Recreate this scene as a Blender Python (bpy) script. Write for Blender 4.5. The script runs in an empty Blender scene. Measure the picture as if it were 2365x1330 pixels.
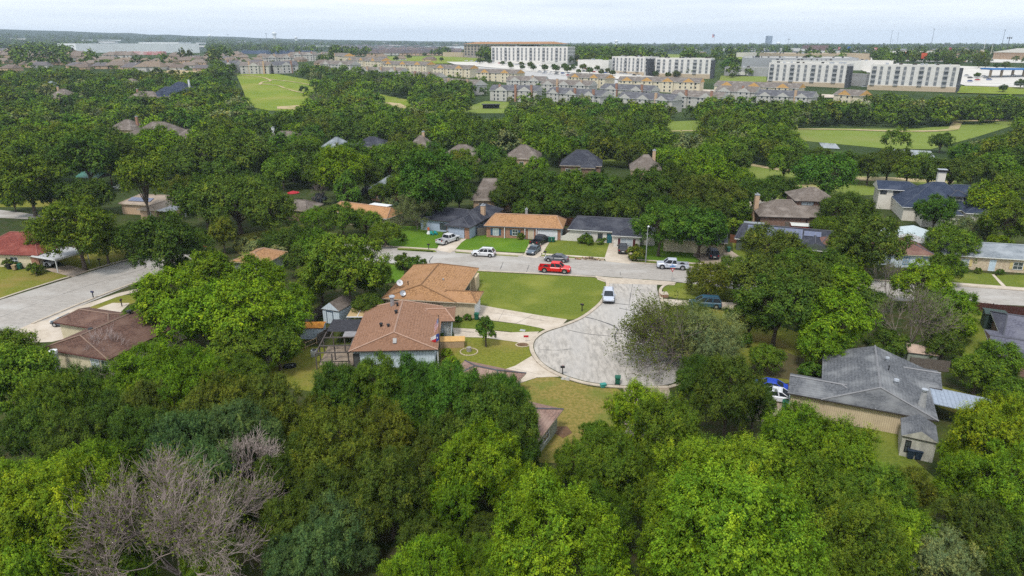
import bpy, bmesh, math, random
import numpy as np
from mathutils import Vector, Matrix
from mathutils.geometry import tessellate_polygon, delaunay_2d_cdt

# ---------------------------------------------------------------- camera
S = bpy.context.scene
C = S.collection
F = 1576.0; CAMH = 40.0; PITCH = math.atan(562 / F)
cp, sp = math.cos(PITCH), math.sin(PITCH)
cd = bpy.data.cameras.new('camera'); cam = bpy.data.objects.new('camera', cd); C.objects.link(cam)
cam.location = (0, 0, CAMH); cam.rotation_euler = (math.pi / 2 - PITCH, 0, 0)
cd.sensor_width = 36; cd.lens = 36 * F / 2365; cd.clip_end = 30000; cd.clip_start = .5
S.camera = cam
S.render.resolution_x, S.render.resolution_y = 1024, 576

# ---------------------------------------------------------------- overcast sky
W = bpy.data.worlds.new('World'); S.world = W; W.use_nodes = True
nt = W.node_tree; nt.nodes.clear()
N = lambda t: nt.nodes.new(t)
out = N('ShaderNodeOutputWorld'); bg = N('ShaderNodeBackground'); bg.inputs['Strength'].default_value = .085
sky = N('ShaderNodeTexSky'); sky.sky_type = 'NISHITA'; sky.sun_disc = False
SUN_EL, SUN_AZ = math.radians(58), math.radians(205)
sky.sun_elevation = SUN_EL; sky.sun_rotation = SUN_AZ; sky.altitude = 200; sky.air_density = 1.2; sky.dust_density = 2
tc = N('ShaderNodeTexCoord'); mp = N('ShaderNodeMapping'); mp.inputs['Scale'].default_value = (1.6, 1.6, 26)
nz = N('ShaderNodeTexNoise'); nz.inputs['Scale'].default_value = 1.9; nz.inputs['Detail'].default_value = 7; nz.inputs['Roughness'].default_value = .52
rp = N('ShaderNodeValToRGB'); rp.color_ramp.elements[0].position = .34; rp.color_ramp.elements[1].position = .68
rp.color_ramp.elements[0].color = (5.5, 6.15, 7.0, 1); rp.color_ramp.elements[1].color = (7.6, 8.0, 8.5, 1)
mx = N('ShaderNodeMixRGB'); mx.inputs[0].default_value = .9
sx = N('ShaderNodeSeparateXYZ'); r2 = N('ShaderNodeMapRange'); r2.inputs[1].default_value = 0.0; r2.inputs[2].default_value = .045
hz = N('ShaderNodeMixRGB'); hz.inputs[1].default_value = (6.3, 7.1, 8.0, 1)
nt.links.new(tc.outputs['Generated'], mp.inputs[0]); nt.links.new(mp.outputs[0], nz.inputs[0]); nt.links.new(nz.outputs[0], rp.inputs[0])
nt.links.new(tc.outputs['Generated'], sx.inputs[0]); nt.links.new(sx.outputs[2], r2.inputs[0]); nt.links.new(r2.outputs[0], hz.inputs[0]); nt.links.new(rp.outputs[0], hz.inputs[2])
nt.links.new(sky.outputs[0], mx.inputs[1]); nt.links.new(hz.outputs[0], mx.inputs[2]); nt.links.new(mx.outputs[0], bg.inputs[0]); nt.links.new(bg.outputs[0], out.inputs[0])
sl = bpy.data.lights.new('sun', 'SUN'); sl.energy = 1.5; sl.angle = math.radians(10); sl.color = (1, .96, .9)
so = bpy.data.objects.new('sun', sl); C.objects.link(so)
so.rotation_euler = (math.pi / 2 - SUN_EL, 0, math.radians(-25)); so.location = (0, 0, 90)
S.view_settings.view_transform = 'Standard'; S.view_settings.look = 'None'; S.view_settings.exposure = 0.93; S.view_settings.gamma = 1
HAZE_D = 1.05e-4
cy = S.cycles
cy.max_bounces = 6; cy.diffuse_bounces = 2; cy.glossy_bounces = 2; cy.transmission_bounces = 3; cy.volume_bounces = 0; cy.transparent_max_bounces = 6
cy.use_denoising = False; cy.sample_clamp_indirect = 3; cy.caustics_reflective = False; cy.caustics_refractive = False

# ---------------------------------------------------------------- projection + terrain
def ss(t):
    t = min(1, max(0, t)); return t * t * (3 - 2 * t)
HK = [(-1200, 116), (0, 112), (300, 92), (700, 56), (1000, 42), (1200, 32), (1400, 22), (1700, 18), (2365, 16), (3600, 16)]
def T(x, y):
    d = math.hypot(x, y)
    if d < 420: return 0.0
    if y <= 0: return 20 * ss((d - 420) / 500)
    u = 1182.5 + F * x / (y * cp) if y > 1 else 9999
    h = 20 * ss((d - 420) / 500)
    h += 6 * ss((d - 850) / 500) * ss((900 - u) / 700)
    if d > 2200:
        k = HK[-1][1] if u > 3600 else HK[0][1]
        for a, b in zip(HK, HK[1:]):
            if a[0] <= u <= b[0]: k = a[1] + (b[1] - a[1]) * (u - a[0]) / (b[0] - a[0])
        h += k * ss((d - 2400) / 4200)
    return h
def G(px, py, z=0.0):
    """ground position seen at photo pixel (px,py), z metres above the terrain"""
    u = (px - 1182.5) / F; v = (py - 665) / F
    dy, dz = cp - v * sp, -sp - v * cp
    t = (z - CAMH) / dz if dz < 0 else 9000
    if t <= 0: t = 9000
    x, y = u * t, dy * t
    if math.hypot(x, y) > 415:
        t = 380.0
        while t < 9000:
            if CAMH + dz * t <= T(u * t, dy * t) + z: break
            t *= 1.01
        lo, hi = t / 1.01, t
        for _ in range(14):
            m = (lo + hi) / 2
            if CAMH + dz * m <= T(u * m, dy * m) + z: hi = m
            else: lo = m
        t = hi
    return (u * t, dy * t)
def PX(x, y, z):
    zc = y * cp - (z - CAMH) * sp; yc = -(y * sp + (z - CAMH) * cp)
    return (1182.5 + F * x / zc, 665 + F * yc / zc, zc)

# ---------------------------------------------------------------- materials
MT = {}
def mat(name, c1, c2=None, sc=2.0, rough=.8, metal=0, stretch=(1, 1, 1), c3=None, sc3=.4, obj=True, bump=0, stripe=None, spec=.3, alpha=None, ocol=False, lo=.35, hi=.65):
    if name in MT: return MT[name]
    m = bpy.data.materials.new(name); m.use_nodes = True; t = m.node_tree
    p = t.nodes['Principled BSDF']; p.inputs['Roughness'].default_value = rough; p.inputs['Metallic'].default_value = metal
    p.inputs['Specular IOR Level'].default_value = spec
    c2 = c2 or tuple(v * .8 for v in c1)
    co = t.nodes.new('ShaderNodeTexCoord'); mpn = t.nodes.new('ShaderNodeMapping'); mpn.inputs['Scale'].default_value = stretch
    t.links.new(co.outputs['Object'], mpn.inputs[0])
    n = t.nodes.new('ShaderNodeTexNoise'); n.inputs['Scale'].default_value = sc; n.inputs['Detail'].default_value = 8; n.inputs['Roughness'].default_value = .65
    t.links.new(mpn.outputs[0], n.inputs[0])
    mr = t.nodes.new('ShaderNodeMapRange'); mr.inputs[1].default_value = lo; mr.inputs[2].default_value = hi; t.links.new(n.outputs[0], mr.inputs[0])
    x = t.nodes.new('ShaderNodeMixRGB'); x.inputs[1].default_value = (*c1, 1); x.inputs[2].default_value = (*c2, 1); t.links.new(mr.outputs[0], x.inputs[0])
    last = x.outputs[0]
    if c3:
        n3 = t.nodes.new('ShaderNodeTexNoise'); n3.inputs['Scale'].default_value = sc3; n3.inputs['Detail'].default_value = 3; t.links.new(mpn.outputs[0], n3.inputs[0])
        m3 = t.nodes.new('ShaderNodeMapRange'); m3.inputs[1].default_value = .48; m3.inputs[2].default_value = .68; t.links.new(n3.outputs[0], m3.inputs[0])
        x3 = t.nodes.new('ShaderNodeMixRGB'); x3.inputs[2].default_value = (*c3, 1); t.links.new(last, x3.inputs[1]); t.links.new(m3.outputs[0], x3.inputs[0]); last = x3.outputs[0]
    if stripe:
        w = t.nodes.new('ShaderNodeTexWave'); w.bands_direction = stripe[0]; w.inputs['Scale'].default_value = stripe[1]; w.inputs['Distortion'].default_value = .3
        t.links.new(co.outputs['Object'], w.inputs[0])
        ws = t.nodes.new('ShaderNodeMapRange'); ws.inputs[1].default_value = 0; ws.inputs[2].default_value = .35; ws.inputs[3].default_value = stripe[2]; ws.inputs[4].default_value = 1
        t.links.new(w.outputs[0], ws.inputs[0])
        x4 = t.nodes.new('ShaderNodeMixRGB'); x4.blend_type = 'MULTIPLY'; x4.inputs[0].default_value = 1; t.links.new(last, x4.inputs[1]); t.links.new(ws.outputs[0], x4.inputs[2]); last = x4.outputs[0]
    if ocol:
        oi = t.nodes.new('ShaderNodeObjectInfo'); x5 = t.nodes.new('ShaderNodeMixRGB'); x5.blend_type = 'MULTIPLY'; x5.inputs[0].default_value = 1
        t.links.new(last, x5.inputs[1]); t.links.new(oi.outputs['Color'], x5.inputs[2]); last = x5.outputs[0]
    t.links.new(last, p.inputs['Base Color'])
    if bump:
        b = t.nodes.new('ShaderNodeBump'); b.inputs['Strength'].default_value = bump; b.inputs['Distance'].default_value = .1; t.links.new(n.outputs[0], b.inputs['Height']); t.links.new(b.outputs[0], p.inputs['Normal'])
    MT[name] = m; return m

def shingle(name, a, b, c):
    return mat(name, a, b, sc=3.6, c3=c, sc3=.35, rough=.95, stretch=(1, 1, 2.4), spec=.1, stripe=('Z', 2.6, .84), lo=.44, hi=.56)
R_BROWN = shingle('shingle_reddish_brown', (.30, .168, .108), (.20, .108, .068), (.26, .145, .095))
R_ORANGE = shingle('shingle_orange_brown', (.42, .235, .115), (.235, .125, .062), (.36, .2, .105))
R_TAN = shingle('shingle_tan_orange', (.47, .26, .125), (.29, .155, .08), (.42, .23, .12))
R_DKBR = shingle('shingle_dark_brown', (.15, .088, .068), (.085, .05, .04), (.17, .105, .08))
R_GREY = shingle('shingle_worn_grey', (.135, .14, .15), (.085, .09, .098), (.21, .215, .22))
R_SLATE = shingle('shingle_charcoal', (.05, .053, .068), (.032, .034, .045), (.075, .078, .092))
R_BLUE = shingle('shingle_dark_blue', (.04, .052, .085), (.027, .036, .06), (.06, .072, .105))
R_WEATH = shingle('shingle_weathered_brown', (.18, .15, .128), (.11, .09, .076), (.24, .205, .18))
R_RED = shingle('shingle_maroon', (.22, .06, .045), (.13, .036, .03), (.26, .085, .065))
R_LTGR = shingle('shingle_light_grey', (.23, .255, .275), (.155, .175, .195), (.31, .335, .355))
CAPC = mat('ridge_tan', (.4, .26, .18), rough=.9)
CAPG = mat('ridge_grey', (.24, .24, .25), rough=.9)
CAPD = mat('ridge_dark', (.09, .092, .11), rough=.9)
WHITE = mat('white_paint', (.72, .73, .74), (.6, .61, .62), sc=1.5, rough=.6)
WSIDE = mat('white_siding', (.62, .70, .76), (.52, .60, .66), sc=1.2, stripe=('X', .8, .85), rough=.7)
BEIGE = mat('beige_siding', (.62, .5, .34), (.52, .41, .28), sc=1.2, stripe=('X', 1.5, .72), rough=.8)
CREAM = mat('cream_siding', (.66, .58, .40), (.56, .48, .33), sc=1.2, stripe=('X', 1.2, .85), rough=.8)
LBLUE = mat('pale_blue_siding', (.42, .49, .62), (.36, .42, .54), sc=2, stripe=('X', 1.2, .8), rough=.7)
GRWALL = mat('grey_green_siding', (.33, .36, .30), (.24, .27, .22), sc=1.2, rough=.8)
def brick(name, a, b, mo):
    m = bpy.data.materials.new(name); m.use_nodes = True; t = m.node_tree; p = t.nodes['Principled BSDF']; p.inputs['Roughness'].default_value = .9
    co = t.nodes.new('ShaderNodeTexCoord'); sp_ = t.nodes.new('ShaderNodeSeparateXYZ'); ad = t.nodes.new('ShaderNodeMath'); cb = t.nodes.new('ShaderNodeCombineXYZ')
    t.links.new(co.outputs['Object'], sp_.inputs[0]); t.links.new(sp_.outputs[0], ad.inputs[0]); t.links.new(sp_.outputs[1], ad.inputs[1])
    t.links.new(ad.outputs[0], cb.inputs[0]); t.links.new(sp_.outputs[2], cb.inputs[1])
    k = t.nodes.new('ShaderNodeTexBrick'); k.inputs['Scale'].default_value = 2.2; k.inputs['Color1'].default_value = (*a, 1); k.inputs['Color2'].default_value = (*b, 1); k.inputs['Mortar'].default_value = (*mo, 1); k.inputs['Mortar Size'].default_value = .012
    t.links.new(cb.outputs[0], k.inputs[0]); t.links.new(k.outputs[0], p.inputs['Base Color']); MT[name] = m; return m
BRICK = brick('red_brick', (.36, .17, .10), (.25, .11, .07), (.4, .33, .27))
BRICKT = brick('tan_brick', (.52, .36, .22), (.42, .27, .17), (.5, .42, .34))
BRICKC = brick('cream_brick', (.62, .52, .36), (.38, .27, .18), (.6, .55, .46))
BRICKB = brick('brown_brick', (.22, .12, .085), (.14, .08, .06), (.25, .2, .17))
STONEW = brick('white_stone', (.66, .63, .58), (.5, .47, .42), (.55, .52, .48))
TRIM = mat('tan_trim', (.55, .46, .34), rough=.7)
TRIMW = mat('white_trim', (.75, .75, .73), rough=.6)
TRIMD = mat('dark_trim', (.06, .05, .045), rough=.7)
GLASS = mat('dark_glass', (.035, .045, .055), (.06, .075, .09), sc=.7, rough=.08, spec=.8)
GLASSL = mat('pale_glass', (.45, .5, .53), (.3, .34, .37), sc=1.5, rough=.2, spec=.6)
METAL = mat('galvanised_metal', (.5, .52, .55), (.4, .42, .45), rough=.4, metal=.6)
DMETAL = mat('dark_metal', (.03, .03, .033), rough=.5, metal=.3)
CONC = mat('concrete_drive', (.50, .43, .34), (.40, .335, .265), sc=1.4, c3=(.55, .48, .40), sc3=.25, rough=.9)
CONCD = mat('concrete_brown', (.36, .29, .22), (.29, .23, .18), sc=1.4, c3=(.42, .34, .27), sc3=.25, rough=.9)
KERB = mat('kerb_concrete', (.50, .43, .34), (.37, .31, .245), sc=1.2, rough=.9)
ROAD = mat('street_concrete', (.36, .33, .295), (.275, .252, .225), sc=1.6, c3=(.41, .39, .36), sc3=.16, rough=.92, stretch=(.55, 1.3, 1), lo=.4, hi=.62)
ROAD2 = mat('court_concrete', (.43, .395, .35), (.285, .262, .232), sc=1.2, c3=(.39, .37, .345), sc3=.12, rough=.92, stretch=(1.5, .38, 1), lo=.42, hi=.6)
TAR = mat('tar_crack', (.07, .068, .066), (.12, .115, .11), sc=3, rough=.8)
LAWN = mat('lawn_green', (.135, .165, .026), (.098, .13, .02), sc=2.4, c3=(.19, .205, .04), sc3=.12, rough=1, lo=.43, hi=.57, bump=.8, spec=.05)
LAWNV = mat('lawn_vivid', (.095, .18, .018), (.07, .14, .013), sc=2.4, c3=(.12, .20, .02), sc3=.15, rough=1, lo=.43, hi=.57, bump=.8, spec=.05)
LAWNY = mat('lawn_yellowish', (.18, .185, .03), (.125, .14, .022), sc=2.4, c3=(.22, .175, .05), sc3=.14, rough=1, lo=.43, hi=.57, bump=.8, spec=.05)
LAWNB = mat('lawn_dry', (.25, .19, .06), (.16, .145, .035), sc=2.4, c3=(.125, .155, .03), sc3=.22, rough=1, lo=.43, hi=.57, bump=.8, spec=.05)
MEADOW = mat('meadow_grass', (.19, .235, .03), (.13, .185, .022), sc=.12, c3=(.22, .23, .05), sc3=.03, rough=1, spec=.05)
MEADR = mat('fairway_grass', (.175, .22, .045), (.14, .19, .035), sc=.1, c3=(.19, .21, .06), sc3=.02, rough=1, spec=.05)
SAND = mat('bare_sand', (.46, .36, .22), (.34, .27, .15), sc=.3, c3=(.24, .24, .07), sc3=.08, rough=1, spec=.05)
LOT = mat('parking_concrete', (.56, .53, .48), (.48, .455, .41), sc=.05, rough=.9)
HWY = mat('highway_concrete', (.42, .41, .39), (.36, .35, .335), sc=.03, rough=.9)
SOIL = mat('brown_soil', (.16, .09, .05), (.1, .06, .035), sc=2, rough=1)
WOODG = mat('grey_wood', (.20, .17, .145), (.12, .10, .085), sc=5, rough=.95, stripe=('X', 3.5, .55))
WOODR = mat('red_brown_wood', (.21, .085, .045), (.14, .055, .03), sc=4, rough=.9, stripe=('X', 3.5, .6))
WOODT = mat('tan_wood', (.42, .30, .18), (.32, .22, .13), sc=4, rough=.9)
WATER = mat('pond_water', (.04, .05, .045), (.03, .04, .035), sc=.5, rough=.08, spec=.8)
BARK = mat('bark', (.13, .10, .075), (.075, .058, .045), sc=6, rough=1, stretch=(1, 1, .25))
TWIG = mat('bare_twig', (.29, .25, .235), (.2, .17, .16), sc=4, rough=1, ocol=True)

def leafmat(name, trans=.14, att=True):
    m = bpy.data.materials.new(name); m.use_nodes = True; t = m.node_tree; t.nodes.clear(); nn = t.nodes.new; l = t.links.new
    o = nn('ShaderNodeOutputMaterial'); d = nn('ShaderNodeBsdfDiffuse'); tr = nn('ShaderNodeBsdfTranslucent'); g = nn('ShaderNodeBsdfGlossy'); g.inputs['Roughness'].default_value = .5
    oi = nn('ShaderNodeObjectInfo'); at = nn('ShaderNodeAttribute'); at.attribute_name = 'tint'
    mu = nn('ShaderNodeMixRGB'); mu.blend_type = 'MULTIPLY'; mu.inputs[0].default_value = 1
    l(oi.outputs['Color'], mu.inputs[1]); l(at.outputs['Vector'], mu.inputs[2])
    l(mu.outputs[0], d.inputs[0])
    b = nn('ShaderNodeMixRGB'); b.blend_type = 'MULTIPLY'; b.inputs[0].default_value = 1; b.inputs[2].default_value = (1.45, 1.5, .35, 1); l(mu.outputs[0], b.inputs[1]); l(b.outputs[0], tr.inputs[0])
    a1 = nn('ShaderNodeMixShader'); a1.inputs[0].default_value = trans; l(d.outputs[0], a1.inputs[1]); l(tr.outputs[0], a1.inputs[2])
    a2 = nn('ShaderNodeMixShader'); a2.inputs[0].default_value = .005; l(a1.outputs[0], a2.inputs[1]); l(g.outputs[0], a2.inputs[2]); l(a2.outputs[0], o.inputs[0])
    MT[name] = m; return m
LEAF = leafmat('leaf')

def carpaint(name, c):
    if name in MT: return MT[name]
    m = mat(name, c, tuple(v * .93 for v in c), sc=.8, rough=.38, spec=.4); p = m.node_tree.nodes['Principled BSDF']; p.inputs['Coat Weight'].default_value = .12; p.inputs['Coat Roughness'].default_value = .25
    return m

# ---------------------------------------------------------------- mesh + object helpers
class MB:
    def __init__(s): s.v = []; s.f = []; s.m = []
    def add(s, vs, fs, mi=0):
        b = len(s.v); s.v += [tuple(v) for v in vs]; s.f += [tuple(b + i for i in f) for f in fs]; s.m += [mi] * len(fs)
    def box(s, x0, x1, y0, y1, z0, z1, mi=0, M=None):
        vs = [(x, y, z) for z in (z0, z1) for x, y in ((x0, y0), (x1, y0), (x1, y1), (x0, y1))]
        if M: vs = [M @ Vector(v) for v in vs]
        s.add(vs, [(0, 3, 2, 1), (4, 5, 6, 7), (0, 1, 5, 4), (1, 2, 6, 5), (2, 3, 7, 6), (3, 0, 4, 7)], mi)
    def tube(s, p0, p1, r0, r1=None, n=6, mi=0, caps=True):
        r1 = r0 if r1 is None else r1
        a, b = Vector(p0), Vector(p1); d = (b - a).normalized(); u = d.cross(Vector((0, 0, 1)) if abs(d.z) < .9 else Vector((1, 0, 0))).normalized(); w = d.cross(u)
        vs = [a + (u * math.cos(2 * math.pi * i / n) + w * math.sin(2 * math.pi * i / n)) * r0 for i in range(n)] + [b + (u * math.cos(2 * math.pi * i / n) + w * math.sin(2 * math.pi * i / n)) * r1 for i in range(n)]
        fs = [(i, (i + 1) % n, n + (i + 1) % n, n + i) for i in range(n)]
        if caps: fs += [tuple(range(n))[::-1], tuple(range(n, 2 * n))]
        s.add(vs, fs, mi)
    def prism(s, poly, z0, z1, mi=0):
        n = len(poly); vs = [(x, y, z0) for x, y in poly] + [(x, y, z1) for x, y in poly]
        s.add(vs, [tuple(range(n))[::-1], tuple(range(n, 2 * n))] + [(i, (i + 1) % n, n + (i + 1) % n, n + i) for i in range(n)], mi)
    def build(s, name, mats, parent=None, smooth=False):
        me = bpy.data.meshes.new(name); me.from_pydata(s.v, [], s.f)
        for m in (mats if isinstance(mats, (list, tuple)) else [mats]): me.materials.append(m)
        me.polygons.foreach_set('material_index', s.m)
        if smooth: me.polygons.foreach_set('use_smooth', [True] * len(s.f))
        me.update(); o = bpy.data.objects.new(name, me); C.objects.link(o)
        if parent: o.parent = parent
        return o
def tag(o, label=None, cat=None, group=None, kind=None):
    if label: o['label'] = label
    if cat: o['category'] = cat
    if group: o['group'] = group
    if kind: o['kind'] = kind
    return o
def thing(name, label, cat, x, y, ang=0, z=None, group=None):
    o = bpy.data.objects.new(name, None); C.objects.link(o); o.empty_display_size = .5
    o.location = (x, y, T(x, y) if z is None else z); o.rotation_euler = (0, 0, math.radians(ang))
    return tag(o, label, cat, group)
def dup(root, x, y, ang, z=None, label=None, group=None, color=None, scale=None):
    r = root.copy(); C.objects.link(r); r.location = (x, y, T(x, y) if z is None else z); r.rotation_euler = (0, 0, math.radians(ang))
    if scale: r.scale = (scale,) * 3 if not isinstance(scale, tuple) else scale
    if label: r['label'] = label
    if group: r['group'] = group
    for ch in KIDS[root.name]:
        c = ch.copy(); C.objects.link(c); c.parent = r
        if color: c.color = color
        for g in [k for k in KIDS.get(ch.name, [])]:
            d = g.copy(); C.objects.link(d); d.parent = c
    return r
KIDS = {}
def index_kids(root):
    KIDS[root.name] = list(root.children)
    for ch in KIDS[root.name]: KIDS[ch.name] = list(ch.children)

def inpoly(x, y, P):
    c = False; j = len(P) - 1
    for i in range(len(P)):
        if (P[i][1] > y) != (P[j][1] > y) and x < (P[j][0] - P[i][0]) * (y - P[i][1]) / (P[j][1] - P[i][1]) + P[i][0]: c = not c
        j = i
    return c
def smooth_px(P, n=4):
    out = []
    for i in range(len(P) - 1):
        p0, p1, p2, p3 = P[max(i - 1, 0)], P[i], P[i + 1], P[min(i + 2, len(P) - 1)]
        for k in range(n):
            t = k / n
            out.append(tuple(.5 * ((2 * p1[a]) + (-p0[a] + p2[a]) * t + (2 * p0[a] - 5 * p1[a] + 4 * p2[a] - p3[a]) * t * t + (-p0[a] + 3 * p1[a] - 3 * p2[a] + p3[a]) * t ** 3) for a in (0, 1)))
    return out + [P[-1]]
def patch(name, pts, off, m, label=None, kind='structure', cracks=None, step=None):
    """flat or draped ground sheet; pts are photo pixels of its outline on the ground"""
    P = [G(*p) for p in pts]; b = MB()
    far = max(math.hypot(*p) for p in P) > 415
    if not far:
        tri = tessellate_polygon([[Vector((x, y, 0)) for x, y in P]])
        b.add([(x, y, off) for x, y in P], tri)
        b.f = [f if (Vector(b.v[f[1]]) - Vector(b.v[f[0]])).cross(Vector(b.v[f[2]]) - Vector(b.v[f[0]])).z > 0 else f[::-1] for f in b.f]
    else:
        D = []
        for i in range(len(P)):
            a, c = P[i], P[(i + 1) % len(P)]; n = max(1, int(math.dist(a, c) / 25))
            D += [(a[0] + (c[0] - a[0]) * k / n, a[1] + (c[1] - a[1]) * k / n) for k in range(n)]
        nb = len(D); x0, x1 = min(p[0] for p in P), max(p[0] for p in P); y0, y1 = min(p[1] for p in P), max(p[1] for p in P)
        st = step or max(15, max(x1 - x0, y1 - y0) / 40)
        x = x0 + st / 2
        while x < x1:
            y = y0 + st / 2
            while y < y1:
                if inpoly(x, y, P): D.append((x + random.uniform(-1, 1), y + random.uniform(-1, 1)))
                y += st
            x += st
        vs, es, fs, *_ = delaunay_2d_cdt([Vector(p) for p in D], [], [list(range(nb))], 1, 1e-4)
        b.add([(v[0], v[1], T(v[0], v[1]) + off) for v in vs], fs)
    for c in (cracks or []):
        w = c[0]; Q = [G(*p) for p in smooth_px(c[1], 4)]
        ribbon(b, Q, w, off + .006, 1, jit=.5)
    o = b.build(name, m); return tag(o, label, None, None, kind)
def ribbon(b, Q, w, z, mi=0, jit=0, h=None):
    n = len(Q); L = []; R = []
    for i in range(n):
        a, c = Q[max(i - 1, 0)], Q[min(i + 1, n - 1)]; d = Vector((c[0] - a[0], c[1] - a[1])).normalized(); ww = w / 2 * (1 + random.uniform(-jit, jit))
        L.append((Q[i][0] - d.y * ww, Q[i][1] + d.x * ww)); R.append((Q[i][0] + d.y * ww, Q[i][1] - d.x * ww))
    zz = lambda p: z + T(*p)
    if h is None:
        b.add([(*p, zz(p)) for p in L] + [(*p, zz(p)) for p in R], [(i, n + i, n + i + 1, i + 1) for i in range(n - 1)], mi)
    else:
        b.add([(*p, zz(p)) for p in L] + [(*p, zz(p)) for p in R] + [(*p, zz(p) + h) for p in L] + [(*p, zz(p) + h) for p in R],
              [(2 * n + i, 3 * n + i, 3 * n + i + 1, 2 * n + i + 1) for i in range(n - 1)] + [(n + i, n + i + 1, 3 * n + i + 1, 3 * n + i) for i in range(n - 1)] + [(i + 1, i, 2 * n + i, 2 * n + i + 1) for i in range(n - 1)] + [(0, n, 3 * n, 2 * n), (n - 1, 3 * n - 1, 4 * n - 1, 2 * n - 1)], mi)
def path(name, pts, w, off, m, h=None, n=5, label=None):
    b = MB(); Q = [G(*p) for p in smooth_px(pts, n)]; ribbon(b, Q, w, off, 0, 0, h); o = b.build(name, m); return tag(o, label, None, None, 'structure')

# ---------------------------------------------------------------- ground, streets, lawns
random.seed(7)
def ground():
    m = bpy.data.materials.new('ground_cover'); m.use_nodes = True; t = m.node_tree; p = t.nodes['Principled BSDF']; p.inputs['Roughness'].default_value = 1; p.inputs['Specular IOR Level'].default_value = .05
    co = t.nodes.new('ShaderNodeTexCoord'); l = t.links.new
    def nz_(sc, d=4):
        n = t.nodes.new('ShaderNodeTexNoise'); n.inputs['Scale'].default_value = sc; n.inputs['Detail'].default_value = d; l(co.outputs['Object'], n.inputs[0]); return n.outputs[0]
    def mix(f, a, b, lo=.4, hi=.6):
        r = t.nodes.new('ShaderNodeMapRange'); r.inputs[1].default_value = lo; r.inputs[2].default_value = hi; l(f, r.inputs[0])
        x = t.nodes.new('ShaderNodeMixRGB'); l(r.outputs[0], x.inputs[0])
        for i, c in ((1, a), (2, b)):
            if isinstance(c, tuple): x.inputs[i].default_value = (*c, 1)
            else: l(c, x.inputs[i])
        return x.outputs[0]
    near = mix(nz_(.6), (.035, .052, .014), (.06, .055, .026)); near = mix(nz_(.15), near, (.07, .09, .02), .48, .7)
    mid = mix(nz_(.02), (.03, .05, .016), (.05, .075, .022), .4, .6)
    far = mix(nz_(.012, 8), (.018, .036, .018), (.035, .055, .03), .35, .6); far = mix(nz_(.0016, 6), far, (.16, .16, .13), .63, .70)
    g = t.nodes.new('ShaderNodeVectorMath'); g.operation = 'LENGTH'; l(co.outputs['Object'], g.inputs[0])
    c = mix(g.outputs[1] if 'Value' not in g.outputs else g.outputs['Value'], near, mid, 150, 260); c = mix(g.outputs['Value'], c, far, 1500, 2100)
    l(c, p.inputs['Base Color'])
    na, nr = 300, 150; rs = [0] + [12 * (9000 / 12) ** (i / (nr - 1)) for i in range(nr)]
    vs = [(0, 0, 0)]; rnd = random.Random(3)
    for r in rs[1:]:
        for a in range(na):
            x, y = r * math.sin(2 * math.pi * a / na), r * math.cos(2 * math.pi * a / na)
            z = T(x, y)
            if r > 3200: z += rnd.uniform(0, 9)
            if r > 8900: z -= 60
            vs.append((x, y, z))
    fs = [(0, 1 + (a + 1) % na, 1 + a) for a in range(na)]
    for i in range(nr - 1):
        for a in range(na):
            p0, p1 = 1 + i * na + a, 1 + i * na + (a + 1) % na
            fs.append((p0, p1, p1 + na, p0 + na))
    b = MB(); b.add(vs, fs); tag(b.build('ground', m, smooth=True), None, None, None, 'structure')
ground()

# upper street running left to right behind the corner lawn, and on to the right edge
patch('street', [(700, 556), (918, 573), (1100, 583), (1300, 596), (1490, 608), (1700, 623), (1960, 645), (2215, 662), (2500, 682), (2500, 712), (2220, 700), (1960, 690), (1700, 668), (1545, 649), (1375, 637), (1230, 631), (1080, 622), (935, 611), (700, 590)], .03, [ROAD, TAR],
      cracks=[(.22, [(1000, 592), (992, 603), (996, 612)]), (.14, [(1162, 606), (1157, 618), (1155, 622)]), (.1, [(1222, 612), (1216, 628)]), (.1, [(1432, 628), (1434, 636)])])
CUL = [(1407, 648), (1405, 662), (1396, 692), (1375, 715), (1342, 738), (1300, 755), (1262, 768), (1240, 783), (1233, 798), (1238, 817), (1252, 836), (1275, 852), (1310, 868), (1360, 882), (1420, 889), (1480, 891), (1530, 890), (1562, 882), (1582, 866), (1588, 845), (1578, 815), (1560, 785), (1542, 755), (1530, 722), (1523, 690), (1517, 665), (1520, 652)]
patch('cul_de_sac', smooth_px(CUL, 4) + [(1480, 645), (1440, 642)], .036, [ROAD2, TAR],
      cracks=[(.22, [(1412, 700), (1440, 703), (1500, 710), (1530, 716)]), (.24, [(1350, 732), (1385, 741), (1425, 758), (1420, 775), (1424, 795)]), (.14, [(1310, 762), (1360, 772), (1440, 779)]), (.18, [(1430, 712), (1475, 722), (1500, 735)]), (.1, [(1445, 874), (1475, 872), (1495, 864)]), (.1, [(1247, 808), (1290, 809), (1320, 806)]), (.08, [(1462, 650), (1455, 690), (1452, 712)])])
patch('gutter_strip', [(1375, 637), (1396, 640), (1545, 650), (1560, 652), (1558, 659), (1520, 658), (1407, 655), (1380, 646)], .045, KERB)
path('kerb', [(1375, 640), (1398, 648), (1403, 662), (1393, 692), (1372, 714), (1340, 736), (1298, 753), (1258, 766), (1234, 783), (1227, 800), (1232, 819), (1246, 838), (1270, 856), (1305, 872), (1357, 887), (1420, 894), (1480, 896), (1545, 895)], .55, .045, KERB, .1)
path('kerb', [(1560, 654), (1535, 660), (1525, 672), (1528, 693), (1537, 722), (1550, 755), (1568, 785), (1586, 815), (1596, 845), (1590, 868), (1568, 887), (1545, 895)], .5, .045, KERB, .1)
path('kerb', [(930, 611), (1080, 624), (1230, 632), (1375, 640)], .4, .045, KERB, .1)
path('kerb', [(860, 567), (918, 571), (1008, 578)], .4, .045, KERB, .1)
path('kerb', [(1046, 580), (1100, 585), (1204, 591)], .4, .045, KERB, .1)
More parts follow.
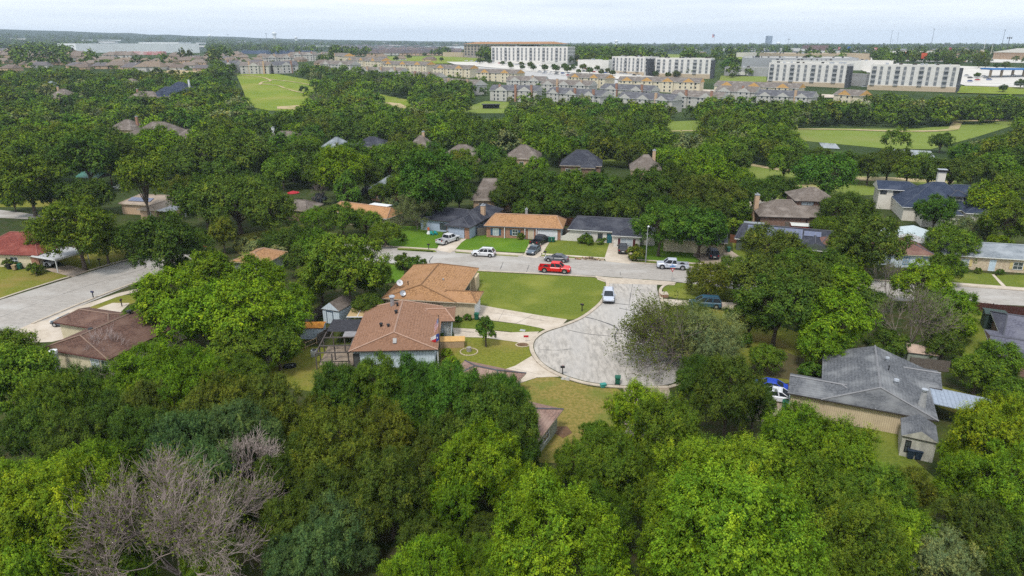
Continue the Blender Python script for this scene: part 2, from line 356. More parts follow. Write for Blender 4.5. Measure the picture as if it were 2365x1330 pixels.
path('kerb', [(1249, 593), (1300, 597), (1395, 602)], .4, .045, KERB, .1)
path('kerb', [(1458, 606), (1520, 611), (1640, 620), (1960, 643), (2215, 661), (2480, 680)], .4, .045, KERB, .1)
# left street
patch('street', [(-260, 905), (0, 784), (345, 641), (480, 595), (420, 585), (275, 607), (0, 693), (-260, 780)], .03, [ROAD, TAR], cracks=[(.07, [(-20, 740), (160, 674), (330, 622)])])
path('kerb', [(-200, 762), (0, 691), (120, 652), (160, 640)], .45, .045, KERB, .1)
path('kerb', [(205, 626), (275, 605), (350, 592)], .45, .045, KERB, .1)
path('kerb', [(75, 748), (160, 712), (240, 680), (345, 641)], .45, .045, KERB, .1)
patch('street', [(-60, 478), (20, 487), (120, 500), (150, 512), (60, 506), (-60, 500)], .03, ROAD)

LV = [
 (LAWN, [(1084, 625), (1230, 634), (1340, 639), (1375, 642), (1394, 650), (1401, 664), (1390, 690), (1369, 711), (1337, 733), (1310, 738), (1250, 729), (1150, 712), (1105, 705), (1086, 690), (1110, 676), (1090, 650)]),
 (LAWN, [(1044, 735), (1095, 738), (1150, 743), (1210, 750), (1250, 756), (1245, 765), (1215, 770), (1150, 763), (1045, 758)]),
 (LAWNY, [(1015, 785), (1070, 778), (1130, 782), (1190, 790), (1222, 796), (1228, 818), (1210, 838), (1150, 858), (1040, 860), (1015, 830)]),
 (LAWNB, [(1150, 912), (1180, 894), (1255, 869), (1300, 876), (1360, 892), (1395, 897), (1436, 905), (1436, 980), (1400, 1060), (1180, 1060), (1140, 980)]),
 (LAWNY, [(590, 850), (700, 800), (800, 820), (810, 850), (760, 900), (690, 900), (620, 880)]),
 (LAWNV, [(900, 520), (1012, 527), (1020, 548), (1005, 574), (900, 566)]),
 (LAWNV, [(1080, 532), (1130, 538), (1230, 557), (1222, 582), (1100, 577), (1050, 573)]),
 (LAWN, [(1276, 548), (1310, 543), (1408, 556), (1400, 594), (1252, 585)]),
 (LAWNV, [(1490, 560), (1600, 568), (1610, 606), (1462, 598)]),
 (LAWN, [(1530, 652), (1700, 662), (1720, 690), (1600, 690), (1548, 686), (1532, 672)]),
 (LAWNY, [(1555, 712), (1700, 722), (1880, 790), (1880, 870), (1760, 880), (1690, 800), (1600, 745)]),
 (LAWNY, [(-200, 620), (0, 616), (90, 626), (166, 634), (120, 651), (0, 690), (-180, 755)]),
 (LAWNY, [(135, 602), (150, 585), (270, 560), (285, 600), (205, 623), (150, 612)]),
 (LAWNY, [(180, 712), (280, 682), (330, 690), (240, 720)]),
 (LAWN, [(76, 742), (160, 706), (245, 675), (247, 680), (160, 718), (84, 750)]),
 (LAWN, [(2150, 600), (2200, 632), (2310, 662), (2230, 656), (2185, 652), (2150, 640)]),
 (LAWN, [(2195, 630), (2290, 632), (2312, 660), (2190, 652)]),
 (LAWN, [(2302, 634), (2480, 640), (2480, 672), (2330, 663)]),
 (LAWN, [(2195, 656), (2330, 667), (2480, 680), (2480, 686), (2200, 662)]),
 (LAWN, [(1900, 985), (2080, 1000), (2110, 1060), (2200, 1150), (2100, 1200), (1950, 1100), (1850, 1000)]),
 (LAWNY, [(2130, 880), (2300, 930), (2240, 960), (2150, 930)]),
 (LAWN, [(2230, 700), (2270, 720), (2310, 830), (2240, 840), (2200, 760)]),
 (LAWNY, [(540, 545), (700, 520), (720, 560), (560, 590)]),
 (LAWNV, [(880, 610), (930, 617), (920, 650), (840, 650)]),
 (LAWN, [(1810, 440), (1960, 440), (1960, 470), (1830, 480)]),
 (LAWN, [(1690, 545), (1730, 540), (1740, 590), (1700, 600)]),
 (LAWNY, [(-60, 454), (140, 458), (150, 476), (-60, 476)]),
]
for k, (m, P) in enumerate(LV):
    patch('lawn', smooth_px(P + [P[0]], 3)[:-1], .012 + .0005 * k, m)
patch('lawn', [(918, 576), (1000, 580), (1002, 583), (918, 578)], .05, LAWNV)
for P in ([(918, 577), (1010, 583), (1000, 576), (918, 573)], [(1050, 580), (1200, 589), (1196, 593), (1052, 584)], [(1250, 588), (1395, 598), (1394, 602), (1252, 592)], [(1462, 600), (1620, 612), (1620, 616), (1462, 604)]):
    patch('verge', P, .05, LAWN)
for P in ([(918, 569), (1018, 575), (1012, 579), (918, 573)], [(1052, 576), (1210, 586), (1206, 590), (1052, 580)], [(1250, 585), (1398, 595), (1397, 598), (1250, 588)], [(1460, 598), (1640, 609), (1640, 612), (1460, 601)], [(2185, 651), (2480, 673), (2480, 679), (2187, 656)]):
    patch('pavement', P, .04, CONC)
DR = [
 (CONC, [(1108, 704), (1150, 712), (1250, 729), (1310, 738), (1298, 751), (1262, 762), (1245, 757), (1210, 750), (1150, 742), (1100, 736)], [(.05, [(1150, 742), (1165, 715)]), (.05, [(1130, 722), (1210, 733), (1260, 742)]), (.05, [(1190, 748), (1230, 728)])]),
 (CONC, [(1045, 757), (1110, 761), (1180, 768), (1245, 766), (1232, 782), (1226, 797), (1190, 790), (1120, 780), (1050, 778)], [(.1, [(1060, 765), (1095, 768)])]),
 (CONC, [(1228, 822), (1240, 838), (1270, 858), (1296, 870), (1240, 872), (1180, 892), (1160, 880), (1140, 862), (1190, 845)], [(.04, [(1180, 850), (1250, 866)])]),
 (CONCD, [(1440, 897), (1545, 897), (1560, 960), (1520, 1030), (1440, 1000)], None),
 (CONC, [(1030, 555), (1080, 550), (1066, 560), (1050, 578), (1040, 584), (1008, 578), (1014, 565)], None),
 (CONC, [(1225, 556), (1270, 558), (1250, 590), (1240, 596), (1206, 592), (1212, 584)], None),
 (CONC, [(1408, 560), (1460, 566), (1460, 602), (1455, 610), (1400, 604), (1396, 597)], None),
 (CONCD, [(1612, 572), (1690, 580), (1720, 600), (1700, 622), (1640, 618), (1600, 590)], None),
 (CONC, [(1528, 690), (1600, 695), (1720, 700), (1790, 718), (1700, 716), (1600, 706), (1548, 707)], None),
 (CONCD, [(105, 622), (160, 612), (205, 626), (168, 640), (120, 628)], None),
 (CONC, [(0, 780), (75, 746), (200, 722), (260, 700), (300, 700), (240, 760), (120, 790), (0, 795), (-60, 800)], None),
 (CONC, [(85, 760), (100, 775), (120, 766), (250, 745), (245, 735), (110, 752)], None),
 (CONC, [(1715, 455), (1790, 455), (1800, 490), (1700, 485), (1690, 470)], None),
 (CONC, [(2290, 634), (2296, 634), (2330, 668), (2320, 668)], None),
 (CONCD, [(1740, 900), (1820, 905), (1810, 950), (1760, 975), (1700, 960)], None),
]
for k, (m, P, cr) in enumerate(DR):
    patch('driveway', P, .037 + .0006 * k, [m, TAR], cracks=cr)
patch('pavement', [(0, 792), (60, 760), (160, 716), (270, 678), (340, 662), (340, 668), (270, 686), (170, 724), (70, 772), (0, 800)], .045, CONC)
patch('flower_bed', [(1195, 792), (1218, 793), (1219, 800), (1196, 799)], .06, SOIL)
patch('bare_soil', [(1287, 985), (1310, 985), (1322, 1000), (1300, 1012), (1280, 1000)], .03, SOIL)
patch('bare_soil', [(1720, 860), (1780, 800), (1860, 830), (1840, 880)], .03, mat('leafy_soil', (.10, .075, .035), (.07, .07, .025), sc=1, rough=1))

# meadow by the creek and far open ground
patch('meadow', [(545, 171), (640, 171), (700, 182), (800, 205), (860, 214), (948, 232), (950, 250), (900, 260), (820, 258), (700, 256), (620, 256), (575, 246), (560, 205)], .2, MEADOW)
patch('meadow', [(1060, 262), (1085, 245), (1120, 234), (1175, 236), (1180, 262)], .15, MEADR)
patch('fairway', [(1820, 300), (1900, 296), (2100, 298), (2330, 288), (2365, 300), (2250, 318), (2150, 345), (2050, 344), (1860, 326)], .1, MEADR)
patch('fairway', [(1520, 282), (1620, 278), (1630, 306), (1540, 306)], .1, MEADR)
patch('fairway', [(1690, 372), (1830, 396), (1960, 405), (2210, 418), (2260, 440), (2130, 448), (1960, 452), (1850, 462), (1780, 470), (1700, 440)], .03, MEADR)
patch('fairway', [(1300, 360), (1480, 356), (1500, 385), (1320, 382)], .03, MEADR)
patch('sandy_ground', [(945, 250), (925, 240), (890, 236), (885, 246), (900, 252)], .35, SAND)
patch('sandy_ground', [(640, 247), (700, 243), (760, 246), (770, 254), (700, 254), (640, 252)], .35, SAND)
patch('sandy_ground', [(1960, 408), (2040, 409), (2130, 414), (2205, 420), (2200, 424), (2080, 420), (1970, 417)], .1, SAND)
patch('sandy_ground', [(1830, 426), (1880, 425), (1900, 435), (1840, 440)], .1, SAND)
path('footpath', [(540, 173), (600, 178), (625, 187), (606, 190), (600, 196)], 2.2, .4, SAND)
path('footpath', [(600, 194), (640, 198), (660, 205), (690, 213), (730, 217)], 2.2, .4, SAND)
path('footpath', [(625, 184), (680, 190), (730, 200), (770, 212)], 2.2, .4, SAND)
path('footpath', [(1830, 299), (1950, 300), (2080, 304), (2180, 302), (2230, 294), (2320, 286)], 4.5, .3, SAND)
path('footpath', [(1535, 305), (1570, 303), (1630, 303)], 3, .3, SAND)
path('footpath', [(1700, 375), (1760, 385), (1830, 396)], 4, .1, SAND)
patch('creek', [(1890, 330), (1930, 333), (1940, 345), (1900, 343)], .25, WATER)
patch('creek', [(2060, 345), (2150, 350), (2160, 366), (2070, 358)], .25, WATER)
# far: roads, car parks, fields
patch('field', [(855, 131), (1020, 130), (1130, 136), (1090, 147), (955, 148), (905, 146), (850, 140)], .5, MEADOW)
patch('highway', [(930, 149), (1060, 152), (1230, 166), (1430, 186), (1560, 196), (1540, 206), (1400, 196), (1180, 176), (940, 153)], .6, HWY)
patch('car_park', [(1030, 144), (1160, 144), (1330, 154), (1440, 170), (1560, 184), (1540, 194), (1400, 182), (1200, 164), (1050, 150)], .8, LOT)
patch('car_park', [(1960, 150), (2110, 150), (2365, 158), (2600, 165), (2600, 204), (2365, 203), (2230, 199), (2150, 175), (2000, 168)], .5, LOT)
patch('car_park', [(1980, 128), (2365, 136), (2600, 140), (2600, 147), (2365, 146), (1960, 140)], .5, LOT)
patch('embankment', [(2100, 130), (2240, 132), (2230, 144), (2090, 138)], .9, mat('orange_clay', (.42, .25, .14), rough=1))
patch('field', [(2220, 200), (2365, 204), (2600, 207), (2600, 222), (2365, 220), (2210, 216)], .6, MEADOW)
patch('field', [(1485, 125), (1575, 127), (1580, 144), (1490, 143), (1470, 136)], 1, MEADR)
patch('field', [(1665, 176), (1770, 178), (1770, 192), (1660, 190)], .6, MEADR)
patch('field', [(1660, 130), (1720, 131), (1720, 138), (1660, 138)], 1, MEADOW)
patch('highway', [(1560, 206), (1760, 212), (1960, 222), (1960, 228), (1700, 222), (1560, 214)], .6, CONC)
patch('sandy_ground', [(0, 153), (110, 117), (180, 118), (180, 121), (60, 124), (0, 124)], -3, SAND)
patch('lane', [(345, 170), (400, 162), (450, 165), (480, 172), (380, 178)], .5, SAND)

# ---------------------------------------------------------------- houses
LM = []      # landmarks for labels: (phrase, x, y)
CLEAR = []   # (px rect, distance) kept free of procedurally placed trees
FOOT = []    # building footprints (x, y, radius)
def roofblk(b, x0, x1, y0, y1, axis, ia, ib, p, eh, cap=True, t=.16):
    """roof solid: 0 shingle, 1 fascia/soffit, 2 gable wall, 3 ridge cap; returns ridge height"""
    if axis == 'x': h = (y1 - y0) / 2; r0, r1 = (x0 + ia, (y0 + y1) / 2), (x1 - ib, (y0 + y1) / 2)
    else: h = (x1 - x0) / 2; r0, r1 = ((x0 + x1) / 2, y0 + ia), ((x0 + x1) / 2, y1 - ib)
    zr = eh + p * h; e = [(x0, y0), (x1, y0), (x1, y1), (x0, y1)]
    vs = [(*q, eh - t) for q in e] + [(*q, eh) for q in e] + [(*r0, zr), (*r1, zr)]
    b.add(vs, [(0, 3, 2, 1)] + [(i, (i + 1) % 4, 4 + (i + 1) % 4, 4 + i) for i in range(4)], 1)
    if axis == 'x':
        b.add(vs, [(4, 5, 9, 8), (6, 7, 8, 9)], 0); b.add(vs, [(7, 4, 8)], 0 if ia > .01 else 2); b.add(vs, [(5, 6, 9)], 0 if ib > .01 else 2)
        hips = [(4, 8), (7, 8), (5, 9), (6, 9)]
    else:
        b.add(vs, [(5, 6, 9, 8), (7, 4, 8, 9)], 0); b.add(vs, [(4, 5, 8)], 0 if ia > .01 else 2); b.add(vs, [(6, 7, 9)], 0 if ib > .01 else 2)
        hips = [(4, 8), (5, 8), (6, 9), (7, 9)]
    if cap:
        up = Vector((0, 0, .03)); b.tube(Vector(vs[8]) + up, Vector(vs[9]) + up, .11, n=4, mi=3)
        for k, (i, j) in enumerate(hips):
            if (ia if k < 2 else ib) > .01: b.tube(Vector(vs[i]), Vector(vs[j]) + up, .1, n=4, mi=3)
    return zr
def opening(par, kind, x, y, z, w, h, d='F', fm=None, gm=None, shut=None, bars=1):
    """window or door on a wall: d is the way it faces (F = -y, R = +x, L = -x, B = +y)"""
    M = Matrix.Translation((x, y, z)) @ Matrix.Rotation({'F': 0, 'R': math.pi / 2, 'L': -math.pi / 2, 'B': math.pi}[d], 4, 'Z')
    fm = fm or TRIMW; gm = gm or GLASS; b = MB(); k = .07
    for a in ((-w / 2 - k, w / 2 + k, -h / 2 - k, -h / 2), (-w / 2 - k, w / 2 + k, h / 2, h / 2 + k), (-w / 2 - k, -w / 2, -h / 2, h / 2), (w / 2, w / 2 + k, -h / 2, h / 2)): b.box(a[0], a[1], -.09, .02, a[2], a[3], 0, M)
    if bars and kind == 'window': b.box(-w / 2, w / 2, -.06, -.035, -.03, .03, 0, M); b.box(-.025, .025, -.058, -.034, -h / 2, h / 2, 0, M)
    f = b.build(kind, [fm], par)
    b = MB()
    if kind == 'garage_door':
        for i in range(4): b.box(-w / 2, w / 2, -.05, .0, -h / 2 + i * h / 4 + .03, -h / 2 + (i + 1) * h / 4 - .01, 0, M)
        b.box(-w / 2, w / 2, -.03, .0, -h / 2, h / 2, 0, M)
    else: b.box(-w / 2, w / 2, -.03, .0, -h / 2, h / 2, 0, M)
    b.build({'window': 'pane', 'garage_door': 'door_panel', 'door': 'door_panel'}[kind], [gm], f)
    if shut:
        for s in (-1, 1):
            b = MB(); b.box(s * (w / 2 + .34) - .25, s * (w / 2 + .34) + .25, -.07, 0, -h / 2, h / 2, 0, M); b.build('shutter', [shut], par)
def chimney(par, x, y, w, d, z0, z1, m, pot=True, name='chimney'):
    b = MB(); b.box(x - w / 2, x + w / 2, y - d / 2, y + d / 2, z0, z1, 0); b.box(x - w / 2 - .08, x + w / 2 + .08, y - d / 2 - .08, y + d / 2 + .08, z1 - .002, z1 + .14, 1)
    if pot: b.box(x - w / 5, x + w / 5, y - d / 5, y + d / 5, z1 + .14, z1 + .45, 1)
    return b.build(name, [m, METAL], par)
def vent(par, x, y, z, r=.16, h=.6, m=None):
    b = MB(); b.tube((x, y, z - .35), (x, y, z + h), r, n=8); b.tube((x, y, z + h), (x, y, z + h + .16), r * 1.6, r * 1.3, n=8); return b.build('roof_vent', [m or DMETAL], par)
def house(label, cat, O, ang, blocks, rm, wm, cap=None, trim=None, oh=.5, gable=None, name='house', lm=None, clear=None, group=None, ridgecap=True):
    """blocks: (x0, x1, y0, y1, axis, inset a, inset b, pitch, eave height) in the local frame of the front eave"""
    t = thing(name, label, cat, O[0], O[1], ang, group=group)
    r = MB(); w = MB()
    for k, (x0, x1, y0, y1, ax, ia, ib, p, eh) in enumerate(blocks):
        roofblk(r, x0, x1, y0, y1, ax, ia, ib, p, eh + .012 * k, ridgecap)
        w.box(x0 + oh, x1 - oh, y0 + oh, y1 - oh, -.6, eh - .14 + .012 * k, 0)
    t['_r'] = 0; del t['_r']
    w.build('wall', [wm], t); r.build('roof', [rm, trim or TRIM, gable or wm, cap or rm], t)
    xs = [v for b_ in blocks for v in b_[:2]]; ys = [v for b_ in blocks for v in b_[2:4]]
    c, s_ = math.cos(math.radians(ang)), math.sin(math.radians(ang)); mx_, my_ = (min(xs) + max(xs)) / 2, (min(ys) + max(ys)) / 2
    X, Y = O[0] + mx_ * c - my_ * s_, O[1] + mx_ * s_ + my_ * c
    FOOT.append((X, Y, max(max(xs) - min(xs), max(ys) - min(ys)) / 2 * .9))
    if lm: LM.append((lm, X, Y))
    if clear: CLEAR.append((clear, math.hypot(*O)))
    return t

# reddish-brown roof house with white end wall, in the court
h = house('house with reddish brown roof, white end wall and flagpole at its corner', 'house', (-21.1, 80.2), 3,
          [(0, 11.5, 0, 15.5, 'y', 1.6, 2.2, .33, 2.7), (6.5, 13.4, 9.6, 15.2, 'x', 3, 1.4, .30, 2.7)], R_BROWN, WSIDE, mat('ridge_light', (.42, .27, .2), rough=.9), TRIMD, lm='the flagpole house')
b = MB(); b.box(10.9, 12.85, 10.1, 14.7, -.1, 2.5, 0); b.build('wing_wall', [BEIGE], h)
vent(h, 4.3, 12.6, 4.2, .3, 1.3, METAL); vent(h, 5.15, 11.6, 4.4, .13, .35); vent(h, 5.3, 8.6, 4.4, .17, .4); vent(h, 3.6, 5.3, 3.9, .17, .35); vent(h, 4.7, 4.3, 4.2, .15, .3)
b = MB(); M = Matrix.Translation((5.9, .78, 3.72)) @ Matrix.Rotation(math.radians(50), 4, 'X'); b.box(-.24, .24, -.34, .34, 0, .1, 0, M); b.build('gable_vent', [mat('dull_vent', (.38, .37, .36))], h)
opening(h, 'door', .85, .5, 1.1, .7, 2.0, 'F', TRIMD, mat('door_shade', (.08, .08, .08))); opening(h, 'window', .5, 4, 1.5, 1.2, 1.1, 'L')
b = MB(); b.tube((11.45, .2, 0), (11.45, .2, 2.5), .07, n=6); b.build('downpipe', [WHITE], h)

# big orange-brown roofed house behind it
h = house('large orange-brown roofed beige house with attached garage beside the corner lawn', 'house', (-20.4, 99.9), -9,
          [(0, 12, 0, 17.2, 'y', 1.6, 4.5, .33, 2.7), (7, 15.2, .05, 5.4, 'x', 3, 1.5, .33, 2.7)], R_ORANGE, BEIGE, mat('ridge_brown', (.22, .12, .06), rough=.9), TRIM, lm='the corner lawn house')
opening(h, 'window', 8.6, .55, 1.6, 1.0, 1.15, 'F', TRIMD, GLASSL); opening(h, 'garage_door', 14.7, 2.6, 1.15, 3.9, 2.1, 'R', TRIMW, WHITE); opening(h, 'window', 11.5, 10, 1.5, 2.4, 1.3, 'R', TRIMD)
b = MB(); b.box(11.5, 12.4, 13, 15.5, 0, 2.4, 0); b.build('bay_wall', [BEIGE], h)
vent(h, 3.2, 3.8, 3.7, .07, .5); vent(h, 8.3, 6.5, 3.9, .1, .15, METAL)

# dark brown roof house lower left
h = house('long dark brown roofed house beside the left street, bare tree in front', 'house', (-61.4, 81.2), -18,
          [(0, 11.2, 0, 18.5, 'y', 1.4, 3, .36, 2.7), (-6.6, 3.5, 7.2, 13.2, 'x', 1.6, 3, .34, 2.7)], R_DKBR, CREAM, mat('ridge_brown2', (.24, .16, .12), rough=.9), mat('maroon_trim', (.13, .045, .04), rough=.8), lm='the dark brown house')
opening(h, 'window', 8.3, .5, 1.5, 1.3, 1.2, 'F', WHITE, GLASSL, bars=1); opening(h, 'window', 9.9, .5, 1.5, 1.0, 1.2, 'F', WHITE, GLASS)
b = MB(); b.tube((3.4, -1.0, 0), (3.4, -1.0, 2.9), .42, n=12); b.tube((3.4, -1.0, 2.9), (3.4, -1.0, 3.35), .48, n=12, mi=1); b.build('flue', [METAL, WHITE], h)
vent(h, 5.5, 9.3, 4.7, .25, .35); vent(h, 5.3, 3.2, 4.5, .22, .3); opening(h, 'garage_door', -6.1, 10, 1.15, 4, 2.1, 'L', TRIMW, WHITE)
# small roof beside it under the trees
h = house('small grey shingled outbuilding under trees left of the bare tree', 'shed', (-53.5, 71.5), -12, [(0, 4.5, 0, 4.5, 'y', 1, 1, .4, 2.3)], R_WEATH, GRWALL, CAPD, lm=None, name='outbuilding')

# grey worn roof house lower right
h = house('grey worn shingle roofed house with long beige siding wall', 'house', (31.3, 69.0), -24,
          [(3.5, 14.9, 0, 13.6, 'y', 1.5, 0, .345, 2.7), (0, 9, .05, 5.5, 'x', 0, 3.5, .345, 2.7), (9.4, 16.2, 8.2, 13.5, 'x', 3, 0, .30, 2.7)], R_GREY, BEIGE, CAPG, TRIMD, oh=.4, lm='the worn grey house')
b = MB(); b.tube((13.4, 1.9, 2.7), (13.4, 1.9, 5.0), .45, .26, n=10); b.tube((13.4, 1.9, 5.0), (13.4, 1.9, 5.2), .34, .34, n=10, mi=1); b.build('chimney', [mat('old_flue', (.4, .4, .39), (.25, .25, .25), sc=3), METAL], h)
vent(h, 10.4, 10.2, 4.4, .18, .25, METAL); vent(h, 11.0, 4.6, 4.2, .22, .25, METAL); vent(h, 10.4, 7.6, 4.5, .06, .2)
opening(h, 'garage_door', .4, 2.8, 1.15, 3.6, 2.1, 'L', TRIMW, WHITE)
b = MB(); M = Matrix.Translation((14.9, 4.2, 2.55)) @ Matrix.Rotation(math.radians(3), 4, 'Y'); b.box(0, 6.2, 0, 4.5, 0, .08, 0, M)
for i in range(14): b.box(.1 + i * .44, .16 + i * .44, .02, 4.48, .08, .12, 0, M)
for x, y in ((5.9, .2), (5.9, 4.3)): b.tube((14.9 + x, 4.2 + y, 0), (14.9 + x, 4.2 + y, 2.2), .06, n=6)
b.build('patio_roof', [mat('ribbed_metal_sheet', (.34, .39, .46), (.27, .31, .37), rough=.6, metal=.3)], h)
opening(h, 'window', .4 + 14.1, 4, 1.4, 1.6, 1.3, 'R')

# weathered brown roofed house mostly under the lower trees
h = house('pale house with weathered brown roof, mostly hidden under lower trees', 'house', (-9.2, 67.2), -25,
          [(-1.5, 6.9, 4.2, 11.0, 'x', 3.3, 2.2, .42, 2.6), (3.5, 14.1, -3, 4.8, 'x', 3, 3.2, .34, 2.6), (.5, 6.5, -3, 7, 'y', 2.5, 3, .36, 2.6)], shingle('shingle_faded_brown', (.30, .19, .15), (.19, .125, .105), (.33, .23, .19)), GRWALL, CAPD, TRIM, lm='the hidden lower house')
opening(h, 'window', 13.6, 1, 1.4, 1.4, 1.3, 'R')

# street row, left to right
h = house('cream house with tan-orange roof left of the twiggy street tree', 'house', (-44.5, 159.5), -27, [(0, 18, 0, 7.8, 'x', 1.6, 1.6, .42, 2.7)], R_TAN, CREAM, CAPC, TRIMW, lm='the cream row house', clear=(785, 465, 920, 520))
opening(h, 'garage_door', 14, .5, 1.1, 4, 2, 'F', TRIMW, CREAM)
b = MB(); b.box(6, 11.5, 8.5, 11, 2.9, 3.1, 0); b.box(6.2, 11.3, 8.7, 10.8, -.1, 2.9, 1); b.build('rear_porch', [WHITE, CREAM], h)
h = house('charcoal roofed house with pale blue garage and tan chimney', 'house', (-14.9, 145.6), -22,
          [(0, 6.3, 0, 10, 'y', 3.0, 2, .40, 2.7), (-8.5, 6.3, 3.3, 12.5, 'x', 1.5, 4.4, .42, 2.7), (-1, 6.3, 6, 19, 'y', 3, 3, .46, 2.7)], R_SLATE, LBLUE, CAPD, TRIMD, lm='the blue garage house', clear=(1010, 475, 1130, 550))
opening(h, 'garage_door', 2.7, .5, 1.1, 3.9, 2.05, 'F', TRIMD, mat('grey_blue_door', (.40, .46, .56), rough=.6)); chimney(h, 4.9, 10, .9, .9, 2.5, 5.4, BRICKT)
b = MB(); b.box(4.75, 5.84, .44, .6, -.1, 2.5, 0); b.build('brick_pier', [BRICK], h); b = MB(); b.box(.42, .5, .44, .6, -.1, 2.5, 0); b.build('brick_pier', [BRICK], h); opening(h, 'window', -2.2, 3.8, 1.3, 1.6, 1.3, 'F', TRIMD); opening(h, 'window', 5.8, 14, 1.5, 1.2, 1.1, 'R')
h = house('red brick house with orange-brown roof and blue shutters', 'house', (-6.2, 145.2), -9.5,
          [(0, 17.4, 0, 8.6, 'x', 1.8, 1.8, .42, 2.7)], R_ORANGE, BRICK, CAPC, mat('blue_grey_trim', (.12, .17, .22), rough=.7), lm='the orange roof house', clear=(1118, 488, 1300, 555))
BLUE = mat('blue_shutter', (.045, .10, .17), rough=.6)
opening(h, 'window', 2.6, .5, 1.3, 1.15, 1.5, 'F', TRIMW, GLASSL, BLUE); opening(h, 'window', 6.9, .5, 1.3, 1.15, 1.2, 'F', TRIMW, GLASS, BLUE); opening(h, 'door', 10.4, .5, 1.05, 1.0, 2.1, 'F', WHITE, TRIM)
opening(h, 'garage_door', 14.0, .5, 1.1, 4.2, 2.1, 'F', WHITE, WHITE)
b = MB(); b.box(16.88, 16.95, .5, 8, -.1, 2.5, 0); b.build('side_siding', [WSIDE], h)
for x in (4.6, 9.1, 11.6): b = MB(); b.box(x - .07, x + .07, .12, .26, -.1, 2.55, 0); b.build('porch_post', [WHITE], h)
chimney(h, 8.6, 5.9, .5, .5, 4, 5.3, METAL, name='flue')
h = house('white stone house with long charcoal roof behind round bushes', 'house', (11.9, 142.2), -12.5,
          [(0, 19, 0, 9, 'x', 1.6, 2, .42, 2.7), (9.6, 16, -3.1, 6, 'y', 3, 3, .36, 2.7)], R_SLATE, STONEW, CAPD, TRIMW, lm='the white stone house', clear=(1310, 495, 1455, 560))
opening(h, 'window', 12.8, -2.6, 1.25, 2.4, 1.6, 'F', TRIMW, GLASSL, mat('maroon_shutter', (.09, .02, .025), rough=.6)); opening(h, 'door', 9.0, .5, 1.05, 1.0, 2.1, 'F', TRIMD, mat('teal_door', (.02, .12, .16), rough=.5)); opening(h, 'window', 4.2, .5, 1.3, 1.6, 1.3, 'F', TRIMW, GLASSL); opening(h, 'window', 7, .5, 1.3, .9, 1.4, 'F', TRIMD)
b = MB(); b.add([(-1.6, .5, 0), (.5, .5, 0), (.5, .5, 2.2), (-.6, .5, 1.2), (-1.6, .5, .9), (-1.6, .8, 0), (.5, .8, 0), (.5, .8, 2.2), (-.6, .8, 1.2), (-1.6, .8, .9)], [(0, 1, 2, 3, 4), (9, 8, 7, 6, 5), (2, 7, 8, 3), (3, 8, 9, 4), (4, 9, 5, 0)]); b.build('wing_wall', [STONEW], h)
h = house('cream garage with charcoal roof behind the twin street trees', 'house', (30.5, 134.5), -14, [(0, 13, 0, 8, 'x', 2, 0, .4, 2.7)], R_SLATE, CREAM, CAPD, TRIMW, clear=(1620, 545, 1692, 590))
opening(h, 'garage_door', 11, .5, 1.1, 2.6, 2.1, 'F', TRIMD, CREAM)
h = house('charcoal roofed house covered with solar panels', 'house', (45.6, 135.2), -22, [(0, 18.5, 0, 11, 'x', 1.2, 0, .36, 2.6), (11.5, 18.8, -3.2, 6, 'y', 0, 3, .36, 2.6)], R_SLATE, mat('green_siding', (.10, .12, .10), rough=.8), CAPD, TRIMW, lm='the solar panel house', clear=(1715, 505, 1930, 590))
opening(h, 'garage_door', 15.2, -2.7, 1.1, 3.6, 2, 'F', TRIMD, mat('brown_door', (.14, .07, .05), rough=.7))
b = MB(); b.box(18.1, 18.35, -2.75, -2.6, 0, 2.5, 0); b.build('brick_pier', [BRICKT], h)
SOLAR = mat('solar_glass', (.10, .115, .19), (.075, .09, .15), sc=.6, rough=.15, spec=.9)
def panels(h, x0, y0, nx, ny, eh, ey, p, w=1.0, l=1.7):
    for i in range(nx):
        for j in range(ny):
            b = MB(); a = math.atan(p); M = Matrix.Translation((x0 + i * (w + .06), y0 + j * (l + .06) * math.cos(a), eh + (y0 - ey + j * (l + .06) * math.cos(a)) * p + .14)) @ Matrix.Rotation(a, 4, 'X')
            b.box(0, w, 0, l, 0, .04, 0, M); b.box(-.02, w + .02, -.02, l + .02, -.02, -.001, 1, M); b.build('solar_panel', [SOLAR, METAL], h)
panels(h, 2.2, 1.6, 10, 2, 2.6, 0, .36); panels(h, 13.1, 2.9, 3, 1, 2.6, 0, .36)
h = house('cream brick ranch with pale grey roof on the right edge', 'house', (81.6, 123.3), -14, [(0, 24, 0, 8.5, 'x', 2.6, 0, .40, 2.7)], R_LTGR, BRICKC, mat('ridge_pale', (.3, .33, .35)), TRIMW, lm='the cream brick ranch', clear=(2190, 565, 2365, 630))
YSH = mat('yellow_shutter', (.62, .5, .22), rough=.7)
opening(h, 'window', 3.8, .5, 1.3, 1.3, 1.4, 'F', TRIMW, GLASSL, YSH); opening(h, 'door', 8.4, .5, 1.1, 1.0, 2.1, 'F', WHITE, mat('pale_blue_door', (.55, .66, .74), rough=.5)); opening(h, 'window', 12.6, .5, 1.3, 1.5, 1.3, 'F', TRIMW, GLASS, YSH); opening(h, 'window', 18, .5, 1.3, 1.5, 1.3, 'F', TRIMW, GLASS, YSH)
h = house('white fronted house with red-brown roof behind the tree belt', 'house', (71.6, 123.8), -9, [(0, 8.3, 0, 9, 'y', 3, 3, .42, 2.7), (-13, 3, 1.2, 9.5, 'x', 3, 2, .38, 2.7)], shingle('shingle_red_brown', (.2, .105, .085), (.13, .07, .06), (.22, .13, .1)), WSIDE, CAPD, TRIM, lm='the white fronted house', clear=(2040, 545, 2160, 610))
BL2 = mat('blue_trim', (.12, .32, .5), rough=.6)
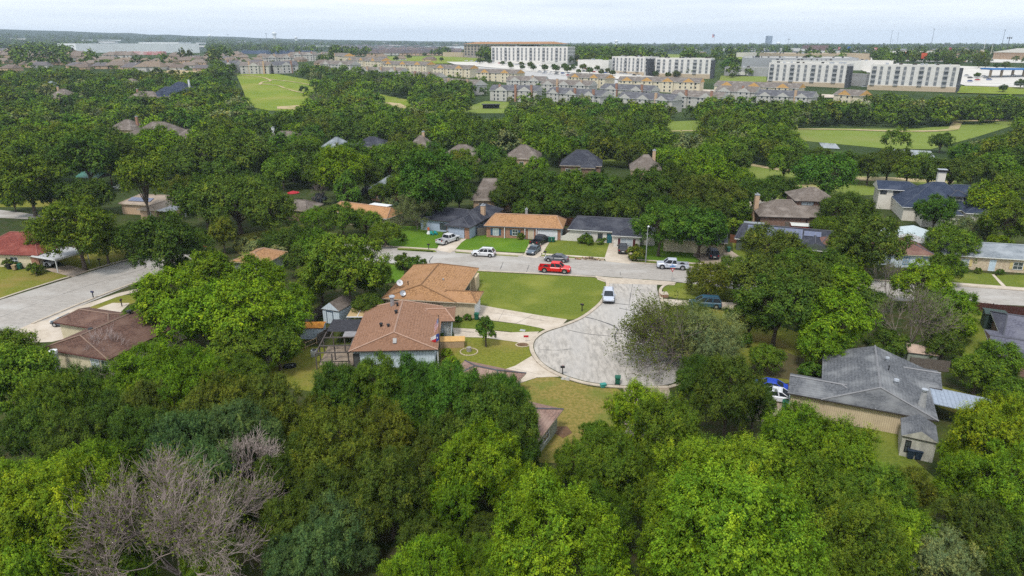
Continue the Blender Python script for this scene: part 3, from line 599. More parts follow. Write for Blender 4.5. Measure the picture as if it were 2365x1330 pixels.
opening(h, 'window', 3.2, .5, 1.35, 1.0, 1.3, 'F', BL2, GLASSL); opening(h, 'window', 6.6, .5, 1.2, 1.3, 1.9, 'F', BL2, GLASSL); opening(h, 'window', -4, 1.7, 1.3, 1.5, 1.3, 'F', BL2, GLASSL)
h = house('pale green metal roofed outbuilding behind the red-brown roof', 'shed', (74.5, 135), -32, [(0, 12, 0, 8, 'y', 0, 0, .25, 3)], mat('pale_metal_roof', (.55, .62, .62), (.48, .55, .55), rough=.4, metal=.3, stripe=('X', 2, .8)), WHITE, None, TRIMW, name='outbuilding', clear=(2080, 530, 2155, 560), ridgecap=False)
h = house('two-storey weathered brown house with brick chimney near the car park', 'house', (56.5, 152.5), -8,
          [(0, 11, 0, 10.5, 'x', 4.6, 3, .55, 3.0), (5.5, 18.5, 1.2, 12, 'x', 3, 3, .5, 2.9), (8.5, 18.2, 4.5, 14.5, 'x', 4.2, 4.2, .45, 5.9)], R_WEATH, BRICKB, mat('ridge_w', (.24, .2, .17)), TRIMD, lm='the two-storey brown house', clear=(1765, 435, 1940, 520))
opening(h, 'window', 11.5, 5.0, 4.85, 2.6, 1.5, 'F', TRIMD, GLASSL); opening(h, 'window', 8, 1.7, 1.4, 2, 1.4, 'F', TRIMW); chimney(h, .5, 6.8, .95, 1.3, 0, 6.6, BRICKT)
h = house('sprawling dark roofed mansion with white chimney beside the fairway', 'house', (93.5, 160.5), -17,
          [(0, 17, 0, 16, 'x', 7.4, 7, .62, 3.4), (3.0, 11.5, -5.5, 8, 'y', 4.2, 3, .62, 3.4), (-3.5, 7, 12, 19, 'x', 0, 3, .45, 5.2), (11, 24, 12, 20, 'x', 3.5, 3, .45, 4.8), (12.5, 18.5, -3, 10, 'y', 3.2, 4, .5, 3.4)], R_BLUE, mat('white_stucco', (.66, .62, .54), (.58, .54, .47), sc=1), mat('ridge_blue', (.075, .09, .12)), TRIMW, lm='the dark roofed mansion', clear=(2005, 400, 2150, 500))
chimney(h, 10.5, 13.5, 1.7, 1.3, 5, 9.9, MT['white_stucco'], pot=False); chimney(h, 10.5, 13.5, 1.9, 1.5, 10.05, 10.6, DMETAL, pot=False, name='chimney_cap')
for x in (14, 17, 20, 22.5): opening(h, 'window', x, 12.5, 3.2, 1.2, 2.2, 'F', TRIMW, GLASS)
for k in range(3): opening(h, 'window', -2 + 3 * k, 12.5, 4.4, 1.4, .9, 'F', TRIMD, GLASS)
b = MB(); b.box(10.5, 14, 2.6, 7, 4.2, 6.2, 0); b.build('dormer_wall', [mat('slate_siding', (.06, .065, .08))], h); b = MB(); roofblk(b, 10.1, 14.4, 2.1, 7.5, 'x', 2, 2, .35, 6.2); b.build('dormer_roof', [R_BLUE, TRIMD, R_BLUE, CAPD], h); opening(h, 'window', 12.3, 2.6, 5.3, 1.5, 1.0, 'F', TRIMW)
h = house('dark grey-purple roofed house at the lower right edge', 'house', (65.5, 83.5), -27, [(0, 20, 0, 12, 'x', 1.0, 3, .30, 2.8), (-1.6, 6, -5.2, 4, 'x', 0, 3, .18, 2.6)], shingle('shingle_purple_grey', (.13, .13, .165), (.085, .085, .11), (.16, .16, .19)), BRICKB, CAPD, TRIMW, lm='the purple-grey roof', clear=(2270, 700, 2365, 800))
opening(h, 'window', .5, 3, 1.5, 1.2, 1.4, 'L', TRIMW)
# left side
h = house('maroon roofed house at the left edge with a white carport', 'house', (-103.5, 124.3), -6, [(0, 14.5, 0, 15, 'x', 3, 6.5, .30, 2.7)], R_RED, CREAM, mat('ridge_red', (.28, .1, .08)), mat('maroon_trim', (.13, .045, .04)), lm='the maroon roof house', clear=(0, 530, 100, 610))
b = MB(); b.box(12.5, 14.05, .42, .6, 0, 2.5, 0); b.build('brick_pier', [BRICK], h); opening(h, 'window', 9, .5, 1.4, 1.4, 1.2, 'F', WHITE)
def carport(label, O, ang, w, d, hh, lm=None, roof=None):
    t = thing('carport', label, 'carport', O[0], O[1], ang); b = MB(); b.box(0, w, 0, d, hh, hh + .16, 0); b.box(-.06, w + .06, -.06, -.001, hh - .1, hh + .22, 1); b.box(-.06, w + .06, d + .001, d + .06, hh - .1, hh + .22, 1); b.box(-.06, -.001, 0, d, hh - .1, hh + .22, 1); b.box(w + .001, w + .06, 0, d, hh - .1, hh + .22, 1); b.build('roof', [roof or mat('carport_sheet', (.46, .46, .46), (.36, .36, .37), sc=.8, stripe=('X', 1.5, .85)), WHITE], t)
    for x in (.1, w - .1):
        for y in (.1, d - .1):
            b = MB(); b.box(x - .07, x + .07, y - .07, y + .07, 0, hh, 0); b.build('post', [WHITE], t)
    FOOT.append((O[0] + w / 2, O[1] + d / 2, 4)); return t
g = G(52, 588, 2.5); g2 = G(106, 597, 2.5); carport('white flat carport sheltering a white sedan', g, math.degrees(math.atan2(g2[1] - g[1], g2[0] - g[0])), math.dist(g, g2) + 2.5, 6.5, 2.45)
h = house('tan roofed house with solar panels behind the tall pine', 'house', G(272, 470, 2.7), -12, [(0, 14, 0, 9, 'x', 3, 3, .35, 2.7), (9, 14.5, -4.5, 5, 'y', 2, 2, .3, 2.6)], shingle('shingle_pinkish_tan', (.34, .27, .21), (.25, .2, .155), (.38, .31, .25)), BRICKT, None, TRIM, lm='the pine tree house', clear=(275, 430, 385, 488)); panels(h, 2, 1.2, 6, 1, 2.7, 0, .35)
carport('white metal carport beside the tan roofed house', G(345, 486, 2.5), -10, 6, 5, 2.5)
t = thing('pavilion', 'green roofed open backyard pavilion on dark posts', 'pavilion', *G(222, 430), -12); FOOT.append((*G(222, 430), 5)); CLEAR.append(((190, 400, 250, 430), 190))
b = MB(); roofblk(b, -4, 4, -3, 3, 'x', 0, 0, .4, 3.1, False); b.build('roof', [mat('green_metal', (.05, .19, .14), (.04, .15, .11), rough=.4, stripe=('X', 2, .8)), TRIMD, TRIMD, TRIMD], t)
for x in (-3.4, 3.4):
    for y in (-2.5, 2.5): b = MB(); b.box(x - .1, x + .1, y - .1, y + .1, 0, 3, 0); b.build('post', [WOODR], t)
h = house('brown roofed house beside the red patio umbrella', 'house', (-58.5, 161.5), -14, [(0, 10, 0, 8, 'x', 2, 2.5, .42, 2.7)], R_WEATH, BRICKB, None, TRIM, clear=(655, 450, 705, 490))
h = house('small orange-brown roofed house between bright trees', 'house', (-51.5, 119), -14, [(0, 7, 0, 8, 'y', 2.5, 2.5, .36, 2.7)], R_ORANGE, GRWALL, CAPC, TRIM)
# houses in the tree belt: (photo x0, x1, eave y, eave height, depth, pitch, roof, wall, label, chimney)
def belt(x0, x1, ye, eh, dep, p, rm, wm, label, lm, chim=None, ang=-8, win=True, wing=None, cx=.2, clear_dy=-7.0, ins=None):
    a = G(x0, ye, eh); b_ = G(x1, ye, eh); L_ = math.dist(a, b_); z = T(*a)
    bl = [(0, L_, 0, dep, 'x', ins or min(dep, L_) / 2 * .85, min(dep, L_) / 2 * .85, p, eh)]
    if wing: bl.append((L_ * wing[0], L_ * wing[1], -dep * .3, dep * .6, 'y', dep * .25, dep * .2, p, eh))
    zc = PX(a[0], a[1], eh)[2]; hp = (p * dep / 2) * F / zc
    h = house(label, 'house', a, ang, bl, rm, wm, CAPD if rm in (R_SLATE, R_BLUE) else None, TRIM, lm=lm, clear=(x0 + (x1 - x0) * .1, ye - hp * 1.6 - 4, x1 - (x1 - x0) * .1, ye + clear_dy))
    if chim: chimney(h, L_ * cx, dep * .55, .95, .95, eh - .3, eh + p * dep / 2 + 1.3, chim)
    if win:
        for k in range(3): opening(h, 'window', L_ * (.2 + .3 * k), .5, 1.4, 1.4, 1.4, 'F', TRIMW, GLASS)
    return h
belt(1088, 1212, 462, 3.0, 11, .82, R_WEATH, BRICKT, 'steep weathered hip roofed brick house above the white patio umbrella', 'the steep hip roof', ang=-4, ins=2.6)
belt(850, 912, 436, 3.2, 11, .55, R_LTGR, BRICK, 'blue-grey roofed house glimpsed between dark trees', 'the blue-grey roof', ang=-30)
belt(604, 692, 325, 3.2, 13, .5, R_WEATH, BRICKT, 'low brown hip roofed house with a short pale chimney at its left', 'the low hip house', WHITE, cx=.12)
belt(736, 786, 342, 3.2, 12, .6, R_LTGR, BRICKT, 'pale slate blue roofed house under the meadow edge trees', 'the pale slate roof', ang=-24)
belt(812, 888, 338, 3.2, 12, .5, R_SLATE, BRICKT, 'black-grey pyramid roofed house in the tree belt', 'the black pyramid roof')
belt(940, 990, 340, 3.2, 11, .7, R_WEATH, BRICKT, 'brown roofed house with a brick chimney top showing among trees', 'the chimney top', BRICKT, cx=.6)
belt(1018, 1104, 360, 3.2, 12, .55, R_WEATH, BRICKT, 'brown roofed house right of the bright green round tree', 'the brown belt house')
belt(1162, 1246, 366, 3.2, 13, .6, R_WEATH, BRICKT, 'steep brown hip roof above the large dark trees', 'the steep brown hip')
belt(1292, 1390, 382, 3.2, 12, .7, R_SLATE, BRICKB, 'blue-black roofed house with two hips at the fairway edge', 'the blue-black house', wing=(.5, .85))
belt(1455, 1528, 392, 3.4, 10, .8, R_WEATH, BRICKT, 'tan gabled house with brick chimney among middle trees', 'the tan gabled house', BRICKT, cx=.75)
belt(300, 400, 310, 3.4, 15, .62, R_WEATH, BRICKT, 'large brown pyramid roofed house in the left woods', 'the brown pyramid roof', wing=(.0, .4))
belt(246, 310, 299, 3.4, 13, .6, R_WEATH, BRICKT, 'brown gable beside a tall red chimney in the left woods', 'the red chimney house', BRICK, cx=.85)
belt(400, 440, 318, 3.2, 10, .6, R_WEATH, BRICKT, 'small brown roof edge peeking right of the pyramid roof', None)
W2 = mat('white_house_wall', (.52, .50, .46), rough=.8)
belt(285, 372, 230, 4.5, 16, .6, R_WEATH, W2, 'brown roofed two-storey house left of the navy roofs', 'the navy roof group', BRICK, wing=(.3, .6))
belt(345, 440, 222, 6, 16, .7, R_BLUE, W2, 'big navy roofed house with white walls in the left woods', None, None, wing=(.1, .45))
belt(380, 436, 208, 7, 14, .75, R_BLUE, W2, 'tall navy gable with white chimney at the meadow woods', None, WHITE, cx=.9)
belt(272, 318, 193, 4, 14, .5, R_WEATH, W2, 'plain brown hip roof deep in the left woods', None)
belt(90, 126, 200, 4, 14, .5, R_LTGR, W2, 'blue-grey low roof in the far left woods', None)
belt(106, 164, 226, 4.5, 15, .7, R_WEATH, BRICKT, 'pinkish brown roof with pointed chimney in the far left woods', 'the pinkish roof', BRICKT)

# ---------------------------------------------------------------- yard things
def shed(label, p, ang, w, d, hh, pitch, rm, wm, axis='y', name='shed', z=0):
    x, y = G(*p) if len(p) == 2 else p[:2]
    t = thing(name, label, 'shed', x, y, ang); r = MB(); roofblk(r, -w / 2 - .15, w / 2 + .15, -d / 2 - .15, d / 2 + .15, axis, 0, 0, pitch, hh, False, .08); b = MB(); b.box(-w / 2, w / 2, -d / 2, d / 2, -.1, hh - .07, 0)
    b.build('wall', [wm], t); r.build('roof', [rm, TRIMD, wm, rm], t); FOOT.append((x, y, 2)); return t
s = shed('pale blue-white shed with grey gable roof and navy door frame', (782, 738), -20, 2.9, 3.6, 2.3, .75, R_WEATH, WSIDE)
opening(s, 'door', -.2, -1.8, 1.0, 1.0, 1.9, 'F', mat('navy_frame', (.03, .07, .12)), WSIDE)
s = shed('small white shed with rusty orange roof', (724, 776), 3, 3.3, 2.1, 1.75, .22, mat('rusty_orange_roof', (.62, .27, .03), (.36, .11, .02), sc=2.2, c3=(.7, .38, .08), sc3=.8), WSIDE, 'x')
s = shed('cream shed with worn grey gable roof and two dark bins in front', (2112, 1040), -27, 3.0, 3.6, 2.4, .55, R_GREY, mat('worn_cream_board', (.55, .53, .46), (.34, .33, .29), sc=3, stripe=('X', 2.5, .8), stretch=(1, 1, .3)))
opening(s, 'window', -.9, -1.8, 1.3, .4, 1.2, 'F', DMETAL)
s = shed('red barn-like shed with grey roof beside the twin street trees', (1738, 543), -20, 4.0, 3.2, 2.2, .5, R_LTGR, mat('barn_red', (.38, .06, .03), rough=.8), 'x')
s = shed('red shed with white ribbed roof by the two-storey house', (1858, 541), -14, 6.2, 3, 2.2, .12, mat('white_ribbed_roof', (.6, .6, .55), rough=.5, stripe=('X', 1.5, .75)), MT['barn_red'], 'x')
opening(s, 'window', 0, -1.5, 1.1, 1.4, 1, 'F', BRICKT)
s = shed('small pinkish tan roofed shed beyond the grey house', (2120, 838), -20, 3.4, 3, 2.0, .3, mat('pink_roof', (.48, .35, .27), rough=.9), GRWALL, 'x')
s = shed('tall dark green shed beside the purple-grey roof', (2290, 755), -25, 2.6, 2.6, 2.4, .15, mat('dark_green_board', (.035, .06, .05), rough=.7), MT['dark_green_board'], 'x')
b = MB()

# patio cover and pergola left of the flagpole house
t = thing('pergola', 'weathered dark patio cover and open pergola frame left of the flagpole house', 'pergola', -25.6, 80.2, 3); FOOT.append((-23, 85, 4))
DW = mat('weathered_beam', (.12, .10, .09), (.07, .06, .055), sc=4)
b = MB(); M = Matrix.Translation((0, 7.3, 2.35)) @ Matrix.Rotation(math.radians(2), 4, 'Y'); b.box(.2, 4.55, 0, 4.4, 0, .07, 0, M)
for i in range(14): b.box(.2, 4.55, .1 + i * .3, .16 + i * .3, .07, .12, 0, M)
b.build('patio_roof', [mat('charcoal_corrugated', (.065, .065, .075), (.04, .04, .048), sc=2, rough=.7)], t)
b = MB(); b.box(2.7, 5.0, 5.1, 7.15, 2.3, 2.38, 0); b.build('roof_panel', [mat('grey_panel', (.30, .29, .30), (.2, .19, .19), sc=2, stripe=('Y', 1.6, .7))], t)
b = MB()
for x in (.15, 1.0): b.box(x - .06, x + .06, .1 if x < .5 else 5, 7.3, 2.2, 2.36, 0)
for y in (.12, 2.3, 5.0): b.box(.22, 4.6, y - .06, y + .06, 2.362, 2.5, 0)
b.box(4.2, 4.34, .2, 5.0, 2.2, 2.36, 0); b.build('beam', [DW], t)
for x, y in ((.15, .2), (2.2, .2), (4.3, .3), (.15, 2.5), (.15, 5), (2.1, 2.6), (1.0, 7.2), (3.0, 5)):
    b = MB(); b.box(x - .08, x + .08, y - .08, y + .08, 0, 2.2, 0); b.build('post', [DW], t)
b = MB(); b.box(.2, 4.7, .9, 7.2, 0, .22, 0); b.build('deck', [mat('weathered_deck', (.34, .27, .20), (.18, .14, .11), sc=2, stripe=('Y', 3, .6))], t)
b = MB()
for y in (.5,): b.box(.3, 4.4, y - .03, y + .03, .9, 1.0, 0)
for i in range(9): b.box(.4 + i * .5, .45 + i * .5, .48, .53, .1, .9, 0)
b.build('railing', [DMETAL], t)
o = MB(); o.box(0, 2.6, 0, 1.0, 0, .12, 0); o = tag(o.build('plunge_pool', [mat('dark_cover', (.03, .035, .045), rough=.5)]), 'dark covered rectangular basin at the front of the pergola', 'pool cover'); o.location = (-24.4, 79.1, .02); o.rotation_euler = (0, 0, .05)
t = thing('canopy_frame', 'tan fabric canopy stretched between the two brown roofed houses', 'canopy', *G(1010, 705), 5)
t.location = (-24.3, 93.0, 0); t.rotation_euler = (0, 0, 0)
b = MB(); b.box(0, 3.05, 0, 4.6, 2.3, 2.36, 0); b.build('cover', [mat('tan_canopy', (.45, .32, .16), (.38, .27, .13), sc=.8)], t)
for x in (.1, 2.95):
    for y in (.1, 4.5): b = MB(); b.tube((x, y, 0), (x, y, 2.3), .05); b.build('post', [WOODT], t)
b = MB(); b.box(-.03, 3.08, -.06, 0, 2.25, 2.4, 0); b.box(1.5, 1.58, 0, 4.6, 2.361, 2.42, 0); b.build('rail', [WHITE], t)

def fence(label, pts, h=1.8, m=None, name='fence', posts=True, z=0):
    P = [G(*p) for p in pts]; t = thing(name, label, 'fence', P[0][0], P[0][1]); o = P[0]
    b = MB(); rnd = random.Random(len(label))
    for a, c in zip(P, P[1:]):
        L_ = math.dist(a, c); n = max(2, int(L_ / .16)); d = Vector((c[0] - a[0], c[1] - a[1], 0)) / L_; q = Vector((-d.y, d.x, 0)) * .02
        for i in range(n):
            s0 = Vector((a[0] - o[0], a[1] - o[1], 0)) + d * (i * L_ / n); s1 = s0 + d * (L_ / n * .93); hh = h + rnd.uniform(-.05, .04)
            vs = [s0 - q, s1 - q, s1 + q, s0 + q]; b.add([(v.x, v.y, .05) for v in vs] + [(v.x, v.y, hh) for v in vs], [(4, 5, 6, 7), (0, 1, 5, 4), (1, 2, 6, 5), (2, 3, 7, 6), (3, 0, 4, 7)])
    b.build('board_panel', [m or WOODG], t)
    if posts:
        for a, c in zip(P, P[1:]):
            L_ = math.dist(a, c); n = max(1, int(L_ / 2.6))
            for i in range(n + 1):
                x, y = a[0] + (c[0] - a[0]) * i / n - o[0], a[1] + (c[1] - a[1]) * i / n - o[1]; b = MB(); b.box(x - .06, x + .06, y + .05, y + .15, 0, h + .05, 0); b.build('post', [m or WOODG], t)
    return t
fence('weathered grey board fence along the back yard beneath bright trees', [(590, 872), (655, 812), (680, 790), (745, 725)], 1.75)
fence('short grey fence run between the orange roofed shed and pergola', [(735, 793), (762, 775)], 1.4)
fence('brown board fence behind the red brick house', [(1075, 505), (1150, 512), (1330, 522), (1420, 525)], 1.9, WOODR)
fence('brown fence between the orange roof house and white stone house', [(1292, 545), (1325, 543)], 1.8, WOODG)
fence('grey fence between the blue garage house and orange roof house', [(1103, 545), (1122, 543)], 1.8, WOODG)
fence('dark red-brown fence right of the twin street trees', [(1686, 560), (1730, 566)], 1.8, WOODR)
fence('weathered board fence behind the solar panel house', [(1750, 520), (1830, 533), (1880, 542)], 1.9, WOODG)
fence('red-brown fence beside the white fronted house', [(2130, 580), (2190, 592), (2200, 588)], 1.9, WOODR)
fence('dark red fence between right street and purple-grey roof', [(2212, 716), (2290, 725), (2365, 733)], 1.7, mat('dark_red_wood', (.10, .035, .03), (.06, .025, .02), sc=3, stripe=('X', 3, .6)))
fence('dark board fence behind the worn grey house', [(2100, 850), (2190, 860)], 1.6, WOODG)
fence('brown board fence left of the two-storey house', [(1690, 520), (1770, 500)], 1.8, WOODR)

t = thing('rail_fence', 'low wooden rail gate beside the white shed', 'fence', *G(677, 792)); P = [G(677, 792), G(706, 806), G(732, 795)]
for k, (x, y) in enumerate(P): b = MB(); b.box(x - P[0][0] - .06, x - P[0][0] + .06, y - P[0][1] - .06, y - P[0][1] + .06, 0, 1.1, 0); b.build('post', [WOODT], t)
b = MB()
for a, c in zip(P, P[1:]):
    for z in (.3, .95): b.tube((a[0] - P[0][0], a[1] - P[0][1], z), (c[0] - P[0][0], c[1] - P[0][1], z), .05, n=4)
b.build('rail', [WOODT], t)

# flagpole with two flags
fx, fy = G(1017, 836)
t = thing('flagpole', 'dark flagpole with an American flag above a Texas flag', 'flagpole', fx, fy); b = MB(); b.tube((0, 0, 0), (0, 0, 6.6), .05, .035, n=8); b.box(-.06, .06, -.06, .06, 6.6, 6.72, 0); b.build('pole', [DMETAL], t)
def colmat(n, c): return mat(n, c, tuple(v * .85 for v in c), sc=2, rough=.8)
FR, FW, FB = colmat('flag_red', (.5, .02, .03)), colmat('flag_white', (.72, .72, .72)), colmat('flag_blue', (.03, .06, .25))
def flag(par, z, L_, H_, kind, droop):
    b = MB(); nx, ny = 20, 26
    for i in range(nx):
        for j in range(ny):
            def P_(u, v):
                x = u * L_ * droop[0]; return (-x - .05, .12 * math.sin(u * 7 + v * 2) * u, z - v * H_ - u * L_ * droop[1])
            u0, u1, v0, v1 = i / nx, (i + 1) / nx, j / ny, (j + 1) / ny
            if kind == 'usa':
                star = (i % 2 == 0 and j % 2 == 0)
                mi = (2 if not (u0 < .4 and v0 < 14 / 26) else 0)
                mi = ((1 if star else 2) if (u0 < .4 and v0 < 14 / 26) else (0 if (j // 2) % 2 == 0 else 1))
            else: mi = 2 if u0 < .33 else (1 if v0 < .5 else 0)
            if kind != 'usa' and u0 < .33 and .4 < v0 < .6 and .1 < u0 < .22: mi = 1
            b.add([P_(u0, v0), P_(u0, v1), P_(u1, v1), P_(u1, v0)], [(0, 1, 2, 3)], mi)
    o = b.build('flag', [FR, FW, FB], par); o.modifiers.new('s', 'SOLIDIFY').thickness = .01; return o
flag(t, 6.4, 1.9, 1.1, 'usa', (.30, .62))['label'] = 'American flag, stars and stripes, hanging limp'
flag(t, 4.2, 1.8, 1.0, 'tex', (.62, .35))['label'] = 'Texas flag, blue, white over red'

def dish(label, p, z, r, m, mesh=False, ang=0, tilt=50):
    x, y = G(*p, z) if len(p) == 2 else p[:2]
    t = thing('satellite_dish', label, 'satellite dish', x, y, ang, 0)
    b = MB(); b.tube((0, 0, 0 if mesh else z - .6), (0, 0, z), .07 if mesh else .03, n=6); b.build('mast', [METAL], t)
    b = MB(); M = Matrix.Translation((0, 0, z)) @ Matrix.Rotation(math.radians(tilt), 4, 'X'); n = 24
    rings = [0, .35, .6, .8, 1]; vs = [M @ Vector((0, 0, 0))]
    for q in rings[1:]: vs += [M @ Vector((r * q * math.cos(2 * math.pi * i / n), r * q * math.sin(2 * math.pi * i / n), .28 * r * q * q)) for i in range(n)]
    fs = [(0, 1 + i, 1 + (i + 1) % n) for i in range(n)]
    for k in range(3): fs += [(1 + k * n + i, 1 + (k + 1) * n + i, 1 + (k + 1) * n + (i + 1) % n, 1 + k * n + (i + 1) % n) for i in range(n)]
    b.add(vs, fs); o = b.build('reflector', [m], t); 
    if mesh: w = o.modifiers.new('w', 'WIREFRAME'); w.thickness = .07; w.use_replace = True
    else: o.modifiers.new('s', 'SOLIDIFY').thickness = .02
    b = MB(); f = M @ Vector((0, 0, r * .8))
    for k in range(3): b.tube(M @ Vector((r * .8 * math.cos(k * 2.1), r * .8 * math.sin(k * 2.1), .2 * r)), f, .015 if not mesh else .035, n=4)
    b.tube(f - Vector((0, 0, .06)), f + Vector((0, 0, .1)), .07, n=6); b.build('receiver', [METAL if not mesh else DMETAL], t); return t
dish('large dark mesh satellite dish on a mast between the brown roofs', (-19.6, 97.2), 4.0, 1.7, mat('dark_mesh', (.12, .12, .14), rough=.5, metal=.4), True, 0, 52)
dish('small white satellite dish on the left slope of the orange-brown roof', (923, 653), 4.4, .5, WHITE, False, 20, 60)
dish('small grey satellite dish on the front slope of the orange-brown roof', (930, 677), 3.6, .45, METAL, False, 20, 60)

def small(name, label, cat, p, parts, ang=0, z=0, group=None):
    x, y = G(*p) if len(p) == 2 else p[:2]; t = thing(name, label, cat, x, y, ang, z, group)
    for nm, fn, m in parts: b = MB(); fn(b); b.build(nm, m, t)
    return t
# mailboxes
def mailbox(label, p, ang, c=None, post=None):
    def bx(b):
        n = 8; vs = []
        for y in (-.28, .28):
            vs += [(-.12, y, 1.05), (.12, y, 1.05)] + [(.12 * math.cos(math.pi * i / n), y, 1.2 + .12 * math.sin(math.pi * i / n)) for i in range(n + 1)]
        k = n + 3; b.add(vs, [tuple(range(k))[::-1], tuple(range(k, 2 * k))] + [(i, (i + 1) % k, k + (i + 1) % k, k + i) for i in range(k)])
    return small('mailbox', label, 'mailbox', p, [('post', lambda b: b.box(-.06, .06, -.06, .06, 0, 1.05), [post or DMETAL]), ('box', bx, [c or DMETAL]), ('flag', lambda b: b.box(.125, .14, -.15, .1, 1.15, 1.3), [FR])], ang)
mailbox('black mailbox at the edge of the corner lawn', (1344, 719), 60)
mailbox('tall black mailbox on a leaning post at the court rim', (1299, 866), 90); mailbox('navy mailbox on the verge of the left street', (216, 689), 70, mat('navy_box', (.03, .04, .09)))
mailbox('black mailbox behind the dark brown roof', (282, 708), 10); mailbox('black mailbox near the carport oak', (231, 612), 80); mailbox('black mailbox by the grey sedan', (1259, 594), 90); mailbox('dark mailbox on the verge left of the white pickup', (990, 577), 90)
# bins
GB = mat('green_bin_plastic', (.012, .11, .07), (.01, .09, .055), rough=.5); BB = mat('dark_bin_plastic', (.02, .035, .06), rough=.5); TB = mat('teal_bin', (.04, .26, .22), rough=.5)
def bin_(label, p, ang, m=None, group=None):
    m = m or GB
    def body(b):
        vs = [(x * (.26 if k == 0 else .33), y * (.28 if k == 0 else .38), z) for k, z in ((0, .12), (1, 1.0)) for x, y in ((-1, -1), (1, -1), (1, 1), (-1, 1))]
        b.add(vs, [(0, 3, 2, 1), (4, 5, 6, 7), (0, 1, 5, 4), (1, 2, 6, 5), (2, 3, 7, 6), (3, 0, 4, 7)])
    return small('wheelie_bin', label, 'wheelie bin', p, [('body', body, [m]), ('lid', lambda b: (b.box(-.36, .36, -.42, .4, 1.002, 1.07), b.box(-.3, .3, .4, .46, .95, 1.03)), [m]), ('wheel', lambda b: b.tube((-.34, .3, .13), (-.28, .3, .13), .13, n=10), [DMETAL]), ('wheel', lambda b: b.tube((.28, .3, .13), (.34, .3, .13), .13, n=10), [DMETAL])], ang, group=group)
bin_('large green wheelie bin standing at the court rim', (1426, 887), 170); bin_('green bin with lid left of the pale blue garage door', (1060, 548), -20); bin_('green bin with lid right in front of the pale blue garage', (1069, 549), -20)
bin_('left green bin at the orange roof house corner', (1270, 559), -10); bin_('right green bin at the orange roof house corner', (1278, 559), -10); bin_('green bin beside the beige garage corner', (1101, 738), -10)
bin_('dark blue bin left of pair before the cream shed', (2100, 1058), -20, BB); bin_('dark blue bin right of pair before the cream shed', (2118, 1060), -20, BB); bin_('green bin at the end of the long beige wall', (1812, 945), -24); bin_('green bin by the cream garage behind street trees', (1682, 582), 0); bin_('green bin below the cream row house', (905, 527), 0, BB)
bin_('green bin beside the white carport', (47, 622), 0); bin_('tan bin beside the white carport', (35, 624), 0, WOODT); bin_('grey bin beside the white carport', (22, 622), 0, DMETAL)
small('recycling_tub', 'small teal tub on the dry lawn by the green bin', 'tub', (1393, 893), [('body', lambda b: b.box(-.35, .35, -.25, .25, 0, .38), [TB]), ('lid', lambda b: b.box(-.38, .38, -.28, .28, .382, .43), [TB])], 20)
# street lamp, signs
small('street_lamp', 'tall grey street lamp at the kerb before the twin trees', 'street lamp', (1491, 606), [('pole', lambda b: b.tube((0, 0, 0), (0, 0, 7.2), .1, .06, n=8), [METAL]), ('arm', lambda b: b.tube((0, 0, 7.2), (0, -.5, 7.4), .04, n=6), [METAL]), ('lamp_head', lambda b: b.tube((0, -.5, 7.28), (0, -.5, 7.5), .22, .12, n=10), [WHITE])])
def yield_sign(b):
    b.add([(-.42, -.05, 2.5), (.42, -.05, 2.5), (0, -.05, 1.77), (-.42, -.02, 2.5), (.42, -.02, 2.5), (0, -.02, 1.77)], [(0, 2, 1), (3, 4, 5), (0, 1, 4, 3), (1, 2, 5, 4), (2, 0, 3, 5)], 0); b.add([(-.2, -.056, 2.37), (.2, -.056, 2.37), (0, -.056, 2.03)], [(0, 2, 1)], 1)
small('yield_sign', 'red and white triangular yield sign with blue street plates on top', 'traffic sign', (1551, 650), [('post', lambda b: b.tube((0, 0, 0), (0, 0, 3.0), .035, n=6), [METAL]), ('sign_face', yield_sign, [FR, FW]), ('street_plate', lambda b: b.box(-.55, .55, -.02, .02, 2.75, 2.93), [mat('blue_plate', (.08, .25, .6))]), ('street_plate', lambda b: b.box(-.02, .02, -.5, .5, 2.95, 3.12), [MT['blue_plate']])], 10)
def octo(b):
    P = [(.42 * math.cos(math.pi / 8 + k * math.pi / 4), .42 * math.sin(math.pi / 8 + k * math.pi / 4)) for k in range(8)]
    b.add([(x, -.05, 2.2 + z) for x, z in P] + [(x, -.02, 2.2 + z) for x, z in P], [tuple(range(8)), tuple(range(8, 16))[::-1]] + [(i, (i + 1) % 8, 8 + (i + 1) % 8, 8 + i) for i in range(8)])
t = small('stop_sign', 'red octagonal stop sign between the two dark oaks', 'traffic sign', (477, 590), [('post', lambda b: b.tube((0, 0, 0), (0, 0, 2.6), .035, n=6), [METAL]), ('sign_face', octo, [FR])], -10)
def text(par, s, x, y, z, size, m, rz=0):
    c = bpy.data.curves.new('lettering', 'FONT'); c.body = s; c.size = size; c.align_x = 'CENTER'; c.align_y = 'CENTER'; c.extrude = .01; o = bpy.data.objects.new('lettering', c); C.objects.link(o); o.parent = par; o.location = (x, y, z); o.rotation_euler = (math.pi / 2, 0, rz); c.materials.append(m); bpy.context.view_layer.update(); me = bpy.data.meshes.new_from_object(o); bpy.data.objects.remove(o); o = bpy.data.objects.new('lettering', me); C.objects.link(o); o.parent = par; o.location = (x, y, z); o.rotation_euler = (math.pi / 2, 0, rz); return o
text(t, 'STOP', 0, -.065, 2.2, .27, FW)
small('yard_sign', 'small red sign on a stake beside the court kerb', 'sign', (1215, 790), [('stake', lambda b: b.tube((0, 0, 0), (0, 0, .9), .02, n=4), [METAL]), ('board', lambda b: b.box(-.35, .35, -.02, .02, .75, 1.05), [FR])])
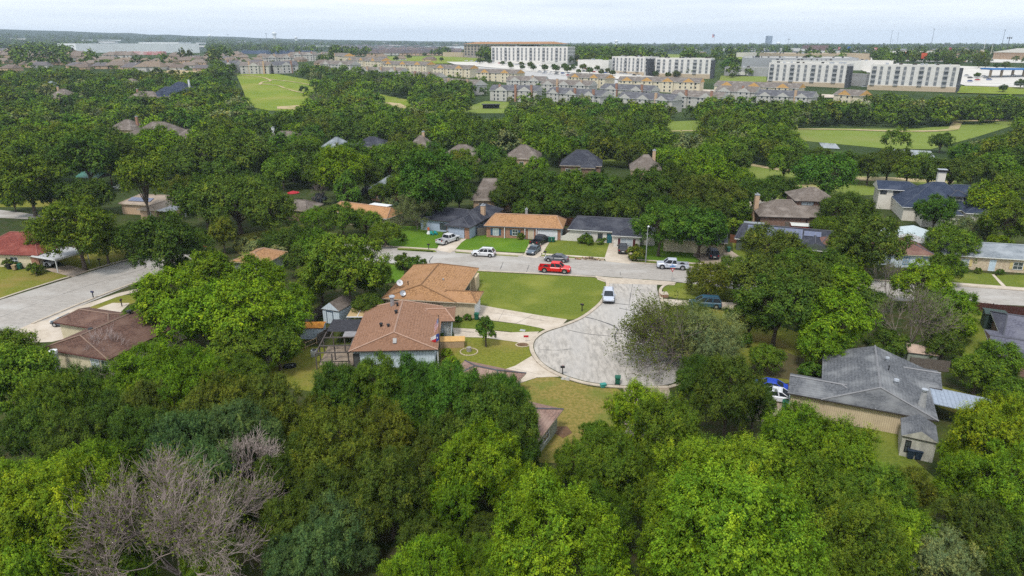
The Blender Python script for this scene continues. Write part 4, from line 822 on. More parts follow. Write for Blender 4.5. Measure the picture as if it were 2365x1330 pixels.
# firewood heap
t = thing('log_pile', 'heap of cut logs and branches on the kerb verge', 'log pile', *G(1360, 600), -10, 0); b = MB(); rr = random.Random(5)
for i in range(46):
    x = rr.uniform(-2.6, 2.6); y = rr.uniform(-.4, .4); a = rr.uniform(0, 3.14); l = rr.uniform(.3, .9); z = rr.uniform(.08, .5) * (1 - abs(x) / 3.2); b.tube((x, y, z), (x + math.cos(a) * l, y + math.sin(a) * l * .5, z + rr.uniform(-.05, .3)), rr.uniform(.05, .13), n=6, mi=i % 2)
b.build('logs', [mat('split_log', (.42, .27, .15), (.22, .13, .08), sc=3), BARK], t); t.name = 'log_pile'
# yard objects
def ring(b, r, w, h, n=20, sx=1, rr_=None):
    for i in range(n):
        a0, a1 = 2 * math.pi * i / n, 2 * math.pi * (i + .9) / n
        b.add([(sx * q * math.cos(a), q * math.sin(a), z) for z in (0, h) for q, a in ((r, a0), (r + w, a0), (r + w, a1), (r, a1))], [(4, 5, 6, 7), (0, 1, 5, 4), (1, 2, 6, 5), (2, 3, 7, 6), (3, 0, 4, 7)])
small('stone_ring', 'ring of pale edging stones round a grey stump on the front lawn', 'garden edging', (1083, 813), [('edging', lambda b: ring(b, 1.15, .12, .12), [mat('pale_stone', (.52, .43, .3))]), ('stump', lambda b: b.tube((0, .3, 0), (0, .3, .6), .36, .33, n=12), [mat('grey_stump', (.33, .3, .27), (.22, .2, .18), sc=4)])])
small('stone_border', 'small oval planting bed ringed with pale stones near the kerb', 'garden edging', (1207, 797), [('edging', lambda b: ring(b, .62, .12, .1, 14, 1.4), [MT['pale_stone']])])
small('wood_deck_table', 'bright timber deck table beside the flagpole', 'table', (1043, 798), [('tabletop', lambda b: [b.box(-1.9, 1.9, -.9 + i * .3, -.62 + i * .3, 1.0, 1.06) for i in range(6)], [mat('fresh_timber', (.62, .38, .14), (.5, .29, .1), sc=2)]), ('base', lambda b: b.box(-1.8, 1.8, -.85, .85, 0, .99), [WOODT])], 3)
small('dog_house', 'grey doghouse with a slanted roof and white edges in the back yard', 'doghouse', (662, 828), [('wall', lambda b: b.box(-.8, .8, -.5, .5, 0, .8), [DMETAL]), ('frame', lambda b: (b.box(.25, .32, -.56, -.5, 0, .85), b.box(.78, .86, -.56, -.5, 0, .95), b.box(.32, .78, -.56, -.5, .85, .93)), [WHITE]), ('roof', lambda b: b.add([(-1.2, -.7, .82), (1.0, -.7, 1.1), (1.0, .7, 1.1), (-1.2, .7, .82), (-1.2, -.7, .9), (1.0, -.7, 1.18), (1.0, .7, 1.18), (-1.2, .7, .9)], [(0, 3, 2, 1), (4, 5, 6, 7), (0, 1, 5, 4), (1, 2, 6, 5), (2, 3, 7, 6), (3, 0, 4, 7)]), [mat('grey_sheet', (.22, .22, .23))])], -15)
small('water_trough', 'black oval water trough on the back yard grass', 'trough', (670, 848), [('tub', lambda b: ring(b, .42, .06, .4, 20, 1.7), [DMETAL]), ('water', lambda b: b.add([(.75 * math.cos(a * .314), .44 * math.sin(a * .314), .28) for a in range(20)], [tuple(range(20))]), [WATER])], 15)
small('air_conditioner', 'white air conditioner box beside the pergola', 'air conditioner', (727, 822), [('casing', lambda b: b.box(-.4, .4, -.4, .4, 0, .9), [METAL]), ('fan_grille', lambda b: b.tube((0, 0, .902), (0, 0, .95), .32, n=14), [DMETAL])])
small('garden_bench', 'brown panel leaning on the beige garage wall', 'panel', (1060, 722), [('board', lambda b: b.box(-.5, .5, -.06, .06, 0, 1.3), [mat('rust_panel', (.3, .12, .06))]), ('frame', lambda b: (b.box(-.56, -.5, -.07, .07, 0, 1.3), b.box(.5, .56, -.07, .07, 0, 1.3)), [TRIMD])], -9)
small('bicycle_rack', 'dark bicycle hung on the beige side wall', 'bicycle', (1031, 716), [('wheel', lambda b: [b.tube((.5 + .33 * math.cos(a), 0, .9 + .33 * math.sin(a)), (.5 + .33 * math.cos(a + .53), 0, .9 + .33 * math.sin(a + .53)), .03, n=4) for a in [k * .524 for k in range(12)]], [DMETAL]), ('wheel', lambda b: [b.tube((-.5 + .33 * math.cos(a), 0, .7 + .33 * math.sin(a)), (-.5 + .33 * math.cos(a + .53), 0, .7 + .33 * math.sin(a + .53)), .03, n=4) for a in [k * .524 for k in range(12)]], [DMETAL]), ('frame', lambda b: (b.tube((-.5, 0, .7), (-.1, 0, 1.1), .03), b.tube((-.1, 0, 1.1), (.4, 0, 1.2), .03), b.tube((.5, 0, .9), (.4, 0, 1.35), .03), b.tube((-.1, 0, .7), (.4, 0, 1.2), .03)), [DMETAL])], -9)
def umbrella(label, p, m, closed=False, r=1.5):
    n = 8
    def can(b):
        if closed: b.tube((0, 0, 1.2), (0, 0, 2.5), .32, .04, n=8)
        else: b.add([(0, 0, 2.7)] + [(r * math.cos(2 * math.pi * i / n), r * math.sin(2 * math.pi * i / n), 2.2) for i in range(n)] + [(r * math.cos(2 * math.pi * i / n), r * math.sin(2 * math.pi * i / n), 2.05) for i in range(n)], [(0, 1 + i, 1 + (i + 1) % n) for i in range(n)] + [(1 + i, 1 + n + i, 1 + n + (i + 1) % n, 1 + (i + 1) % n) for i in range(n)])
    small('patio_umbrella', label, 'umbrella', p, [('pole', lambda b: b.tube((0, 0, 0), (0, 0, 2.65), .03), [METAL]), ('canopy', can, [m]), ('base', lambda b: b.tube((0, 0, 0), (0, 0, .1), .3, n=10), [DMETAL])])
umbrella('open red patio umbrella under dark trees', (679, 463), mat('umbrella_red', (.4, .02, .03)), False, 1.7); umbrella('closed white patio umbrella behind the blue garage house', (1143, 487), WHITE, True)
for k, (p, c, l) in enumerate([((998, 543), mat('teal_plastic', (.03, .33, .33)), 'teal lawn chair left of pair near the twiggy tree'), ((1007, 542), mat('teal_plastic', (.03, .33, .33)), 'teal lawn chair right of pair near the twiggy tree')]):
    small('lawn_chair', l, 'chair', p, [('seat', lambda b: b.box(-.35, .35, -.3, .3, .35, .42), [c]), ('backrest', lambda b: b.box(-.35, .35, .24, .32, .42, 1.0), [c]), ('leg', lambda b: b.box(-.35, -.28, -.3, .3, 0, .35), [c]), ('leg', lambda b: b.box(.28, .35, -.3, .3, 0, .35), [c])], 150)
small('lawn_ornament', 'white and red yard ornament beneath the twiggy tree', 'ornament', (990, 540), [('body', lambda b: b.tube((0, 0, 0), (0, 0, .9), .5, .15, n=8), [WHITE]), ('head', lambda b: b.tube((0, 0, .9), (0, 0, 1.5), .3, .22, n=8), [mat('orange_red', (.6, .15, .04))])])
small('electrical_box', 'pale green utility box on the lawn strip between driveways', 'utility box', (1207, 764), [('cabinet', lambda b: b.box(-.4, .4, -.2, .2, 0, .12), [WHITE]), ('cover', lambda b: b.box(-.35, .35, -.18, .18, .122, .16), [METAL])], -20)
small('rock_pile', 'pale grey rocks on dry grass by the court rim', 'rocks', (1311, 876), [('rock', lambda b: b.tube((0, 0, 0), (0, 0, .3), .4, .2, n=7), [mat('pale_rock', (.4, .38, .35))]), ('rock', lambda b: b.tube((-.6, .1, 0), (-.6, .1, .18), .3, .15, n=6), [MT['pale_rock']])])
small('brick_pillar', 'low brown brick block at the right court kerb', 'planter', (1533, 684), [('block', lambda b: b.box(-.6, .6, -.7, .7, 0, .5), [BRICK]), ('cap', lambda b: b.box(-.65, .65, -.75, .75, .502, .58), [KERB])])
# backyard bits seen near the mansion
for k, (p, c, l) in enumerate([((2105, 503), (.25, .2, .45), 'purple trampoline behind the mansion')]):
    small('trampoline', l, 'trampoline', p, [('mat', lambda b: b.tube((0, 0, .8), (0, 0, .88), 1.5, n=20), [mat('tramp', c)]), ('leg', lambda b: b.tube((-1.2, 0, 0), (-1.2, 0, .8), .05), [METAL]), ('leg', lambda b: b.tube((1.2, 0, 0), (1.2, 0, .8), .05), [METAL])])

# ---------------------------------------------------------------- vehicles
TYRE = mat('tyre', (.02, .02, .02), rough=.9); RIM = mat('rim', (.45, .46, .48), rough=.3, metal=.6); CGL = mat('car_glass', (.018, .022, .028), (.03, .036, .045), sc=1, rough=.12, spec=.35); HLM = mat('headlight', (.7, .72, .75), rough=.15); TLM = mat('taillight', (.35, .01, .01), rough=.3); BUMP = mat('black_trim', (.03, .03, .032), rough=.6); PLATE = mat('licence_plate', (.7, .7, .68), rough=.5)
def loft(b, st, mi=0):
    """st: list of (x, zbottom, ztop, halfwidth)"""
    n = 8; vs = []
    for x, z0, z1, w in st:
        vs += [(x, -w * .86, z0), (x, -w, z0 + .14), (x, -w, z1 - .16), (x, -w * .88, z1), (x, w * .88, z1), (x, w, z1 - .16), (x, w, z0 + .14), (x, w * .86, z0)]
    fs = []
    for k in range(len(st) - 1):
        for i in range(n): a = k * n; fs.append((a + i, a + (i + 1) % n, a + n + (i + 1) % n, a + n + i))
    fs += [tuple(range(n)), tuple(range((len(st) - 1) * n, len(st) * n))[::-1]]
    b.add(vs, [f[::-1] for f in fs], mi)
def car(label, kind, col, p, ang, z=0.04, cat=None, rails=False, reuse=None):
    """p: photo pixel of the ground under its centre; ang: heading in degrees from +x"""
    x, y = G(*p) if isinstance(p[0], int) else p
    K = dict(sedan=(4.75, .92, .92, .16), suv=(4.7, .96, 1.02, .22), pickup=(5.9, 1.02, 1.18, .32), van=(5.0, .96, 1.05, .18), jeep=(4.3, .94, 1.15, .28))[kind]
    L_, w, belt_, cl = K; f = L_ / 2; P = carpaint('paint_' + '_'.join(str(int(v * 100)) for v in col), col)
    nm = {'sedan': 'sedan', 'suv': 'suv_car', 'pickup': 'pickup_truck', 'van': 'minivan', 'jeep': 'off_roader'}[kind]
    t = thing(nm, label, cat or {'sedan': 'car', 'suv': 'car', 'pickup': 'pickup truck', 'van': 'minivan', 'jeep': 'car'}[kind], x, y, ang, z)
    b = MB()
    if kind == 'sedan': loft(b, [(-f, .35, .72, w * .8), (-f + .15, cl, .9, w * .92), (-f + .9, cl, .95, w), (0, cl, belt_, w), (f - 1.5, cl, .92, w), (f - .4, cl, .78, w * .92), (f, .32, .6, w * .72)]); G4 = (-f + .55, -f + 1.45, f - 2.25, f - 1.35, 1.42)
    elif kind == 'suv': loft(b, [(-f, .4, .9, w * .86), (-f + .12, cl, 1.02, w * .95), (-f + 1, cl, 1.06, w), (0, cl, belt_, w), (f - 1.3, cl, 1.0, w), (f - .35, cl, .88, w * .92), (f, .35, .68, w * .75)]); G4 = (-f + .1, -f + .6, f - 2.05, f - 1.2, 1.68)
    elif kind == 'jeep': loft(b, [(-f, .45, 1.1, w * .92), (-f + .1, cl, 1.15, w), (f - 1.3, cl, 1.15, w), (f - .1, cl, 1.1, w * .9), (f, .4, 1.0, w * .85)]); G4 = (-f + .08, -f + .2, f - 1.75, f - 1.4, 1.85)
    elif kind == 'van': loft(b, [(-f, .4, .95, w * .88), (-f + .12, cl, 1.05, w), (0, cl, 1.05, w), (f - 1.2, cl, .98, w), (f - .35, cl, .82, w * .9), (f, .32, .62, w * .72)]); G4 = (-f + .12, -f + .5, f - 2.0, f - .95, 1.75)
    else:
        loft(b, [(-.75, cl, 1.16, w), (f - 1.3, cl, 1.18, w), (f - .25, cl, 1.1, w * .96), (f, .42, .95, w * .86)]); G4 = (-.78, -.6, f - 2.05, f - 1.25, 1.88)
        M_ = -.74
        b.box(-f, M_, -w, -w + .09, cl + .1, 1.14, 0); b.box(-f, M_, w - .09, w, cl + .1, 1.14, 0); b.box(-f, -f + .08, -w + .09, w - .09, cl + .1, 1.12, 0); b.box(M_ - .07, M_, -w + .09, w - .09, cl + .1, 1.14, 0)
    b.build('body', [P], t)
    if kind == 'pickup': b = MB(); b.box(-f + .08, M_ - .07, -w + .09, w - .09, cl + .12, .62, 0); b.build('truck_bed', [BUMP], t)
    x0, x1, x2, x3, zr = G4; zb = belt_ - .01 if kind != 'pickup' else 1.17; wb, wt = w * .93, w * .79
    def fr(b, ins, top, bot, mi):
        vs = [(x0 + ins, -wb + ins, bot), (x3 - ins, -wb + ins, bot), (x3 - ins, wb - ins, bot), (x0 + ins, wb - ins, bot), (x1, -wt + ins, top), (x2, -wt + ins, top), (x2, wt - ins, top), (x1, wt - ins, top)]
        b.add(vs, [(4, 5, 6, 7), (0, 1, 5, 4), (1, 2, 6, 5), (2, 3, 7, 6), (3, 0, 4, 7)], mi); return [Vector(v) for v in vs]
    b = MB(); q = fr(b, .03, zr - .03, zb, 0); b.build('window_glass', [CGL], t)
    b = MB(); b.add([(x1 - .06, -wt, zr - .03), (x2 + .05, -wt, zr - .03), (x2 + .05, wt, zr - .03), (x1 - .06, wt, zr - .03), (x1 + .1, -wt + .12, zr + .04), (x2 - .08, -wt + .12, zr + .04), (x2 - .08, wt - .12, zr + .04), (x1 + .1, wt - .12, zr + .04)], [(0, 3, 2, 1), (4, 5, 6, 7), (0, 1, 5, 4), (1, 2, 6, 5), (2, 3, 7, 6), (3, 0, 4, 7)])
    for i in range(4): b.tube(q[i], q[i + 4], .055, n=4)
    for s in (0, 1):
        i0, i1 = (0, 1) if s == 0 else (3, 2)
        for fr_ in ((.42, .4) if kind in ('sedan', 'pickup') else (.34, .36, .66)): b.tube(q[i0].lerp(q[i1], fr_), q[i0 + 4].lerp(q[i1 + 4], fr_), .05, n=4)
    b.build('roof', [P], t)
    if kind in ('suv', 'van') or rails: b = MB(); [b.tube((x1 + .2, s * (wt - .1), zr + .09), (x2 - .15, s * (wt - .1), zr + .09), .03, n=4) for s in (-1, 1)]; b.build('roof_rail', [BUMP], t)
    wr = .44 if kind in ('pickup', 'jeep') else .36
    for sx in (-f + (1.15 if kind == 'pickup' else .85), f - (1.0 if kind == 'pickup' else .9)):
        for s in (-1, 1):
            b = MB(); b.tube((sx, s * (w - .3), wr + .05), (sx, s * (w + .004), wr + .05), wr * 1.2, n=18); b.build('wheel_arch', [BUMP], t)
            b = MB(); b.tube((sx, s * (w - .2), wr), (sx, s * (w + .02), wr), wr, n=18); wh = b.build('wheel', [TYRE], t)
            b = MB(); b.tube((sx, s * (w + .01), wr), (sx, s * (w + .035), wr), wr * .6, n=12); b.build('rim', [RIM], wh)
    for s in (-1, 1):
        hzz = .72 if kind in ('sedan', 'van') else (.95 if kind == 'pickup' else .8); b = MB(); b.box(f - .22, f - .03, s * w * .72 - .17, s * w * .72 + .17, hzz - .1, hzz + .07); b.build('headlight', [HLM], t)
        b = MB(); b.box(-f - .02, -f + .1, s * w * .76 - .12, s * w * .76 + .12, hzz - .05, hzz + .2); b.build('taillight', [TLM], t)
        b = MB(); b.box(x3 - .65, x3 - .45, s * (w + .12) - .1, s * (w + .12) + .1, zb - .02, zb + .14); b.build('wing_mirror', [P], t)
    b = MB(); b.box(f - .12, f + .05, -w * .78, w * .78, .36, .56); b.build('front_bumper', [BUMP], t); b = MB(); b.box(-f - .06, -f + .1, -w * .78, w * .78, .38, .58); b.build('rear_bumper', [BUMP if kind != 'pickup' else METAL], t)
    b = MB(); b.box(-f - .085, -f - .062, -.26, .26, .6, .75); b.build('licence_plate', [PLATE], t)
    return t
SA = -11.5
car('red crew cab pickup parked along the corner lawn kerb', 'pickup', (.62, .012, .012), (1281, 628), SA)
car('dark grey sedan parked behind the red pickup', 'sedan', (.10, .105, .12), (1285, 603), SA + 180)
car('white crossover parked on the street left of the driveway cars', 'suv', (.6, .61, .63), (1117, 591), SA + 180)
car('white pickup backed on the pale blue garage driveway', 'pickup', (.58, .58, .6), (1035, 560), 55)
car('black pickup on the orange roof house driveway', 'pickup', (.015, .017, .025), (1247, 563), 60)
car('small blue-grey hatchback behind the black pickup', 'sedan', (.09, .12, .15), (1232, 584), -112)
car('black off-roader on the white stone house driveway', 'suv', (.012, .014, .02), (1438, 581), 82)
car('silver crew cab pickup parked near the yield sign', 'pickup', (.48, .51, .58), (1553, 620), SA + 181)
car('silver-white suv parked facing the court at the kerb', 'suv', (.46, .49, .56), (1405, 692), -97, rails=True)
car('dark teal minivan on the driveway right of the court', 'van', (.03, .09, .14), (1628, 708), 170)
car('black truck beside the cream garage behind street trees', 'jeep', (.02, .028, .05), (1645, 594), 85)
car('bright blue sedan by the grey roofed house', 'sedan', (.02, .06, .42), (1772, 902), 158)
car('white sedan beside the bright blue car', 'sedan', (.68, .7, .74), (1784, 922), 158)
car('white sedan parked under the carport', 'sedan', (.70, .71, .73), (104, 613), -14)
car('dark grey crossover on the driveway of the dark brown house', 'suv', (.07, .09, .11), (158, 752), 170)
car('white van parked by the pine tree house', 'suv', (.6, .6, .62), (282, 438), 160); car('dark suv parked at the far left edge', 'suv', (.05, .06, .07), (20, 470), 160)

# ---------------------------------------------------------------- trees
def unit(a): return a / np.maximum(np.linalg.norm(a, axis=-1, keepdims=True), 1e-9)
def crown_arrays(seed, R, H, leaf, n, nlobe=22, ncl=20, crk=.13, sprig=.6, zlow=-.6, droop=0, lobe_r=.33):
    """leaf quads of one crown centred at the origin: (centres, long axis, short axis, tint, lobe centres)"""
    g = np.random.default_rng(seed)
    k = np.arange(nlobe) + .5; ph = np.arccos(1 - (1 - zlow) * k / nlobe * .98); th = np.pi * (1 + 5 ** .5) * k + g.uniform(0, 6)
    d = np.stack([np.cos(th) * np.sin(ph), np.sin(th) * np.sin(ph), np.cos(ph)], 1); d = unit(d + g.normal(0, .16, d.shape))
    ax = np.array([R, R, H / 2]); lc = d * ax * (1 - lobe_r) * g.uniform(.72, 1.22, (nlobe, 1)); lr = R * lobe_r * g.uniform(.6, 1.15, nlobe)
    lc = np.vstack([lc, [[0, 0, H * .08]]]); lr = np.append(lr, R * .55); dl = np.vstack([d, [[0, 0, 1]]]); NL = nlobe + 1
    li = np.repeat(np.arange(NL), ncl); cd_ = unit(g.normal(0, 1, (len(li), 3)) + dl[li] * .75 + np.array([0, 0, .3]))
    cc = lc[li] + cd_ * (lr[li] * g.uniform(.62, 1.02, len(li)))[:, None] * np.array([1, 1, .85]); cr = R * crk * g.uniform(.45, 1.2, len(li))
    ctint = g.normal(0, .16, len(li)); lt = g.normal(0, .09, NL)
    ci = g.integers(0, len(li), n); NS = 7
    sd = unit(g.normal(0, 1, (len(li), NS, 3)) + cd_[:, None, :] * 1.0 + np.array([0, 0, .45 - droop]))
    isp = g.random(n) < sprig; si = g.integers(0, NS, n); t = g.uniform(.15, 1, n) ** .8
    dd = unit(g.normal(0, 1, (n, 3)) + cd_[ci] * .55 + np.array([0, 0, .25]))
    off = np.where(isp[:, None], sd[ci, si] * (t * 1.6)[:, None] + g.normal(0, .09, (n, 3)), dd * g.uniform(.45, 1.0, (n, 1)))
    if droop: off[:, 2] -= droop * t * isp * .8
    pos = cc[ci] + off * cr[ci][:, None]
    nor = unit(off * .7 + cd_[ci] * .45 + np.array([0, 0, .5]) + g.normal(0, .34, (n, 3)))
    a = unit(np.cross(nor, g.normal(0, 1, (n, 3)))); b_ = np.cross(nor, a); s = leaf * g.uniform(.65, 1.3, (n, 1))
    br = np.clip((1 + ctint[ci] + lt[li[ci]] + g.normal(0, .16, n)) * np.where(isp, .86 + .34 * t, .9), .4, 2.0); ye = np.clip(g.normal(0, .10, n) + ctint[ci] * .8, -.25, .45)  # sprig tips lighter: new growth, and lit-tip, shaded-pocket contrast painted into the tint
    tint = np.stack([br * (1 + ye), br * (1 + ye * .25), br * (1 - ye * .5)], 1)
    return pos, a * s * .5, b_ * s * .3, tint, lc
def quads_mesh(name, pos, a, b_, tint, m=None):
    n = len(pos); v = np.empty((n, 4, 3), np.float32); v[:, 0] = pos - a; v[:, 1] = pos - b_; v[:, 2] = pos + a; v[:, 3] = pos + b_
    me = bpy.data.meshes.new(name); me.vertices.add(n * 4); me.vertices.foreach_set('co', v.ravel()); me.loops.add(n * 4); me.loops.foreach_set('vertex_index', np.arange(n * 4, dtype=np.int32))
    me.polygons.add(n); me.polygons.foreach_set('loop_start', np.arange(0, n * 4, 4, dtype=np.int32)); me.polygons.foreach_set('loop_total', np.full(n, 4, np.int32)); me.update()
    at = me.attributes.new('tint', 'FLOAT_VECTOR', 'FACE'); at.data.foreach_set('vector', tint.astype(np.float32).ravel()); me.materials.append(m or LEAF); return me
def tubes_mesh(name, P0, P1, R0, R1, n, m):
    P0, P1, R0, R1 = map(np.asarray, (P0, P1, R0, R1)); d = unit(P1 - P0); ref = np.where(np.abs(d[:, 2:3]) < .9, np.array([[0, 0, 1.]]), np.array([[1., 0, 0]]))
    u = unit(np.cross(d, ref)); w = np.cross(d, u); an = np.arange(n) * 2 * np.pi / n; ring = u[:, None] * np.cos(an)[None, :, None] + w[:, None] * np.sin(an)[None, :, None]
    v = np.concatenate([P0[:, None] + ring * R0[:, None, None], P1[:, None] + ring * R1[:, None, None]], 1).astype(np.float32); k = len(P0)
    i = np.arange(n); f = np.stack([i, (i + 1) % n, n + (i + 1) % n, n + i], 1); F_ = (f[None] + (np.arange(k) * 2 * n)[:, None, None]).astype(np.int32).ravel()
    me = bpy.data.meshes.new(name); me.vertices.add(k * 2 * n); me.vertices.foreach_set('co', v.ravel()); me.loops.add(len(F_)); me.loops.foreach_set('vertex_index', F_)
    me.polygons.add(k * n); me.polygons.foreach_set('loop_start', np.arange(0, k * n * 4, 4, dtype=np.int32)); me.polygons.foreach_set('loop_total', np.full(k * n, 4, np.int32)); me.update(); me.materials.append(m); return me
def trunk_mesh(seed, hc, R, H, lc, r0):
    g = random.Random(seed); P0, P1, R0, R1 = [], [], [], []
    def seg(a, b_, ra, rb): P0.append(a); P1.append(b_); R0.append(ra); R1.append(rb)
    top = hc - H * .12; pts = [(0, 0, -.3)]; k = 5
    for i in range(1, k + 1): pts.append((g.uniform(-.12, .12) * i * .4, g.uniform(-.12, .12) * i * .4, top * i / k))
    rr = [r0 * (1.25 if i == 0 else 1 - .1 * i) for i in range(k + 1)]
    for i in range(k): seg(pts[i], pts[i + 1], rr[i], rr[i + 1])
    for c in lc[:-1]:
        s = pts[g.choice([2, 3, 4])]; e = (c[0] * .8, c[1] * .8, hc + c[2] * .8); mid = ((s[0] + e[0]) * .5 * .9, (s[1] + e[1]) * .5 * .9, (s[2] * .35 + e[2] * .65)); seg(s, mid, r0 * .38, r0 * .24); seg(mid, e, r0 * .24, r0 * .09)
        for _ in range(3): e2 = (e[0] + g.uniform(-1, 1) * R * .22, e[1] + g.uniform(-1, 1) * R * .22, e[2] + g.uniform(0, 1) * R * .2); seg(mid, e2, r0 * .12, r0 * .04)
    return tubes_mesh('trunk', P0, P1, R0, R1, 7, BARK)
PROTO = {}
def proto(key, seed, R, HT, low, leaf, n, **kw):
    """R crown radius, HT total height, crown spans low*HT..HT"""
    H = HT * (1 - low); hc = HT - H / 2
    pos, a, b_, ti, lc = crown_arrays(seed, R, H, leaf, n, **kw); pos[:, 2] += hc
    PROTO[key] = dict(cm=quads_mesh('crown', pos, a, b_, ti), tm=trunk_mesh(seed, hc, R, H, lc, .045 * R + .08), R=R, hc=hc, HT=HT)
for q, (lf, n) in {'n': (.165, 115000), 'm': (.30, 34000), 'f': (.42, 17000)}.items():
    proto('r1' + q, 11, 6.0, 10.5, .16, lf, n); proto('r2' + q, 12, 6.0, 11.5, .2, lf, n, nlobe=28, ncl=18, lobe_r=.29); proto('b1' + q, 13, 7.0, 9.5, .16, lf, int(n * 1.2), nlobe=30, ncl=16, lobe_r=.28)
    if q != 'f': proto('s1' + q, 14, 5.6, 11.0, .12, lf, n, sprig=.85, crk=.16, nlobe=26, lobe_r=.31); proto('t1' + q, 15, 4.4, 12.0, .14, lf, int(n * .9), nlobe=26, lobe_r=.36)
    proto('r3' + q, 16, 5.5, 10, .12, lf, n, nlobe=18, lobe_r=.37, ncl=22)
proto('bush', 17, 1.0, 1.9, .0, .17, 5200, nlobe=8, ncl=8, crk=.26, zlow=-.8)
proto('conem', 19, 3.0, 9.5, .08, .30, 14000, nlobe=22, lobe_r=.40, zlow=-.7); PROTO['conem']['R'] = 3.0
proto('will', 18, 6.2, 9.0, .1, .17, 60000, sprig=.95, crk=.26, droop=.5, nlobe=18)
proto('youngm', 20, 2.1, 6.4, .24, .26, 9000, nlobe=14, zlow=-.8, crk=.2)
proto('pinem', 21, 5.0, 13.5, .38, .34, 15000, nlobe=16, zlow=-.6, crk=.2)
# young and cone-shaped crowns narrow towards the top
for k_, pw in (('youngm', .75), ('conem', .8)):
    me = PROTO[k_]['cm']; co = np.empty(len(me.vertices) * 3, np.float32); me.vertices.foreach_get('co', co); co = co.reshape(-1, 3); z0, z1 = co[:, 2].min(), co[:, 2].max(); f_ = 1.15 - pw * np.clip((co[:, 2] - z0) / (z1 - z0), 0, 1) ** 1.3
    co[:, 0] *= f_; co[:, 1] *= f_; me.vertices.foreach_set('co', co.ravel()); me.update()
CO = dict(D=(.060, .102, .013), M=(.084, .140, .012), B=(.104, .176, .010), Y=(.128, .190, .009), O=(.092, .118, .013), U=(.066, .118, .034), G=(.060, .126, .014), P=(.14, .165, .06), V=(.112, .188, .009), K=(.06, .065, .07), N=(.072, .103, .014))
TONE = dict(D='dark green', M='mid green', B='bright green', Y='yellow-green', O='olive green', U='blue-green', G='fresh green', P='pale grey-green', V='vivid green', K='purple-grey', N='deep olive')
TREES = []   # records: dict(px, py, r px, x, y, R, key, col, name, root)
def add_tree(px, py, rp, col='M', shp=None, name='tree', auto=None, yscale=1.0):
    rnd = random.Random(int(px * 7 + py * 13))
    if shp is None: shp = rnd.choice(['r1', 'r2', 'r3', 'r1', 'b1'])
    if auto: x, y, R = auto
    else:
        R = 5.0
        for _ in range(4):
            p_ = PROTO.get(shp) or PROTO[shp + 'm']; hc = p_['hc'] / p_['R'] * R * yscale; hc += .09 * p_['HT'] / p_['R'] * R * yscale; x, y = G(px, py, hc); zc = PX(x, y, hc + T(x, y))[2]; R = rp * zc / F
    d = math.hypot(x, y); q = 'n' if d < 82 else ('m' if d < 190 else 'f')
    key = shp if shp in PROTO else (shp + q if shp + q in PROTO else shp + 'm'); p_ = PROTO[key]; s = R / p_['R']
    c = CO[col]; v = rnd.uniform(.85, 1.18); w_ = rnd.uniform(.9, 1.12); c = (c[0] * v * w_, c[1] * v, c[2] * v, 1)
    TREES.append(dict(px=px, py=py, x=x, y=y, R=R, col=col, key=key, s=s, ys=yscale, c=c, name=name, rot=rnd.uniform(0, 6.28), d=d)); return TREES[-1]
def realise(t):
    o = bpy.data.objects.new(t['name'], None); C.objects.link(o); o.location = (t['x'], t['y'], T(t['x'], t['y'])); o.rotation_euler = (0, 0, t['rot']); o.scale = (t['s'], t['s'], t['s'] * t['ys'])
    p_ = PROTO[t['key']]
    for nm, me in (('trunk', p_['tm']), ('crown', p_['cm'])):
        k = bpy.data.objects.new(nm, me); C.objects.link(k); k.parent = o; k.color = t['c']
    t['o'] = o
